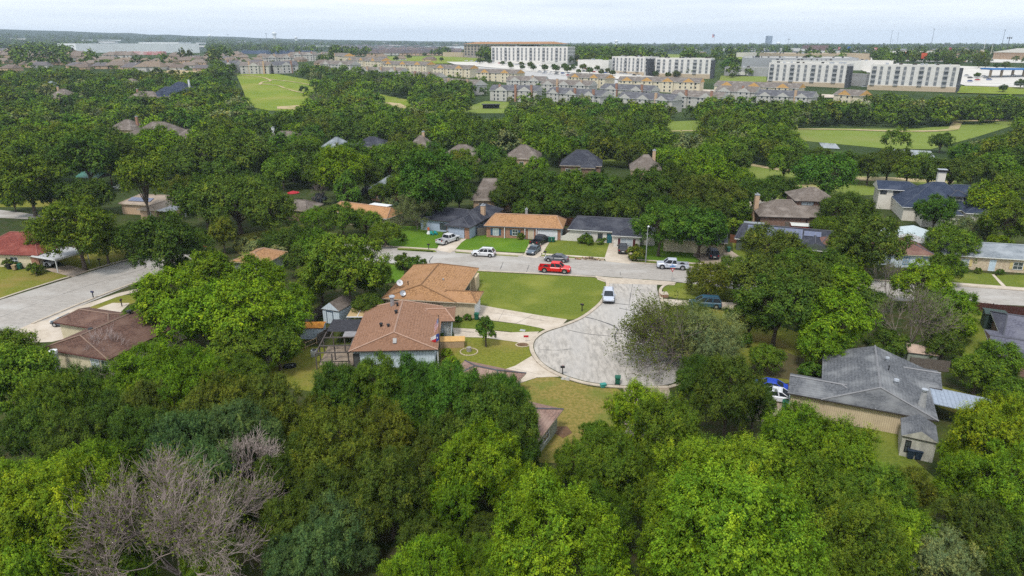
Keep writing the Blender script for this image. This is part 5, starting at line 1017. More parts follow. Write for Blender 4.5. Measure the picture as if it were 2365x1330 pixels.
MAN = '''
1290 1235 165 V r1|1235 1130 75 V r3|1395 1275 60 B|1180 1290 70 V
1620 1110 120 B s1|1745 1110 120 B s1|1690 1235 190 B s1|1580 1240 120 B s1|1800 1250 90 M s1|1530 1140 80 M s1
1475 945 75 V s1|1545 985 85 M s1|1420 1080 95 M s1|1380 1000 45 M|1390 1180 80 M r1|1330 1060 60 M
1615 880 62 D r1|1685 895 85 D r2|1745 920 58 D r1
1840 1010 95 B s1|1935 1050 100 B s1|1880 1150 110 M s1|2010 1130 85 M s1|2105 1120 60 O r1|2060 1180 70 D
1985 1250 120 M s1|2075 1240 90 B s1|2170 1290 85 P s1|1900 1320 90 M s1
2305 1000 108 Y s1|2228 1060 58 Y s1|2240 1110 75 B s1|2330 1110 105 B r2|2260 1215 95 N r1|2340 1260 85 D r1|2350 1010 70 Y s1
2262 850 56 M r1|2310 830 60 M r2|2345 900 50 M r1
1625 768 88 P will|1575 800 78 O will|1625 850 50 D r1
1770 820 42 M r1|1800 690 90 D r2|1760 635 75 N r1|1855 640 75 D r1|1735 720 55 D r2
1930 730 85 V r2|1950 655 65 V r3|1900 790 60 B r1|2010 700 50 D
2130 645 62 B r2|2195 700 58 B r1|2180 790 45 D r2|2050 790 48 D|2180 640 45 M|2220 750 38 V
1470 580 20 O bush|1640 638 56 O b1|1780 595 78 N b1|1850 610 65 M r1|1700 620 45 D|1915 620 62 D r1|1900 650 50 M
1985 600 48 M r1|1945 625 48 B|1955 480 66 D b1|1905 520 35 M|2012 548 78 N r2|1960 560 45 M|2165 480 48 G r3|2200 555 60 M b1|2245 525 45 P b1|2290 455 55 V r1|2340 500 65 M r2|2345 430 50 M|2225 480 26 M|2310 560 30 B
1908 395 70 G b1|1960 372 40 D r1|2010 378 38 D r2|2055 372 42 N r1|2100 385 38 M r3|2150 388 42 D r1|2200 392 40 D r2|2250 385 42 N r1|2300 375 45 M r1|2345 365 45 D r2|2330 330 38 M r1|2290 335 30 B r3|2175 322 26 D r1|1850 372 45 D r1|1815 365 42 M r2|2225 350 34 M r1|2265 355 34 N r3|1900 360 30 D r2|2080 358 28 D r1|2355 410 40 B r1|1790 430 45 D r1|1745 440 45 D r2
1195 415 55 D r1|1255 430 58 D r2|1320 425 58 M r1|1382 432 58 D r3|1440 440 55 D r1|1495 428 56 D r2|1550 410 55 D r1|1595 450 50 N r1|1590 385 50 B r2|1650 400 52 V r1|1675 450 50 N r2|1640 360 45 B r1|1550 360 40 B|1620 430 50 N|1700 480 38 M|1705 410 40 B|1225 480 42 D|1300 470 42 D|1370 475 38 D|1440 480 42 D|1520 470 40 D|1590 480 40 D|1650 480 42 N|1165 450 38 D|1165 395 40 M
120 1185 150 Y s1|40 1120 75 B s1|200 1090 85 B s1|60 1290 110 B s1|230 1200 90 B s1
50 870 90 M s1|120 930 80 M s1|180 900 70 D s1|60 990 75 D r1|20 800 60 M s1|150 1010 75 D|255 960 70 D
350 848 90 V r2|255 915 62 M r1|440 880 95 V r1|300 900 75 B|370 930 80 N|500 935 90 O r1|560 860 62 M r1|620 925 72 N r2|460 970 75 N r1|560 990 75 N|660 975 60 O
335 1000 85 D r1|420 1020 85 U s1|540 990 80 U s1|600 1010 60 U s1|470 1090 80 U s1|640 1090 55 D|360 1090 70 D
790 895 78 G r1|870 880 75 M r2|950 880 75 G r1|1030 880 62 G r2|1060 925 80 G r2 1.5|1130 950 85 D r1 1.6|1185 985 62 D r2 1.7|1050 990 70 D r1 1.5|1205 1030 50 D r3 1.5|1165 905 42 G r3 1.9|1198 955 48 G r2 1.9|1130 925 66 G r1 1.7|965 940 75 G|1165 980 62 D r1|1160 910 50 G
740 950 60 O r1|770 1030 100 O r2|880 1000 90 O r1|900 1110 95 N r2|770 1140 90 N r1|840 1180 75 N|700 1040 60 N|980 1040 60 N|980 1140 60 D|710 1160 50 D
1100 1060 105 Y r1|1050 1140 75 B r3|1170 1120 65 B r1|1080 985 45 Y
785 1200 78 U r1|740 1260 75 U r2|660 1290 62 U r1|830 1270 50 U|1000 1300 90 V r1|965 1230 55 N r1|1105 1285 58 M r1|1120 1215 48 N r1|650 1200 60 N r2|690 1100 50 N r1|1120 1330 60 B r1|1010 1150 50 N r3|560 1160 55 N r1|300 1300 70 M s1|480 1290 70 M r1|1030 1215 45 M r1|930 1330 60 V
475 615 58 V r3|395 678 84 V r2|470 715 96 V r1|592 635 70 V r1|565 715 96 V r2|640 730 75 B r1|640 790 62 M|540 800 65 M|340 720 45 B|680 690 50 B
800 600 92 M r2|735 570 58 M r1|860 640 48 M r1|740 640 55 M|890 560 42 M|850 700 40 D|700 590 45 D
845 505 38 M b1|790 495 42 M r2|730 500 36 B|700 545 45 D|645 555 45 D b1
172 512 88 M r2|118 540 48 M|240 555 52 M r1|378 545 84 D r2|330 580 52 D|440 560 50 D r1|412 610 30 D|300 540 38 D
512 530 32 O t1|545 455 95 D b1|470 450 70 D r1|620 480 62 D r2|430 430 42 O r1|590 430 55 D
325 392 58 M pine|60 405 72 M r2|110 440 45 D|200 445 58 D b1|30 460 25 M|10 380 50 D
195 345 70 D r2|130 325 55 M r1|270 350 60 D r1|30 330 55 M|370 325 55 V r1|470 350 72 D b1|560 345 66 D r1|420 380 45 D|520 390 50 D|310 330 35 M|120 370 45 D
650 385 46 M r1|610 355 40 M|705 340 42 B|790 380 66 V r2|740 400 40 M|845 400 38 D|1000 400 88 G r2|930 420 42 M|905 350 34 M|950 350 36 B|1130 355 38 G r1|1125 395 28 G|800 428 36 G cone|1075 385 34 D|1060 440 40 D|880 440 30 D|990 460 50 D
'''
for tk in MAN.replace('\n', '|').split('|'):
    f_ = tk.split()
    if len(f_) < 4: continue
    ys_ = float(f_[5]) if len(f_) > 5 else (1.38 if int(f_[1]) > 860 and int(f_[2]) > 54 else 1.0)
    add_tree(int(f_[0]), int(f_[1]), int(int(f_[2]) * (.93 if ys_ == 1.38 else 1)), f_[3], f_[4] if len(f_) > 4 and f_[4] in ('r1', 'r2', 'r3', 'b1', 's1', 't1', 'will') else {'pine': 'pine', 'cone': 'cone', 'bush': 'bush'}.get(f_[4] if len(f_) > 4 else None), name={'pine': 'pine_tree', 'cone': 'cone_tree', 'bush': 'bush', 'will': 'willow_tree'}.get(f_[4] if len(f_) > 4 else '', 'tree'), yscale=ys_)
add_tree(1515, 520, 70, 'G', 'r2', auto=(*G(1520, 591), 5.4)); add_tree(1625, 525, 70, 'G', 'r3', auto=(*G(1612, 595), 5.6))
add_tree(1122, 747, 27, 'G', 'young', 'young_tree')
for p in ((1342, 552, 9, 'M'), (1355, 548, 13, 'D'), (1362, 556, 9, 'M'), (1386, 556, 8, 'M'), (1398, 548, 10, 'D'), (1203, 543, 9, 'D'), (1872, 850, 24, 'G'), (850, 440, 16, 'K'), (738, 455, 16, 'K'), (900, 468, 18, 'P'), (930, 600, 20, 'D'), (955, 606, 20, 'D'), (975, 606, 12, 'D'), (1041, 830, 14, 'Y'), (1030, 812, 12, 'Y'), (1080, 730, 9, 'G'), (1058, 735, 8, 'G'), (930, 545, 10, 'D'), (1030, 540, 8, 'D'), (20, 605, 12, 'D'), (38, 610, 9, 'D'), (80, 617, 16, 'D'), (2230, 622, 8, 'D'), (2260, 623, 8, 'D'), (2310, 626, 8, 'D'), (2195, 610, 13, 'D'), (1830, 545, 14, 'M'), (1840, 560, 10, 'M'), (560, 560, 18, 'P'), (600, 565, 24, 'P'), (640, 580, 24, 'P'), (580, 585, 20, 'P'), (2205, 630, 10, 'D'), (1690, 520, 26, 'M'), (1715, 500, 20, 'B'), (625, 780, 20, 'N'), (650, 770, 22, 'N'), (672, 745, 20, 'O'), (1020, 770, 7, 'G'), (2290, 590, 20, 'D'), (2260, 570, 22, 'D'), (2185, 440, 20, 'B'), (1720, 780, 18, 'M')):
    add_tree(*p, shp='bush', name='bush')
for t_ in TREES:
    if t_['d'] > 150: t_['w'] = 1

# ---- bare and half-bare trees
def twig_tree(label, px, py, rp, leaves=0, col='Y', seed=1, tcol=(1, 1, 1, 1), lift=.75, lev=6, hk=1.25, name='bare_tree', lean=(0, 0), br=(4, 4, 3, 3, 3), base_=None):
    R = 5.0
    if base_: (x, y), R = G(*base_[0]), base_[1]
    for _ in range(0 if base_ else 4): hc = R * hk * .75; x, y = G(px, py, hc); R = rp * PX(x, y, hc)[2] / F
    H = R * hk * 1.5; g = np.random.default_rng(seed); P0, P1, R0, R1 = [], [], [], []; tips = []
    def grow(p, d, l, r, k):
        m = p + d * l * .5 + g.normal(0, .04 * l, 3); e = m + unit(d + np.array([0, 0, .08]) + g.normal(0, .09, 3)) * l * .5
        P0.extend([p, m]); P1.extend([m, e]); R0.extend([r, r * .85]); R1.extend([r * .85, r * .65])
        if k >= len(br): tips.append(e); return
        for i in range(br[k]):
            nd = unit(d * 1.0 + g.normal(0, .42 if k else .55, 3) + np.array([0, 0, .16 * lift])); s = m if i % 2 and k > 1 else e
            grow(s, nd, l * g.uniform(.55, .85), max(r * .58, .012), k + 1)
    base = np.array([0., 0, 0]); th = max(.8, H * .14); P0.append(base - [0, 0, .3]); P1.append(base + [0, 0, th]); r0 = R * .024; R0.append(r0 * 1.2); R1.append(r0)
    nb = 9 if R > 5 else 7
    for i in range(nb):
        a = 2 * math.pi * i / nb + g.uniform(-.3, .3); el = g.uniform(.5, 1.3); d = unit(np.array([math.cos(a) * math.cos(el) + lean[0], math.sin(a) * math.cos(el) + lean[1], math.sin(el) * lift])); grow(base + [0, 0, th * g.uniform(.7, 1)], d, H * .30, r0 * .55, 0)
    P0_, P1_ = np.array(P0), np.array(P1); ext = np.percentile(np.linalg.norm(P1_[:, :2], axis=1), 96); s = R / ext; zt = np.percentile(P1_[:, 2], 98); sz = H / zt
    for A in (P0_, P1_): A[:, :2] *= s; A[:, 2] *= sz
    t = thing(name, label, 'tree', x, y, 0); k = bpy.data.objects.new('branches', tubes_mesh('branches', P0_, P1_, R0, R1, 3, TWIG)); C.objects.link(k); k.parent = t; k.color = tcol; k.name = 'limb_frame'
    if leaves:
        tp = np.array(tips) * np.array([s, s, sz]); n = leaves; ti = g.integers(0, len(tp), n); pos = tp[ti] + g.normal(0, .25, (n, 3)); a = unit(g.normal(0, 1, (n, 3))); b_ = unit(np.cross(a, g.normal(0, 1, (n, 3)))); br_ = np.clip(g.normal(1, .2, n), .5, 1.6)[:, None] * np.ones((1, 3))
        q = bpy.data.objects.new('crown', quads_mesh('crown', pos, a * .11, b_ * .07, br_)); C.objects.link(q); q.parent = t; q.color = (*CO[col], 1)
    return t
twig_tree('large leafless grey tree filling the bottom left foreground', 395, 1230, 220, 6000, 'O', 3, (1.4, 1.3, 1.25, 1), lev=6, hk=.95, br=(4, 4, 4, 4, 4))
twig_tree('leafless grey limb cluster rising above the big bare tree', 575, 1080, 80, 0, 'O', 4, (1.8, 1.72, 1.65, 1), hk=1.3, lift=1.0)
twig_tree('bare grey spindly tree left of the big bare tree top', 345, 1075, 60, 600, 'Y', 5, (1.5, 1.42, 1.4, 1), hk=1.5, lift=1.1, br=(4, 3, 3, 3))
twig_tree('whitish dead tree in front of the dark brown roof', 242, 805, 50, 0, 'Y', 6, (1.9, 1.8, 1.8, 1), hk=1.25, lift=1.1, br=(4, 3, 3, 2))
twig_tree('grey brown leafless tree between the vivid trees above the worn grey house', 2112, 745, 92, 2500, 'N', 7, (.95, .9, .82, 1), hk=1.15, br=(4, 4, 4, 3))
twig_tree('upright grey leafless tree top beside the vivid green tree', 2055, 655, 50, 500, 'O', 8, (.85, .82, .78, 1), hk=1.4, lift=1.1, br=(4, 3, 3, 3))
twig_tree('half bare street tree with yellow-green new leaves', 962, 490, 46, 16000, 'P', 9, (1.05, 1, .92, 1), name='half_bare_tree', hk=1.2, br=(4, 3, 3, 3))
add_tree(945, 462, 15, 'Y', 'young', 'young_shoots')
twig_tree('purplish grey twiggy side of the court willow', 1487, 790, 60, 9000, 'O', 10, (.8, .74, .7, 1), hk=.62, br=(4, 4, 3, 3), lean=(-1.5, -.1), base_=((1606, 850), 9.6))
twig_tree('bare pale shrub branches below the small hidden house wall', 1235, 1000, 30, 0, 'P', 11, (1.3, 1.3, 1.3, 1), hk=.8, br=(4, 3, 3))
twig_tree('bare branches poking out between the lower right trees', 1960, 1235, 55, 0, 'P', 12, (.9, .85, .8, 1), hk=1.0, br=(3, 3, 3, 2))
twig_tree('leafless mauve tree left of the maroon umbrella shrub', 737, 440, 22, 0, 'P', 13, (1, .9, .88, 1), hk=1.2, br=(4, 3, 3))
twig_tree('grey twiggy leafless tree on the sandy meadow edge', 735, 240, 30, 900, 'P', 14, (.7, .65, .65, 1), hk=1.1, br=(4, 3, 3))
twig_tree('pale bare tree tip rising at the left border', 70, 1030, 38, 0, 'P', 15, (1.1, 1.1, 1.1, 1), hk=1.5, lift=1.2, br=(3, 3, 3))
twig_tree('tangled pale sticks behind the stop sign oaks', 595, 578, 34, 2500, 'P', 16, (1.2, 1.2, 1.1, 1), hk=.5, br=(4, 3, 3, 2))

# ---- woods: fill the wooded ground, nearest as single trees and the rest as one mass
OPENP = [[(538, 168), (640, 168), (690, 178), (735, 203), (700, 215), (700, 252), (640, 257), (572, 246), (552, 200)], [(862, 212), (950, 232), (950, 246), (925, 246), (868, 228)],
         [(1060, 268), (1085, 243), (1120, 232), (1175, 232), (1185, 268)], [(1815, 298), (1900, 292), (2100, 296), (2335, 284), (2365, 300), (2260, 320), (2150, 347), (2050, 346), (1860, 328)], [(1520, 280), (1620, 278), (1630, 308), (1540, 308)],
         [(1700, 378), (1830, 392), (1960, 402), (2215, 415), (2225, 432), (2130, 440), (1960, 440), (1850, 462), (1780, 480), (1700, 440)], [(400, 60), (400, 60), (400, 61)],
         [(930, 145), (1060, 141), (1330, 150), (1580, 184), (1760, 176), (1960, 150), (2600, 150), (2600, 222), (2200, 215), (1960, 230), (1560, 215), (1200, 180), (940, 158)],
         [(230, 100), (480, 100), (480, 132), (170, 130)], [(855, 128), (1130, 133), (1100, 148), (955, 150), (850, 140)], [(1485, 122), (1580, 125), (1580, 146), (1470, 144)], [(135, 255), (160, 255), (160, 275), (135, 275)]]
APTZ = [(640, 150), (760, 125), (960, 158), (1200, 184), (1560, 218), (1860, 238), (1980, 235), (1980, 262), (1880, 268), (1640, 262), (1560, 282), (1400, 268), (1240, 262), (1130, 245), (1060, 205), (860, 186), (760, 172), (650, 178)]
FC = [(165, 475, 122), (545, 740, 126), (930, 1075, 113), (1060, 1345, 150), (1320, 1420, 162), (1400, 1660, 182), (1700, 1990, 157), (1760, 1960, 203), (1990, 2240, 213), (1770, 2070, 163), (1790, 2020, 140), (1690, 1840, 135), (1850, 1925, 118), (2280, 2365, 139), (10, 80, 94), (180, 290, 97), (695, 765, 111), (835, 885, 101), (1000, 1080, 132), (1650, 1780, 178), (780, 1080, 131)]
def hides(gx, gy, ty): return any(a < gx < b and gy > c and ty < c - 3 for a, b, c in FC)
rw = random.Random(42); AUTO = []
yy = 150.0
while yy < 900:
    step = 8.5 if yy < 420 else 11
    xx = -yy * 1.0 - 30
    while xx < yy * 1.0 + 30:
        x, y = xx + rw.uniform(-3.2, 3.2), yy + rw.uniform(-3.2, 3.2); xx += step
        d = math.hypot(x, y); z = T(x, y); gx, gy, _ = PX(x, y, z)
        if gy > 430 or gy < 118 or gx < -420 or gx > 2800: continue
        if any(inpoly(gx, gy, P) for P in OPENP): continue
        inapt = inpoly(gx, gy, APTZ); sub = (gy < 188 and gx < 490) or (gy < 168 and gx < 760)
        if inapt and rw.random() > .26: continue
        if sub and rw.random() > .22: continue
        if gy < 200 and 1180 < gx and rw.random() > .35: continue
        R = rw.uniform(3.6, 6.6) if not (inapt or sub) else rw.uniform(2.5, 4.5)
        if inapt: R = rw.uniform(2.2, 3.6)
        if sub: R = rw.uniform(2.0, 3.2)
        zc = PX(x, y, z + 6)[2]; rp = R * F / zc; cx, cyy, _ = PX(x, y, z + R * 1.05)
        tx, ty, _ = PX(x, y, z + R * 1.85)
        if any(inpoly(cx, cyy, P) or inpoly(tx, ty, P) or inpoly(cx + rp * .8, cyy, P) or inpoly(cx - rp * .8, cyy, P) for P in OPENP) and rw.random() > .06: continue
        if hides(gx, gy, ty) and rw.random() > .1: continue
        if any(math.hypot(x - f[0], y - f[1]) < R * .7 + f[2] for f in FOOT): continue
        if any((r[0] - rp < cx < r[2] + rp) and (r[1] - rp < cyy < r[3] + rp * .5) and d < dd for r, dd in CLEAR): continue
        if any(math.hypot(x - t['x'], y - t['y']) < (R + t['R']) * .6 for t in TREES if abs(t['y'] - y) < 12): continue
        AUTO.append((x, y, R, gx, gy, d if -40 < cx < 2405 else 5000 + d))
    yy += step
AUTO.sort(key=lambda a: a[5])
nman = sum(1 for t in TREES if t['name'] in ('tree', 'willow_tree'))
KEEP = max(0, 296 - nman)
def pickcol(gx, gy, r): return r.choices(['D', 'N', 'M', 'O', 'B', 'G', 'P', 'V'], [22, 12, 30, 8, 10, 7, 5, 6])[0]
for a in AUTO[:KEEP]:
    cx, cyy, _ = PX(a[0], a[1], a[2] * 1.05); add_tree(round(cx, 1), round(cyy, 1), 10, pickcol(a[3], a[4], rw), rw.choice(['r1', 'r2', 'r3', 'b1', 'r1']), auto=(a[0], a[1], a[2]))
RDP = [[(700, 556), (918, 571), (1490, 606), (1960, 643), (2500, 680), (2500, 714), (1960, 692), (1545, 655), (1375, 642), (935, 613), (700, 592)], smooth_px(CUL, 2), [(-260, 905), (0, 788), (345, 645), (500, 595), (420, 583), (275, 603), (0, 690), (-260, 778)], [(1108, 700), (1310, 736), (1298, 755), (1226, 800), (1045, 780), (1045, 757), (1100, 740)], [(1008, 584), (1036, 550), (1082, 550), (1046, 584)], [(1204, 594), (1228, 552), (1272, 556), (1250, 596)], [(1396, 606), (1408, 556), (1462, 560), (1458, 608)]]
for t_ in TREES:   # keep every trunk off the pavement: nudge away from the camera
    for k_ in range(40):
        q_ = PX(t_['x'], t_['y'], 0)
        if t_['d'] < 190 and any(inpoly(q_[0], q_[1], P) for P in RDP): t_['x'] *= 1.008; t_['y'] *= 1.008
        else: break
    if k_: print('nudged', t_['px'], t_['py'], k_)
for t_ in TREES: realise(t_)
def woods(name, items, variants, label):
    PP, AA, BB_, TT = [], [], [], []; rn = np.random.default_rng(5)
    for (x, y, R, c) in items:
        pos, a, b_, ti = variants[rn.integers(0, len(variants))]; s = R; th = rn.uniform(0, 6.28); c_, s_ = math.cos(th), math.sin(th); Rm = np.array([[c_, -s_, 0], [s_, c_, 0], [0, 0, 1]]).T; z = T(x, y)
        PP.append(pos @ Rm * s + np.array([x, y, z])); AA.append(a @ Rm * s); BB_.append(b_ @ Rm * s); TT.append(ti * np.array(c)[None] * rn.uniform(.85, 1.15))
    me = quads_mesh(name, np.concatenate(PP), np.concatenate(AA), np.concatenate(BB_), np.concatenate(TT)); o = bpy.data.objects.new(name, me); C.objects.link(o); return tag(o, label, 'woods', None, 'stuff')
def variants(n, leaf, k, seed):
    V = []
    for i in range(k):
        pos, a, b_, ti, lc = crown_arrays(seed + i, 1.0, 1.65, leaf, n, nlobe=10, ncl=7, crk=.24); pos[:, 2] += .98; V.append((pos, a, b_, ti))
    return V
mass = [(a[0], a[1], a[2], CO[pickcol(a[3], a[4], rw)]) for a in AUTO[KEEP:]]
near_m = [m for m in mass if math.hypot(m[0], m[1]) < 340]; far_m = [m for m in mass if math.hypot(m[0], m[1]) >= 340]
woods('woodland', near_m, variants(3400, .12, 6, 50), 'mixed green trees massed between the belt houses and the creek meadows')
woods('far_woodland', far_m, variants(900, .22, 6, 60), 'trees massed beyond the creek and around the far houses')
# the distant wooded plain
pl = []
rp_ = random.Random(9)
for _ in range(10200):
    d = 850 * (4300 / 850) ** (rp_.random() ** 1.15); u = rp_.uniform(-1.0, 1.0); y = d / math.hypot(1, u); x = u * y; gx, gy, _z = PX(x, y, T(x, y))
    if any(inpoly(gx, gy + 1, P) for P in OPENP[7:]) or (1560 < gx and 118 < gy < 165 and rp_.random() > .12) or (780 < gx < 1080 and 108 < gy < 128): continue
    if gx < 770 and 118 < gy < 175 and rp_.random() > .12: continue
    if hides(gx, gy, PX(x, y, T(x, y) + 12)[1]): continue
    pl.append((x, y, rp_.uniform(4.5, 8.5) * (1 + d / 9000), CO[rp_.choice('DDNMD')]))
woods('wooded_plain', pl, variants(90, .55, 5, 80), 'distant dark trees covering the plain to the horizon')
print('TREES', len(TREES), 'manual', nman, 'auto', len(AUTO), 'plain', len(pl))

# ---------------------------------------------------------------- far buildings
def flatb(label, name, cat, P, h, wm, rm=None, parapet=.6, hvac=0, seed=1, lm=None, depth=None):
    """flat roofed building: P = front-left and front-right ground pixels plus depth in metres"""
    a, c = G(*P[0]), G(*P[1]); L_ = math.dist(a, c); ang = math.degrees(math.atan2(c[1] - a[1], c[0] - a[0])); dp = depth or P[2]
    z = min(T(*a), T(*c)); t = thing(name, label, cat, a[0], a[1], ang, z); b = MB(); b.box(0, L_, 0, dp, -3, h); b.build('wall', [wm], t)
    b = MB(); b.box(.4, L_ - .4, .4, dp - .4, h + .01, h + .15, 0)
    for q in ((0, L_, 0, .35), (0, L_, dp - .35, dp), (0, .35, .36, dp - .36), (L_ - .35, L_, .36, dp - .36)): b.box(*q, h + .005, h + parapet, 1)
    b.build('roof', [rm or LOT, wm], t); r = random.Random(seed)
    for i in range(hvac): b = MB(); x, y = r.uniform(3, L_ - 5), r.uniform(3, max(4, dp - 5)); s = r.uniform(1.2, 2.6); b.box(x, x + s, y, y + s * .8, h + .16, h + 1.2 + s * .3); b.build('roof_unit', [r.choice([DMETAL, METAL, TRIMD])], t)
    if lm: LM.append((lm, a[0], a[1]))
    return t, L_, z
WP = mat('white_panel', (.66, .64, .60), (.60, .58, .545), sc=.2, rough=.7); WP2 = mat('white_sheet', (.78, .8, .8), (.7, .72, .73), sc=.05, rough=.6); GPAN = mat('grey_panel_far', (.36, .36, .355), (.28, .28, .28), sc=.3); CHAR = mat('charcoal_panel', (.07, .075, .085)); TANP = mat('tan_panel', (.5, .4, .28), rough=.8)
def midrise(label, A, B, dp, h, floors=4, dark_end=None, podium=3.5, lm=None, stone=TANP):
    t, L_, z = flatb(label, 'apartment_block', 'apartment block', (A, B, dp), h, WP, LOT, .9, 10, int(A[0]), lm)
    nb = max(6, int(L_ / 5.2)); w = L_ / nb; fh = (h - podium) / floors; r = random.Random(int(A[0]))
    b = MB(); b.box(-.3, L_ + .3, -.5, -.02, -1, podium, 0); b.build('podium', [stone], t)
    for i in range(nb):
        kind = i % 3; x0 = i * w + w * .2; x1 = x0 + w * (.6 if kind == 0 else .42)
        b = MB(); b.box(x0, x1, -.06, .02, podium + .5, h - .9, 0)
        for f_ in range(floors): zf = podium + f_ * fh; b.box(x0 + .3, x1 - .3, -.1, -.061, zf + .9, zf + fh - .5, 1)
        b.build('window_bay', [GPAN, mat('bay_glass', (.13, .14, .155), (.2, .21, .22), sc=.4, rough=.25)], t)
        if kind == 0:
            for f_ in range(floors):
                b = MB(); zf = podium + f_ * fh; b.box(x0, x1, -1.3, -.101, zf + .1, zf + .28, 0); b.box(x0, x1, -1.3, -1.24, zf + .28, zf + 1.3, 1); b.build('balcony', [METAL, GPAN], t)
    for s, x in ((-1, -.06), (1, L_ - .02)):
        for f_ in range(floors):
            for yk in range(int(dp / 5)): b = MB(); b.box(x, x + .08, 2 + yk * 5, 3.8 + yk * 5, podium + f_ * fh + .9, podium + (f_ + 1) * fh - .5); b.build('window', [GLASS], t)
    if dark_end:
        b = MB(); b.box(L_ + .01, L_ + dark_end, 3, 11, -1, h - 1); b.build('stair_tower', [CHAR], t)
    return t
midrise('white five-storey apartment block nearest the right car park', (2003, 207), (2205, 213), 22, 18, 4, 2.5, 3.6, 'the right white block')
midrise('white five-storey apartment block left of the car park block', (1771, 194), (1948, 203), 22, 17.5, 4, 2.5, 3.6, 'the second white block')
midrise('white and grey four-storey block above the yellow gabled flats', (1512, 178), (1638, 182), 20, 17, 4, 2.5, 4, 'the middle white block')
midrise('short white four-storey block with charcoal stair tower', (1412, 169), (1486, 177), 20, 17, 4, 2.5, 4, 'the short white block')
midrise('white apartment block beside the brown roofed wing', (1135, 146), (1310, 150), 30, 19, 4, None, 4, 'the far white block', WP)
t, L_, z = flatb('grey and cream apartment wing with overhanging brown roof', 'apartment_block', 'apartment block', ((1072, 133), (1200, 136), 40), 19, mat('warm_panel', (.36, .31, .27), (.28, .24, .21), sc=.1), None)
b = MB(); roofblk(b, -2, L_ + 60, -2, 44, 'x', 8, 8, .14, 21, False); b.build('roof_overhang', [R_ORANGE, TRIMD, R_ORANGE, R_ORANGE], t)
for i in range(16):
    b = MB(); x = L_ * (i + .3) / 16
    for f_ in range(4): b.box(x, x + L_ / 34, -.15, 0, 4 + f_ * 4, 6.6 + f_ * 4)
    b.build('window_bay', [CHAR], t)
flatb('huge white windowless factory hall in the left distance', 'factory_hall', 'factory', ((178, 122), (462, 122), 90), 17, WP2, GPAN, 1, 8, 3, 'the white factory')
flatb('taller white block on the factory hall', 'factory_block', 'factory', ((322, 110), (415, 112), 60), 20, WP2, GPAN, 1, 6, 4)
flatb('low pale store wall beside the factory with red trim', 'store', 'store', ((296, 126), (378, 127), 15), 4.5, mat('red_fascia', (.45, .03, .04), (.6, .5, .48), sc=.08), WP2, .8)
flatb('long glassy blue office hall behind the townhouses', 'office_hall', 'office', ((558, 124), (722, 126), 30), 6.5, mat('blue_glazing', (.05, .07, .13), (.12, .16, .25), sc=.05, rough=.2), WP2, 1.2, 4, 5, 'the blue glass hall')
flatb('long white hall with a red sign near the horizon', 'warehouse', 'warehouse', ((943, 108), (1062, 113), 60), 9, WP2, WP2, .8, 0, 6, 'the long white hall')
flatb('low tan shop building left of the brown roofed wing', 'store', 'store', ((1023, 131), (1069, 132), 14), 7, TANP, LOT)
flatb('pale store with dark canopy left of the short white block', 'store', 'store', ((1334, 158), (1405, 162), 26), 9, WP, LOT, 1, 4)
flatb('big grey-walled superstore with blue end and rooftop units', 'superstore', 'store', ((1712, 155), (1980, 157), 90), 9, mat('grey_store_wall', (.33, .34, .35), (.28, .29, .3), sc=.05), LOT, 1, 22, 7, 'the superstore')
t, L_, z = flatb('low grey loading wing of the superstore with white roof', 'store_wing', 'store', ((1672, 175), (1772, 177), 26), 7, GPAN, LOT, 1, 6, 8)
flatb('white roofed shop strip behind the white blocks', 'shop_strip', 'store', ((1780, 160), (2060, 163), 34), 8, WP, LOT, 1, 14, 9)
flatb('far beige shopping centre roofs', 'shopping_centre', 'store', ((1800, 140), (2010, 140), 80), 8, TANP, LOT, 1, 14, 10)
flatb('far cream mall roof left of the beige roofs', 'shopping_centre', 'store', ((1700, 133), (1830, 135), 60), 7, LOT, LOT, 1, 8, 11)
flatb('brown brick hotel-like building near the right horizon', 'brick_building', 'building', ((1862, 118), (1912, 118), 40), 17, mat('brown_facade', (.2, .1, .08), rough=.9), R_WEATH, 1)
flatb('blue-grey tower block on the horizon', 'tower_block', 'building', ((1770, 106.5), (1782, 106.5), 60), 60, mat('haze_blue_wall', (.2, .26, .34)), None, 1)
t, L_, z = flatb('long arcaded building with stepped pale roof at the far right', 'arcade_building', 'building', ((2292, 137), (2362, 139), 40), 9, BRICKT, LOT, 1, 0, 12, 'the arcade building')
b = MB(); roofblk(b, -2, L_ + 2, -2, 42, 'x', 20, 20, .25, 9.8, False); b.build('hipped_roof', [mat('pale_tile', (.42, .4, .34)), LOT, LOT, LOT], t)
flatb('low grey link hall between the right white blocks', 'link_hall', 'building', ((1955, 197), (1998, 200), 10), 9, GPAN, LOT)
t = thing('fuel_canopy', 'blue canopied fuel station at the right car park', 'fuel station', *G(2335, 178), -4); b = MB(); b.box(-22, 24, -8, 8, 6, 7.2); b.build('canopy', [mat('blue_fascia', (.03, .16, .42))], t)
for i in range(5): b = MB(); b.box(-18 + i * 9, -16.8 + i * 9, -1, 1, -1, 6); b.build('post', [TANP], t)
for px, py, w, h, c, l in ((20, 93, 50, 9, WP, 'pale depot on the far left hillside'), (190, 96, 90, 9, WP2, 'long pale depot behind the factory'), (700, 110, 60, 9, WP2, 'pale warehouse right of the comms mast'), (840, 100, 40, 9, WP, 'pale warehouse below the wooded hills'), (1665, 117, 90, 8, WP, 'white store row left of the cell mast'), (1860, 126, 60, 7, WP, 'white store before the brown brick building'), (2140, 124, 60, 8, TANP, 'tan shop behind the red sign'), (2200, 127, 40, 8, BRICKT, 'brick shop right of the tan shop')):
    flatb(l, 'warehouse', 'warehouse', ((px, py), (px + w, py + 1), 40), h, c, LOT)

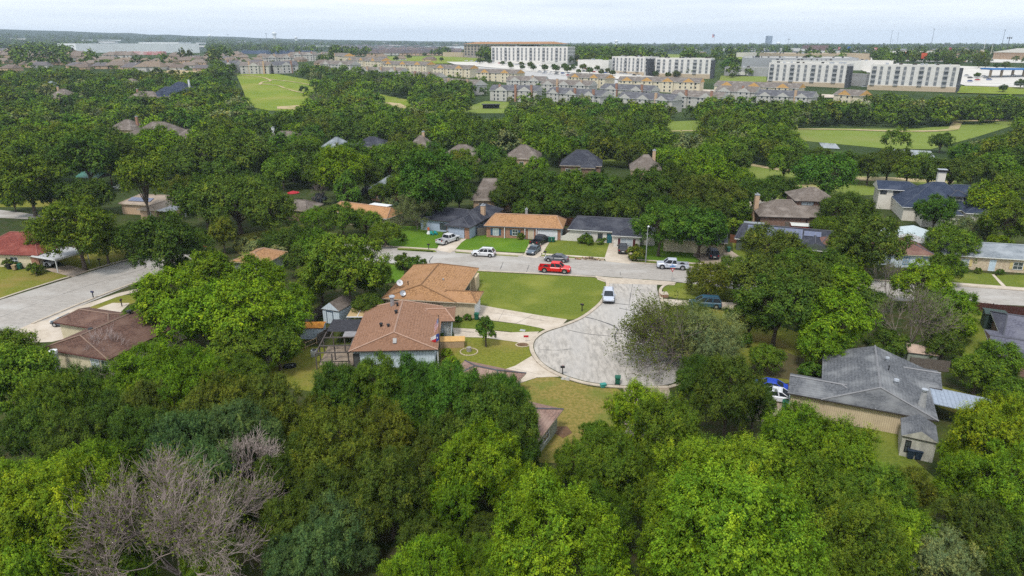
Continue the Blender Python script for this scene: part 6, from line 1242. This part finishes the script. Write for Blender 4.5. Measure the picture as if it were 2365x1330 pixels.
# apartment rows with cross gables
YEL = mat('ochre_siding', (.62, .36, .12), (.52, .3, .1), sc=1); CRW = mat('cream_render', (.68, .6, .45), (.6, .53, .39), sc=.5); SHG = shingle('shingle_taupe', (.19, .165, .145), (.13, .11, .098), (.24, .215, .19)); SHG2 = shingle('shingle_grey_blue', (.12, .12, .13), (.085, .085, .095), (.16, .16, .17))
def flats(label, A, B, eh, dp, ng, gm, wm, rm, chim=None, floors=3, lm=None, group=None, p=.45):
    a, c = G(*A), G(*B); L_ = math.dist(a, c); ang = math.degrees(math.atan2(c[1] - a[1], c[0] - a[0])); z = min(T(*a), T(*c))
    t = thing('gabled_flats', label, 'apartment building', a[0], a[1], ang, z, group); w = MB(); w.box(0, L_, 0, dp, -3, eh - .1)
    r = MB(); roofblk(r, -.6, L_ + .6, -.6, dp + .6, 'x', 0, 0, p, eh, False)
    for i in range(ng):
        gx = L_ * (i + .5) / ng; gw = min(9, L_ / ng * .62) / 2
        w.box(gx - gw, gx + gw, -1.6, .5, -3, eh - .2, 0); roofblk(r, gx - gw - .4, gx + gw + .4, -2.0, dp * .45, 'y', 0, 1, .62, eh + .05, False)
    w.build('wall', [wm], t); r.build('roof', [rm, TRIMW, gm, rm], t)
    fh = eh / floors
    for i in range(ng):
        gx = L_ * (i + .5) / ng; gw = min(9, L_ / ng * .62) / 2
        for f_ in range(floors):
            for s in (-.5, .5): b = MB(); b.box(gx + s * gw - .55, gx + s * gw + .55, -1.66, -1.6, f_ * fh + .9, f_ * fh + 2.4); b.build('window', [GLASS], t)
    nb = int(L_ / 6)
    for i in range(nb):
        x = (i + .5) * L_ / nb
        for f_ in range(floors): b = MB(); b.box(x - .6, x + .6, -.07, -.01, f_ * fh + .9, f_ * fh + 2.4); b.build('window', [GLASS], t)
    if chim:
        for k in range(chim[1]): chimney(t, L_ * (k + .75) / chim[1] - 1, -.9, 1.5, 1.1, 0, eh + p * dp / 2 + 1.2, chim[0], False)
    if lm: LM.append((lm, a[0], a[1]))
    return t
G1 = 'ochre gabled three-storey flats'; G2 = 'white gabled townhouse rows with brick chimneys'
for k, (A, B, ng, l) in enumerate([((1648, 219), (1840, 232), 3, 'long ochre gabled flats in front of the second white block'), ((1426, 207), (1614, 216), 4, 'long ochre gabled flats in front of the middle white blocks'), ((1922, 246), (1978, 252), 1, 'small ochre gabled flats right of the brick chimneys'),
        ((1310, 196), (1396, 205), 2, 'ochre gabled flats behind the left townhouses'), ((1100, 184), (1192, 192), 2, 'ochre gabled flats before the sloping highway'), ((1000, 172), (1085, 180), 2, 'tan gabled flats under the highway start'), ((885, 160), (985, 170), 3, 'tan gabled flats right of the field shrubs'), ((800, 148), (880, 160), 3, 'tan gabled flats climbing toward the dense suburb'), ((735, 136), (795, 147), 2, 'highest tan gabled flats on the slope')]):
    flats(l, A, B, 8.2, 13, ng, YEL, CRW, SHG, None, 3, 'the ochre flats' if k == 0 else None, G1)
for k, (A, B, ng, ch, rm, l) in enumerate([((1132, 232), (1240, 236), 2, 3, SHG2, 'white gabled townhouses with tall brick chimney by the small lawn'), ((1010, 208), (1095, 220), 2, 2, SHG, 'townhouse row with chimneys above the long tree belt'), ((940, 190), (1005, 200), 2, 2, SHG, 'townhouse row with two white gables above the meadow trees'), ((830, 178), (925, 186), 3, 3, SHG, 'leftmost townhouse row above the meadow with red chimneys'),
        ((1262, 236), (1385, 250), 3, 3, SHG2, 'townhouse row with three chimneys beside the dark cedar'), ((1250, 214), (1360, 222), 3, 2, SHG, 'brown roofed townhouses behind the cedar'), ((1385, 226), (1500, 236), 2, 2, SHG2, 'grey roofed townhouses in front of the ochre flats'), ((1425, 252), (1550, 262), 3, 1, SHG2, 'grey townhouse with red chimney facing the woods'), ((1545, 246), (1660, 256), 2, 2, SHG, 'brown roofed townhouse left of the grey twin gables'), ((1745, 246), (1870, 254), 3, 1, SHG2, 'grey twin gabled townhouse ending in a red chimney'), ((1650, 234), (1740, 240), 2, 1, SHG, 'brown roofed townhouses below the long ochre flats'), ((1170, 206), (1255, 210), 2, 1, SHG, 'brown roofed townhouses right of the meadow belt'),
        ((498, 166), (545, 168), 2, 1, SHG2, 'white gabled house above the left meadow'), ((556, 170), (622, 171), 1, 2, SHG, 'brown roofed white gabled flats above the left meadow path'), ((634, 170), (690, 168), 1, 1, SHG2, 'grey roofed white gabled flats beside the meadow grove'), ((612, 150), (680, 149), 2, 2, SHG, 'flats with red chimneys below the blue glass hall'), ((675, 141), (730, 141), 2, 2, SHG, 'flats right of the red chimney flats'), ((740, 160), (810, 168), 2, 0, SHG, 'long brown roofed flats at the grove edge')]):
    flats(l, A, B, 7.6, 13, ng, W2, W2, rm, (BRICK if k % 2 == 0 else BRICKT, ch) if ch else None, 3, {0: 'the chimney townhouses'}.get(k), G2, .5)

# suburb houses in the distance
rf = random.Random(21); HP = []
SUBC = '180 360 150,190 410 150,200 465 150,350 440 60,600 360 120,660 440 160,760 400 100,740 350 130,900 370 180,1130 440 200,940 465 180,1160 480 120,410 545 140,1110 560 170,1370 470 130,1540 420 170,1500 480 170,1380 570 180,1620 570 220,1750 500 150,1800 590 180,2080 600 280,1960 500 140,2180 500 140,2330 500 90,60 350 120,40 500 90,520 400 90,1290 530 120,840 520 110'
SUBD = '60 590 150,200 480 160,350 520 160,220 560 120,390 600 150,580 480 150,720 460 120,840 430 120,950 440 100,1230 420 90,500 420 100,640 420 90,900 400 90,430 470 90'
pr = []
for k in range(3):
    W_ = 22; b = MB(); roofblk(b, -11, 11, -8, 8, 'x', 5 + k, 5 - k, .5, 3.4, False)
    if k: roofblk(b, -8 + 8 * (k - 1), 1 + 8 * (k - 1), -11, 3, 'y', 3, 2, .5, 3.38, False)
    w = MB(); w.box(-10.4, 10.4, -7.4, 7.4, -3, 3.3)
    if k: w.box(-7.4 + 8 * (k - 1), .4 + 8 * (k - 1), -10.4, 0, -3, 3.28)
    t = bpy.data.objects.new('suburban_house', None); C.objects.link(t); t['category'] = 'house'
    w.build('wall', [BRICKT if k != 1 else W2], t); b.build('roof', [mat('shingle_tinted', (.62, .58, .54), (.45, .42, .4), sc=.8, ocol=True), TRIM, BRICKT, BRICKT], t); b = MB()
    for x in (-6, 0, 6): b.box(x - .7, x + .7, -7.46, -7.4, .9, 2.4)
    b.build('window', [GLASS], t); b = MB(); b.box(5, 6.2, 1, 2, 0, 8); b.build('chimney', [BRICKT if k else W2], t); index_kids(t); pr.append(t)
used = [False] * 3
def far_house(px, py, wpx, tint=None):
    x, y = G(px, py); z = T(x, y); s = 1.3 * wpx * PX(x, y, z)[2] / F / 22; s = max(.75, min(1.5, s)); k = rf.randrange(3); col = tint or rf.choice([(.30, .25, .21, 1), (.34, .29, .25, 1), (.26, .21, .18, 1), (.36, .29, .22, 1), (.22, .21, .23, 1)])
    if not used[k]:
        t = pr[k]; used[k] = True; t.location = (x, y, z); t.rotation_euler = (0, 0, math.radians(rf.uniform(-25, 25))); t.scale = (s, s, s)
        for c in t.children: c.color = col
    else: t = dup(pr[k], x, y, rf.uniform(-25, 25), z, color=col, scale=s)
    t['group'] = 'suburban houses in the far neighbourhood'; HP.append((t, x, y, px, py, 'house', col))
for s_, ox in ((SUBC, 0), (SUBD, 400)):
    for q in s_.split(','): a_ = [int(v) for v in q.split()]; far_house(ox + a_[0] / 5.9125, 60 + a_[1] / 5.9125 + 1.5, a_[2] / 5.9125)
for px, py, w in [(rf.uniform(0, 480), rf.uniform(126, 166), rf.uniform(20, 32)) for _ in range(26)] + [(rf.uniform(480, 780), rf.uniform(128, 158), rf.uniform(18, 28)) for _ in range(26)] + [(rf.uniform(760, 1000), rf.uniform(132, 142), 20) for _ in range(6)]: far_house(px, py, w)
for j, y0 in enumerate((109, 113, 117.5, 122.5, 127.5)):
    for i in range(11):
        px = 800 + i * (23 + j) + j * 7 + rf.uniform(-4, 4)
        if px < 1050 + j * 6 and not (px > 980 and y0 < 112): far_house(px, y0 + rf.uniform(-.8, .8), 17 + j * 2.6, rf.choice([(.17, .14, .15, 1), (.13, .12, .14, 1), (.2, .16, .15, 1)]))
for px, py, w in ((1345, 128, 22), (1370, 134, 24), (1400, 120, 26), (1425, 128, 22), (1455, 122, 24), (1440, 138, 26), (1395, 140, 30), (1350, 141, 26), (1480, 116, 20), (10, 130, 20), (45, 118, 20), (90, 128, 20)): far_house(px, py, w, (.16, .13, .14, 1))

# low commercial buildings scattered on the far plain
lb = []
for k, (w_, d_, h_) in enumerate(((40, 22, 7), (26, 18, 6), (70, 30, 9))):
    t = bpy.data.objects.new('low_building', None); C.objects.link(t); t['category'] = 'building'; b = MB(); b.box(-w_ / 2, w_ / 2, 0, d_, -4, h_); b.build('wall', [mat('far_wall_tinted', (1, 1, 1), (.9, .9, .9), sc=.05, ocol=True)], t)
    b = MB(); b.box(-w_ / 2 + .5, w_ / 2 - .5, .5, d_ - .5, h_ + .01, h_ + .2); b.build('roof', [LOT if k != 1 else GPAN], t); b = MB(); b.box(-w_ / 2 + 2, w_ / 2 - 2, -.3, -.02, .5, 3.2); b.build('shopfront', [GLASS], t); index_kids(t); lb.append(t)
lu = [False] * 3
for _ in range(110):
    if _ < 70: px, py = rf.uniform(1560, 2400), rf.choice([rf.uniform(110, 122), rf.uniform(112, 136)])
    elif _ < 90: px, py = rf.uniform(0, 760), rf.uniform(96, 112)
    else: px, py = rf.uniform(760, 1500), rf.uniform(105, 111)
    if 1690 < px < 2080 and py > 122: continue
    x, y = G(px, py); z = T(x, y); k = rf.randrange(3); col = rf.choice([(.62, .6, .57, 1), (.5, .42, .33, 1), (.66, .66, .66, 1), (.3, .2, .17, 1), (.36, .36, .38, 1)])
    if not lu[k]: t = lb[k]; lu[k] = True; t.location = (x, y, z)
    else: t = dup(lb[k], x, y, rf.uniform(-20, 20), z)
    for c in t.children:
        if c.name.startswith('wall'): c.color = col
    t['group'] = 'low commercial buildings on the far plain'; HP.append((t, x, y, px, py, 'building', {(.62): 'cream', (.5): 'tan', (.66): 'white', (.3): 'brown', (.36): 'grey'}[col[0]]))

# masts, towers, signs
def mast(label, px, top, base, r=.35, head=None, name='light_mast', cat='mast', m=METAL, w=2.2):
    x, y = G(px, base); z = T(x, y); zc = y * cp; h = CAMH - z + (103 - top) * zc / F / cp * 1.0
    t = thing(name, label, cat, x, y); b = MB(); b.tube((0, 0, -2), (0, 0, h), r, r * .5, n=6); b.build('pole', [m], t)
    if head == 'light': b = MB(); b.tube((0, 0, h - .2), (0, 0, h + .5), w, w * .8, n=10); b.build('lamp_head', [m], t)
    if head == 'cell': b = MB(); [b.box(w * math.cos(a) - .3, w * math.cos(a) + .3, w * math.sin(a) - .3, w * math.sin(a) + .3, h - 3, h) for a in (0, 1.05, 2.1, 3.14, 4.2, 5.2)]; b.box(-w, w, -.1, .1, h - 1.6, h - 1.3); b.box(-.1, .1, -w, w, h - 1.9, h - 1.61); b.build('antenna', [m], t)
    if head == 'cross': b = MB(); [b.box(-w, w, -.15, .15, h - 2 - 3.5 * k, h - 1.6 - 3.5 * k) for k in range(3)]; b.build('crossarm', [m], t)
    return t, h
GM_ = mat('grey_mast', (.2, .22, .24)); 
mast('tall highway light mast left of pair', 2052, 75, 122, .5, 'light', m=GM_); mast('tall highway light mast right of pair', 2068, 79, 120, .5, 'light', m=GM_); mast('tallest highway light mast left of the arcade building', 2146, 71, 128, .5, 'light', m=GM_); mast('highway light mast at the far right', 2308, 73, 130, .5, 'light', m=GM_)
mast('dark cell tower right of the far right light mast', 2321, 87, 135, .7, 'cell', 'cell_tower', 'cell tower', mat('dark_mast', (.06, .065, .07)), 3); mast('power pole with crossarms between the paired light masts', 2058, 91, 115, .4, 'cross', 'power_pole', 'power pole', GM_, 4); mast('cell mast left of the brown brick building', 1818, 91, 120, .5, 'cell', 'cell_tower', 'cell tower', GM_, 3)
mast('short dark mast beside the far flag', 1661, 99, 118, .5, 'cell', 'cell_tower', 'cell tower', GM_, 3); mast('comms mast with round head above the blue glass hall', 618, 80, 110, 1.2, 'cell', 'cell_tower', 'cell tower', GM_, 4); mast('thin lattice mast over the white factory right end', 529, 82, 104, .7, 'cell', 'cell_tower', 'cell tower', GM_, 3); mast('slim dark pole left of the brown brick building', 1865, 97, 118, .9, None, 'pole', 'pole', MT['dark_mast']); mast('power pole behind the superstore', 1967, 94, 118, .4, 'cross', 'power_pole', 'power pole', GM_, 3); mast('slim white pole beside the car park', 2268, 92, 135, .4, None, 'pole', 'pole', WP)
mast('radio mast over the long white hall', 988, 89, 108, .6, None, 'pole', 'pole', GM_); mast('slim pole above the far white block', 1366, 93, 112, .6, None, 'pole', 'pole', GM_); mast('white car park pole before the arcade building', 2285, 100, 140, .3, None, 'pole', 'pole', WP); mast('short mast left of the field trees', 1108, 93, 106, .8, None, 'pole', 'pole', GM_)
t, h = mast('distant flagpole flying a large American flag', 1647, 82, 118, .4, None, 'flagpole', 'flagpole', GM_); b = MB()
for k in range(7): b.box(-8 + .0 * k, -.3, -.1, .1, h - 1.3 * (k + 1), h - 1.3 * k - .05, k % 2)
b.box(-3.6, -.3, -.2, .2, h - 4.6, h - .1, 2); b.build('flag', [FR, FW, FB], t)
def wtower(label, px, top, base, R):
    x, y = G(px, base); z = T(x, y); h = CAMH - z + (103 - top) * y / F; t = thing('water_tower', label, 'water tower', x, y); b = MB(); b.tube((0, 0, -5), (0, 0, h - R), R * .28 if R < 12 else R * .7, n=12); b.build('stem', [WP2], t)
    b = MB(); pr_ = [(.3, 0), (.85, .35), (1, .8), (.85, 1.2), (.4, 1.45), (0.02, 1.5)]
    for (a, c), (d, e) in zip(pr_, pr_[1:]): b.tube((0, 0, h - R * 1.5 + c * R), (0, 0, h - R * 1.5 + e * R), a * R, d * R, n=14, caps=False)
    b.build('tank', [WP2], t, True)
wtower('pale water tower left of the mast pair on the left horizon', 635, 77, 92, 16); wtower('small white water tower on the wooded horizon', 684, 86, 94, 12); wtower('pale green water tower above the middle suburb', 1423, 93, 104, 14); wtower('white water tower right of the blue-grey tower block', 1797, 97, 105, 14); wtower('tiny white water tower above the factory hall', 485, 82, 92, 10)
def pylon_sign(label, px, top, base, w, h, m, m2=None):
    x, y = G(px, base); z = T(x, y); H = CAMH - z + (103 - top) * y / F; t = thing('pylon_sign', label, 'sign', x, y); b = MB(); b.tube((0, 0, -1), (0, 0, H - h), .4, n=6); b.build('pole', [GM_], t); b = MB(); b.box(-w / 2, w / 2, -.4, .4, H - h, H); b.build('sign_face', [m], t)
    if m2: b = MB(); b.box(-w * .36, w * .36, -.45, -.41, H - h * .75, H - h * .6); b.box(-w * .36, w * .36, -.45, -.41, H - h * .4, H - h * .25); b.build('sign_band', [m2], t)
pylon_sign('red pole sign with white bands over the far car park', 2019, 109, 126, 9, 8, FR, FW); pylon_sign('orange-red wide pole sign', 2083, 118, 134, 11, 4.5, mat('orange_sign', (.62, .1, .04))); pylon_sign('tilted orange-red pole sign right of the wide one', 2131, 120, 146, 6, 6, MT['orange_sign']); pylon_sign('dark red pole sign before the right woods', 2192, 109, 128, 6, 6, mat('crimson_sign', (.4, .02, .06))); pylon_sign('blue and red pole sign left of the red sign', 1958, 107, 124, 8, 6, mat('blue_sign', (.03, .12, .45))); pylon_sign('red and white pole sign behind the superstore', 1937, 108, 122, 6, 6, FR, FW)
t = thing('power_line', 'thin power line wires crossing the right woods', 'power line', *G(2365, 240)); o = t.location.copy(); b = MB()
for dz in (9, 10.2):
    A, B_ = G(1960, 226), G(2480, 246)
    for k in range(12):
        q0, q1 = k / 12, (k + 1) / 12; sag = lambda q: 5 * (4 * q * (q - 1)) * .4
        b.tube((A[0] + (B_[0] - A[0]) * q0 - o.x, A[1] + (B_[1] - A[1]) * q0 - o.y, dz + 4 + sag(q0)), (A[0] + (B_[0] - A[0]) * q1 - o.x, A[1] + (B_[1] - A[1]) * q1 - o.y, dz + 4 + sag(q1)), .06, n=3)
b.build('wire', [METAL], t)
small('bus_stop', 'dark bench shelter on the small far lawn', 'shelter', (1134, 251), [('roof', lambda b: b.box(-6, 6, -2, 2, 2.6, 3.0), [DMETAL]), ('wall', lambda b: b.box(-5.5, 5.5, 1.2, 1.5, 0, 2.6), [DMETAL])], 0, T(*G(1134, 251)))

# far parked vehicles: one small model, copied
b = MB(); loft(b, [(-2.3, .4, .85, .8), (-2.1, .3, .98, .9), (0, .3, .98, .92), (1.2, .3, .95, .9), (2.2, .35, .75, .8)]); b.add([(-1.9, -.8, .97), (1.2, -.8, .97), (1.2, .8, .97), (-1.9, .8, .97), (-1.3, -.65, 1.5), (.5, -.65, 1.5), (.5, .65, 1.5), (-1.3, .65, 1.5)], [(4, 5, 6, 7), (0, 1, 5, 4), (1, 2, 6, 5), (2, 3, 7, 6), (3, 0, 4, 7)], 1)
pc0 = b.build('parked_car', [mat('tinted_paint', (1, 1, 1), (.95, .95, .95), rough=.3, ocol=True), CGL]); pc0['category'] = 'car'; pcn = 0
CN = [('white', (.7, .7, .7)), ('silver', (.4, .42, .45)), ('black', (.02, .02, .025)), ('blue', (.03, .09, .3)), ('grey', (.12, .13, .14)), ('red', (.4, .03, .03))]
def far_car(px, py, ang, c=None):
    global pcn
    cn = c or rf.choice(CN[:1] * 3 + CN[1:2] * 2 + CN); o = pc0 if pcn == 0 else pc0.copy()
    if pcn: C.objects.link(o)
    pcn += 1; x, y = G(px, py); o.location = (x, y, T(x, y) + .75); o.rotation_euler = (0, 0, math.radians(ang)); o.color = (*cn[1], 1); o['group'] = 'vehicles in the far car parks'; HP.append((o, x, y, px, py, 'car', cn[0]))
BLUEc = CN[3]
for p in ((2240, 191, BLUEc), (2257, 188, CN[5]), (2284, 187, BLUEc), (2240, 183, CN[2]), (2256, 181, CN[0]), (2272, 180, CN[1]), (2232, 178, CN[1]), (2277, 183, CN[4]), (2340, 178, CN[0]), (2268, 163, CN[0]), (2285, 162, CN[0])): far_car(p[0], p[1], 10, p[2])
for k, (x0, x1, y0, y1, n, ang) in enumerate(((1985, 2080, 140, 150, 9, 0), (1995, 2120, 146, 157, 11, 0), (2080, 2190, 150, 162, 10, 0), (2020, 2130, 152, 162, 9, 0), (1070, 1200, 142, 152, 10, -20), (1180, 1330, 150, 161, 12, -20), (1300, 1420, 158, 166, 10, -20), (1330, 1440, 166, 173, 9, -20), (1240, 1400, 168, 178, 12, -12), (1250, 1390, 172, 182, 10, -12), (1440, 1480, 172, 178, 4, 0), (2050, 2300, 139, 143, 12, 0), (1470, 1500, 120, 132, 6, 60), (1990, 2040, 203, 206, 4, 0))):
    for i in range(n): q = (i + .5) / n; far_car(x0 + (x1 - x0) * q + rf.uniform(-1, 1), y0 + (y1 - y0) * q + rf.uniform(-.5, .5), ang + rf.uniform(-6, 6))
t = thing('delivery_truck', 'white box truck parked behind the grass bank', 'truck', *G(1715, 176), -3); b = MB(); b.box(-6, 3, -1.3, 1.3, 1.2, 4); b.build('cargo_box', [WP], t); b = MB(); b.box(3.2, 5.5, -1.2, 1.2, .8, 3); b.build('cab', [WP], t)
for x in (-4, 4.2): b = MB(); b.tube((x, -1.35, .5), (x, 1.35, .5), .5, n=10); b.build('wheel', [TYRE], t)
# small trees of the car parks: single and far
def far_tree(px, py, R, col):
    x, y = G(px, py); rp = 1; t = add_tree(px, py, 5, col, rf.choice(['r1', 'r2', 'r3']), auto=(x, y, R)); t['q'] = 1; realise(t)
for px, py in [(1110 + i * 24 + rf.uniform(-5, 5), 148 + i * 1.7 + rf.uniform(-2, 4)) for i in range(20)] + [(1180 + i * 26, 160 + i * 1.8) for i in range(10)] + [(2015, 140), (2040, 138), (2070, 140), (2095, 143), (2160, 143), (2188, 158), (2205, 160), (2260, 158), (2275, 158), (2300, 160), (2320, 162), (2256, 181), (2315, 214), (2355, 206), (1690, 181), (1990, 190), (2000, 196), (1860, 244), (1885, 245), (1903, 250), (1262, 252), (1330, 252), (980, 131), (945, 137), (915, 142), (1020, 143)]:
    far_tree(px, py, rf.uniform(2.6, 4.2) if px < 1990 or px > 2250 else rf.uniform(4, 6), rf.choice('DDN'))

# ---------------------------------------------------------------- labels for trees, far houses and cars
def place_words(x, y):
    best = min(LM, key=lambda l: math.hypot(l[1] - x, l[2] - y)); dx, dy = x - best[1], y - best[2]
    rel = ('right of' if dx > 0 else 'left of') if abs(dx) > abs(dy) * .8 else ('beyond' if dy > 0 else 'in front of'); return rel + ' ' + best[0]
for p, w in (((1480, 820), 'the court'), ((1040, 540), 'the blue garage door'), ((1284, 617), 'the red pickup'), ((1552, 609), 'the silver pickup'), ((1628, 700), 'the teal minivan'), ((2110, 1050), 'the cream shed'), ((780, 740), 'the pale blue shed'), ((724, 780), 'the rusty roofed shed'), ((400, 1250), 'the big bare tree'), ((1290, 1290), 'the bottom centre trees'), ((1700, 1290), 'the bottom right trees'), ((100, 1290), 'the bottom left corner'), ((2330, 1290), 'the bottom right corner'), ((240, 830), 'the whitish dead tree'), ((475, 590), 'the stop sign'), ((108, 605), 'the white carport'), ((680, 463), 'the red umbrella'), ((220, 425), 'the green pavilion'), ((1908, 430), 'the lone meadow tree'), ((620, 210), 'the left meadow'), ((2000, 320), 'the right fairway'), ((1130, 250), 'the small far lawn'), ((1570, 300), 'the middle fairway'), ((2115, 760), 'the leafless tangled tree'), ((1640, 790), 'the court willow'), ((1000, 180), 'the sloping highway'), ((1250, 165), 'the middle car park'), ((2300, 190), 'the right car park'), ((2060, 152), 'the superstore car park')):
    x, y = G(*p); LM.append((w, x, y))
rec = []
for t in TREES:
    size = ('small ' if t['R'] < 3.4 else 'broad ' if t['R'] > 6.3 else 'round '); kind = {'tree': 'tree', 'bush': 'bush', 'willow_tree': 'drooping willow', 'pine_tree': 'tall pine', 'cone_tree': 'cone-shaped tree', 'young_tree': 'young tree', 'young_shoots': 'leafy shoots'}[t['name']]
    if t['name'] == 'bush': size = ''
    if t['name'] in ('willow_tree', 'pine_tree', 'cone_tree'): size = ''
    rec.append((t['o'], f"{size}{TONE[t['col']]} {kind} " + place_words(t['x'], t['y']), t['px'], 'bush' if t['name'] == 'bush' else 'tree'))
for (o, x, y, px, py, k, c) in HP: rec.append((o, (('grey-brown roofed ' if k == 'house' and sum(c[:3]) > .6 else 'dark roofed ') + 'distant house ' if k == 'house' else (f'low {c} building ' if k == 'building' else f'{c} parked car ')) + place_words(x, y), px, k))
grp = {}
for r in rec: grp.setdefault(r[1], []).append(r)
ORD = 'first second third fourth fifth sixth seventh eighth ninth tenth eleventh twelfth thirteenth fourteenth fifteenth sixteenth seventeenth eighteenth nineteenth twentieth'.split()
ORD += [t_ + '-' + o_ for t_ in ('twenty', 'thirty', 'forty', 'fifty', 'sixty', 'seventy') for o_ in ORD[:9] + ['tenth']]
for l, rs in grp.items():
    rs.sort(key=lambda r: r[2])
    for i, r in enumerate(rs):
        n = len(rs)
        if n == 1: s = l
        elif n == 2: s = l + (', left one' if i == 0 else ', right one')
        else: s = l + ', ' + ('leftmost' if i == 0 else 'rightmost' if i == n - 1 else ORD[i] + ' from left')
        r[0]['label'] = s; r[0]['category'] = r[3]
        if 'group' not in r[0]: r[0]['group'] = {'tree': 'leafy trees of the neighbourhood and woods', 'bush': 'garden bushes'}.get(r[3], r[3])

# ---------------------------------------------------------------- haze
b = MB(); b.box(-9500, 9500, -9200, 9300, -80, 190); o = b.build('haze', []); m = bpy.data.materials.new('haze'); m.use_nodes = True; n_ = m.node_tree.nodes; n_.clear(); ou = n_.new('ShaderNodeOutputMaterial'); pv = n_.new('ShaderNodeVolumePrincipled')
pv.inputs['Density'].default_value = HAZE_D; pv.inputs['Color'].default_value = (.72, .85, 1, 1); pv.inputs['Anisotropy'].default_value = .1; m.node_tree.links.new(pv.outputs[0], ou.inputs['Volume']); o.data.materials.clear(); o.data.materials.append(m); tag(o, None, None, None, 'stuff')
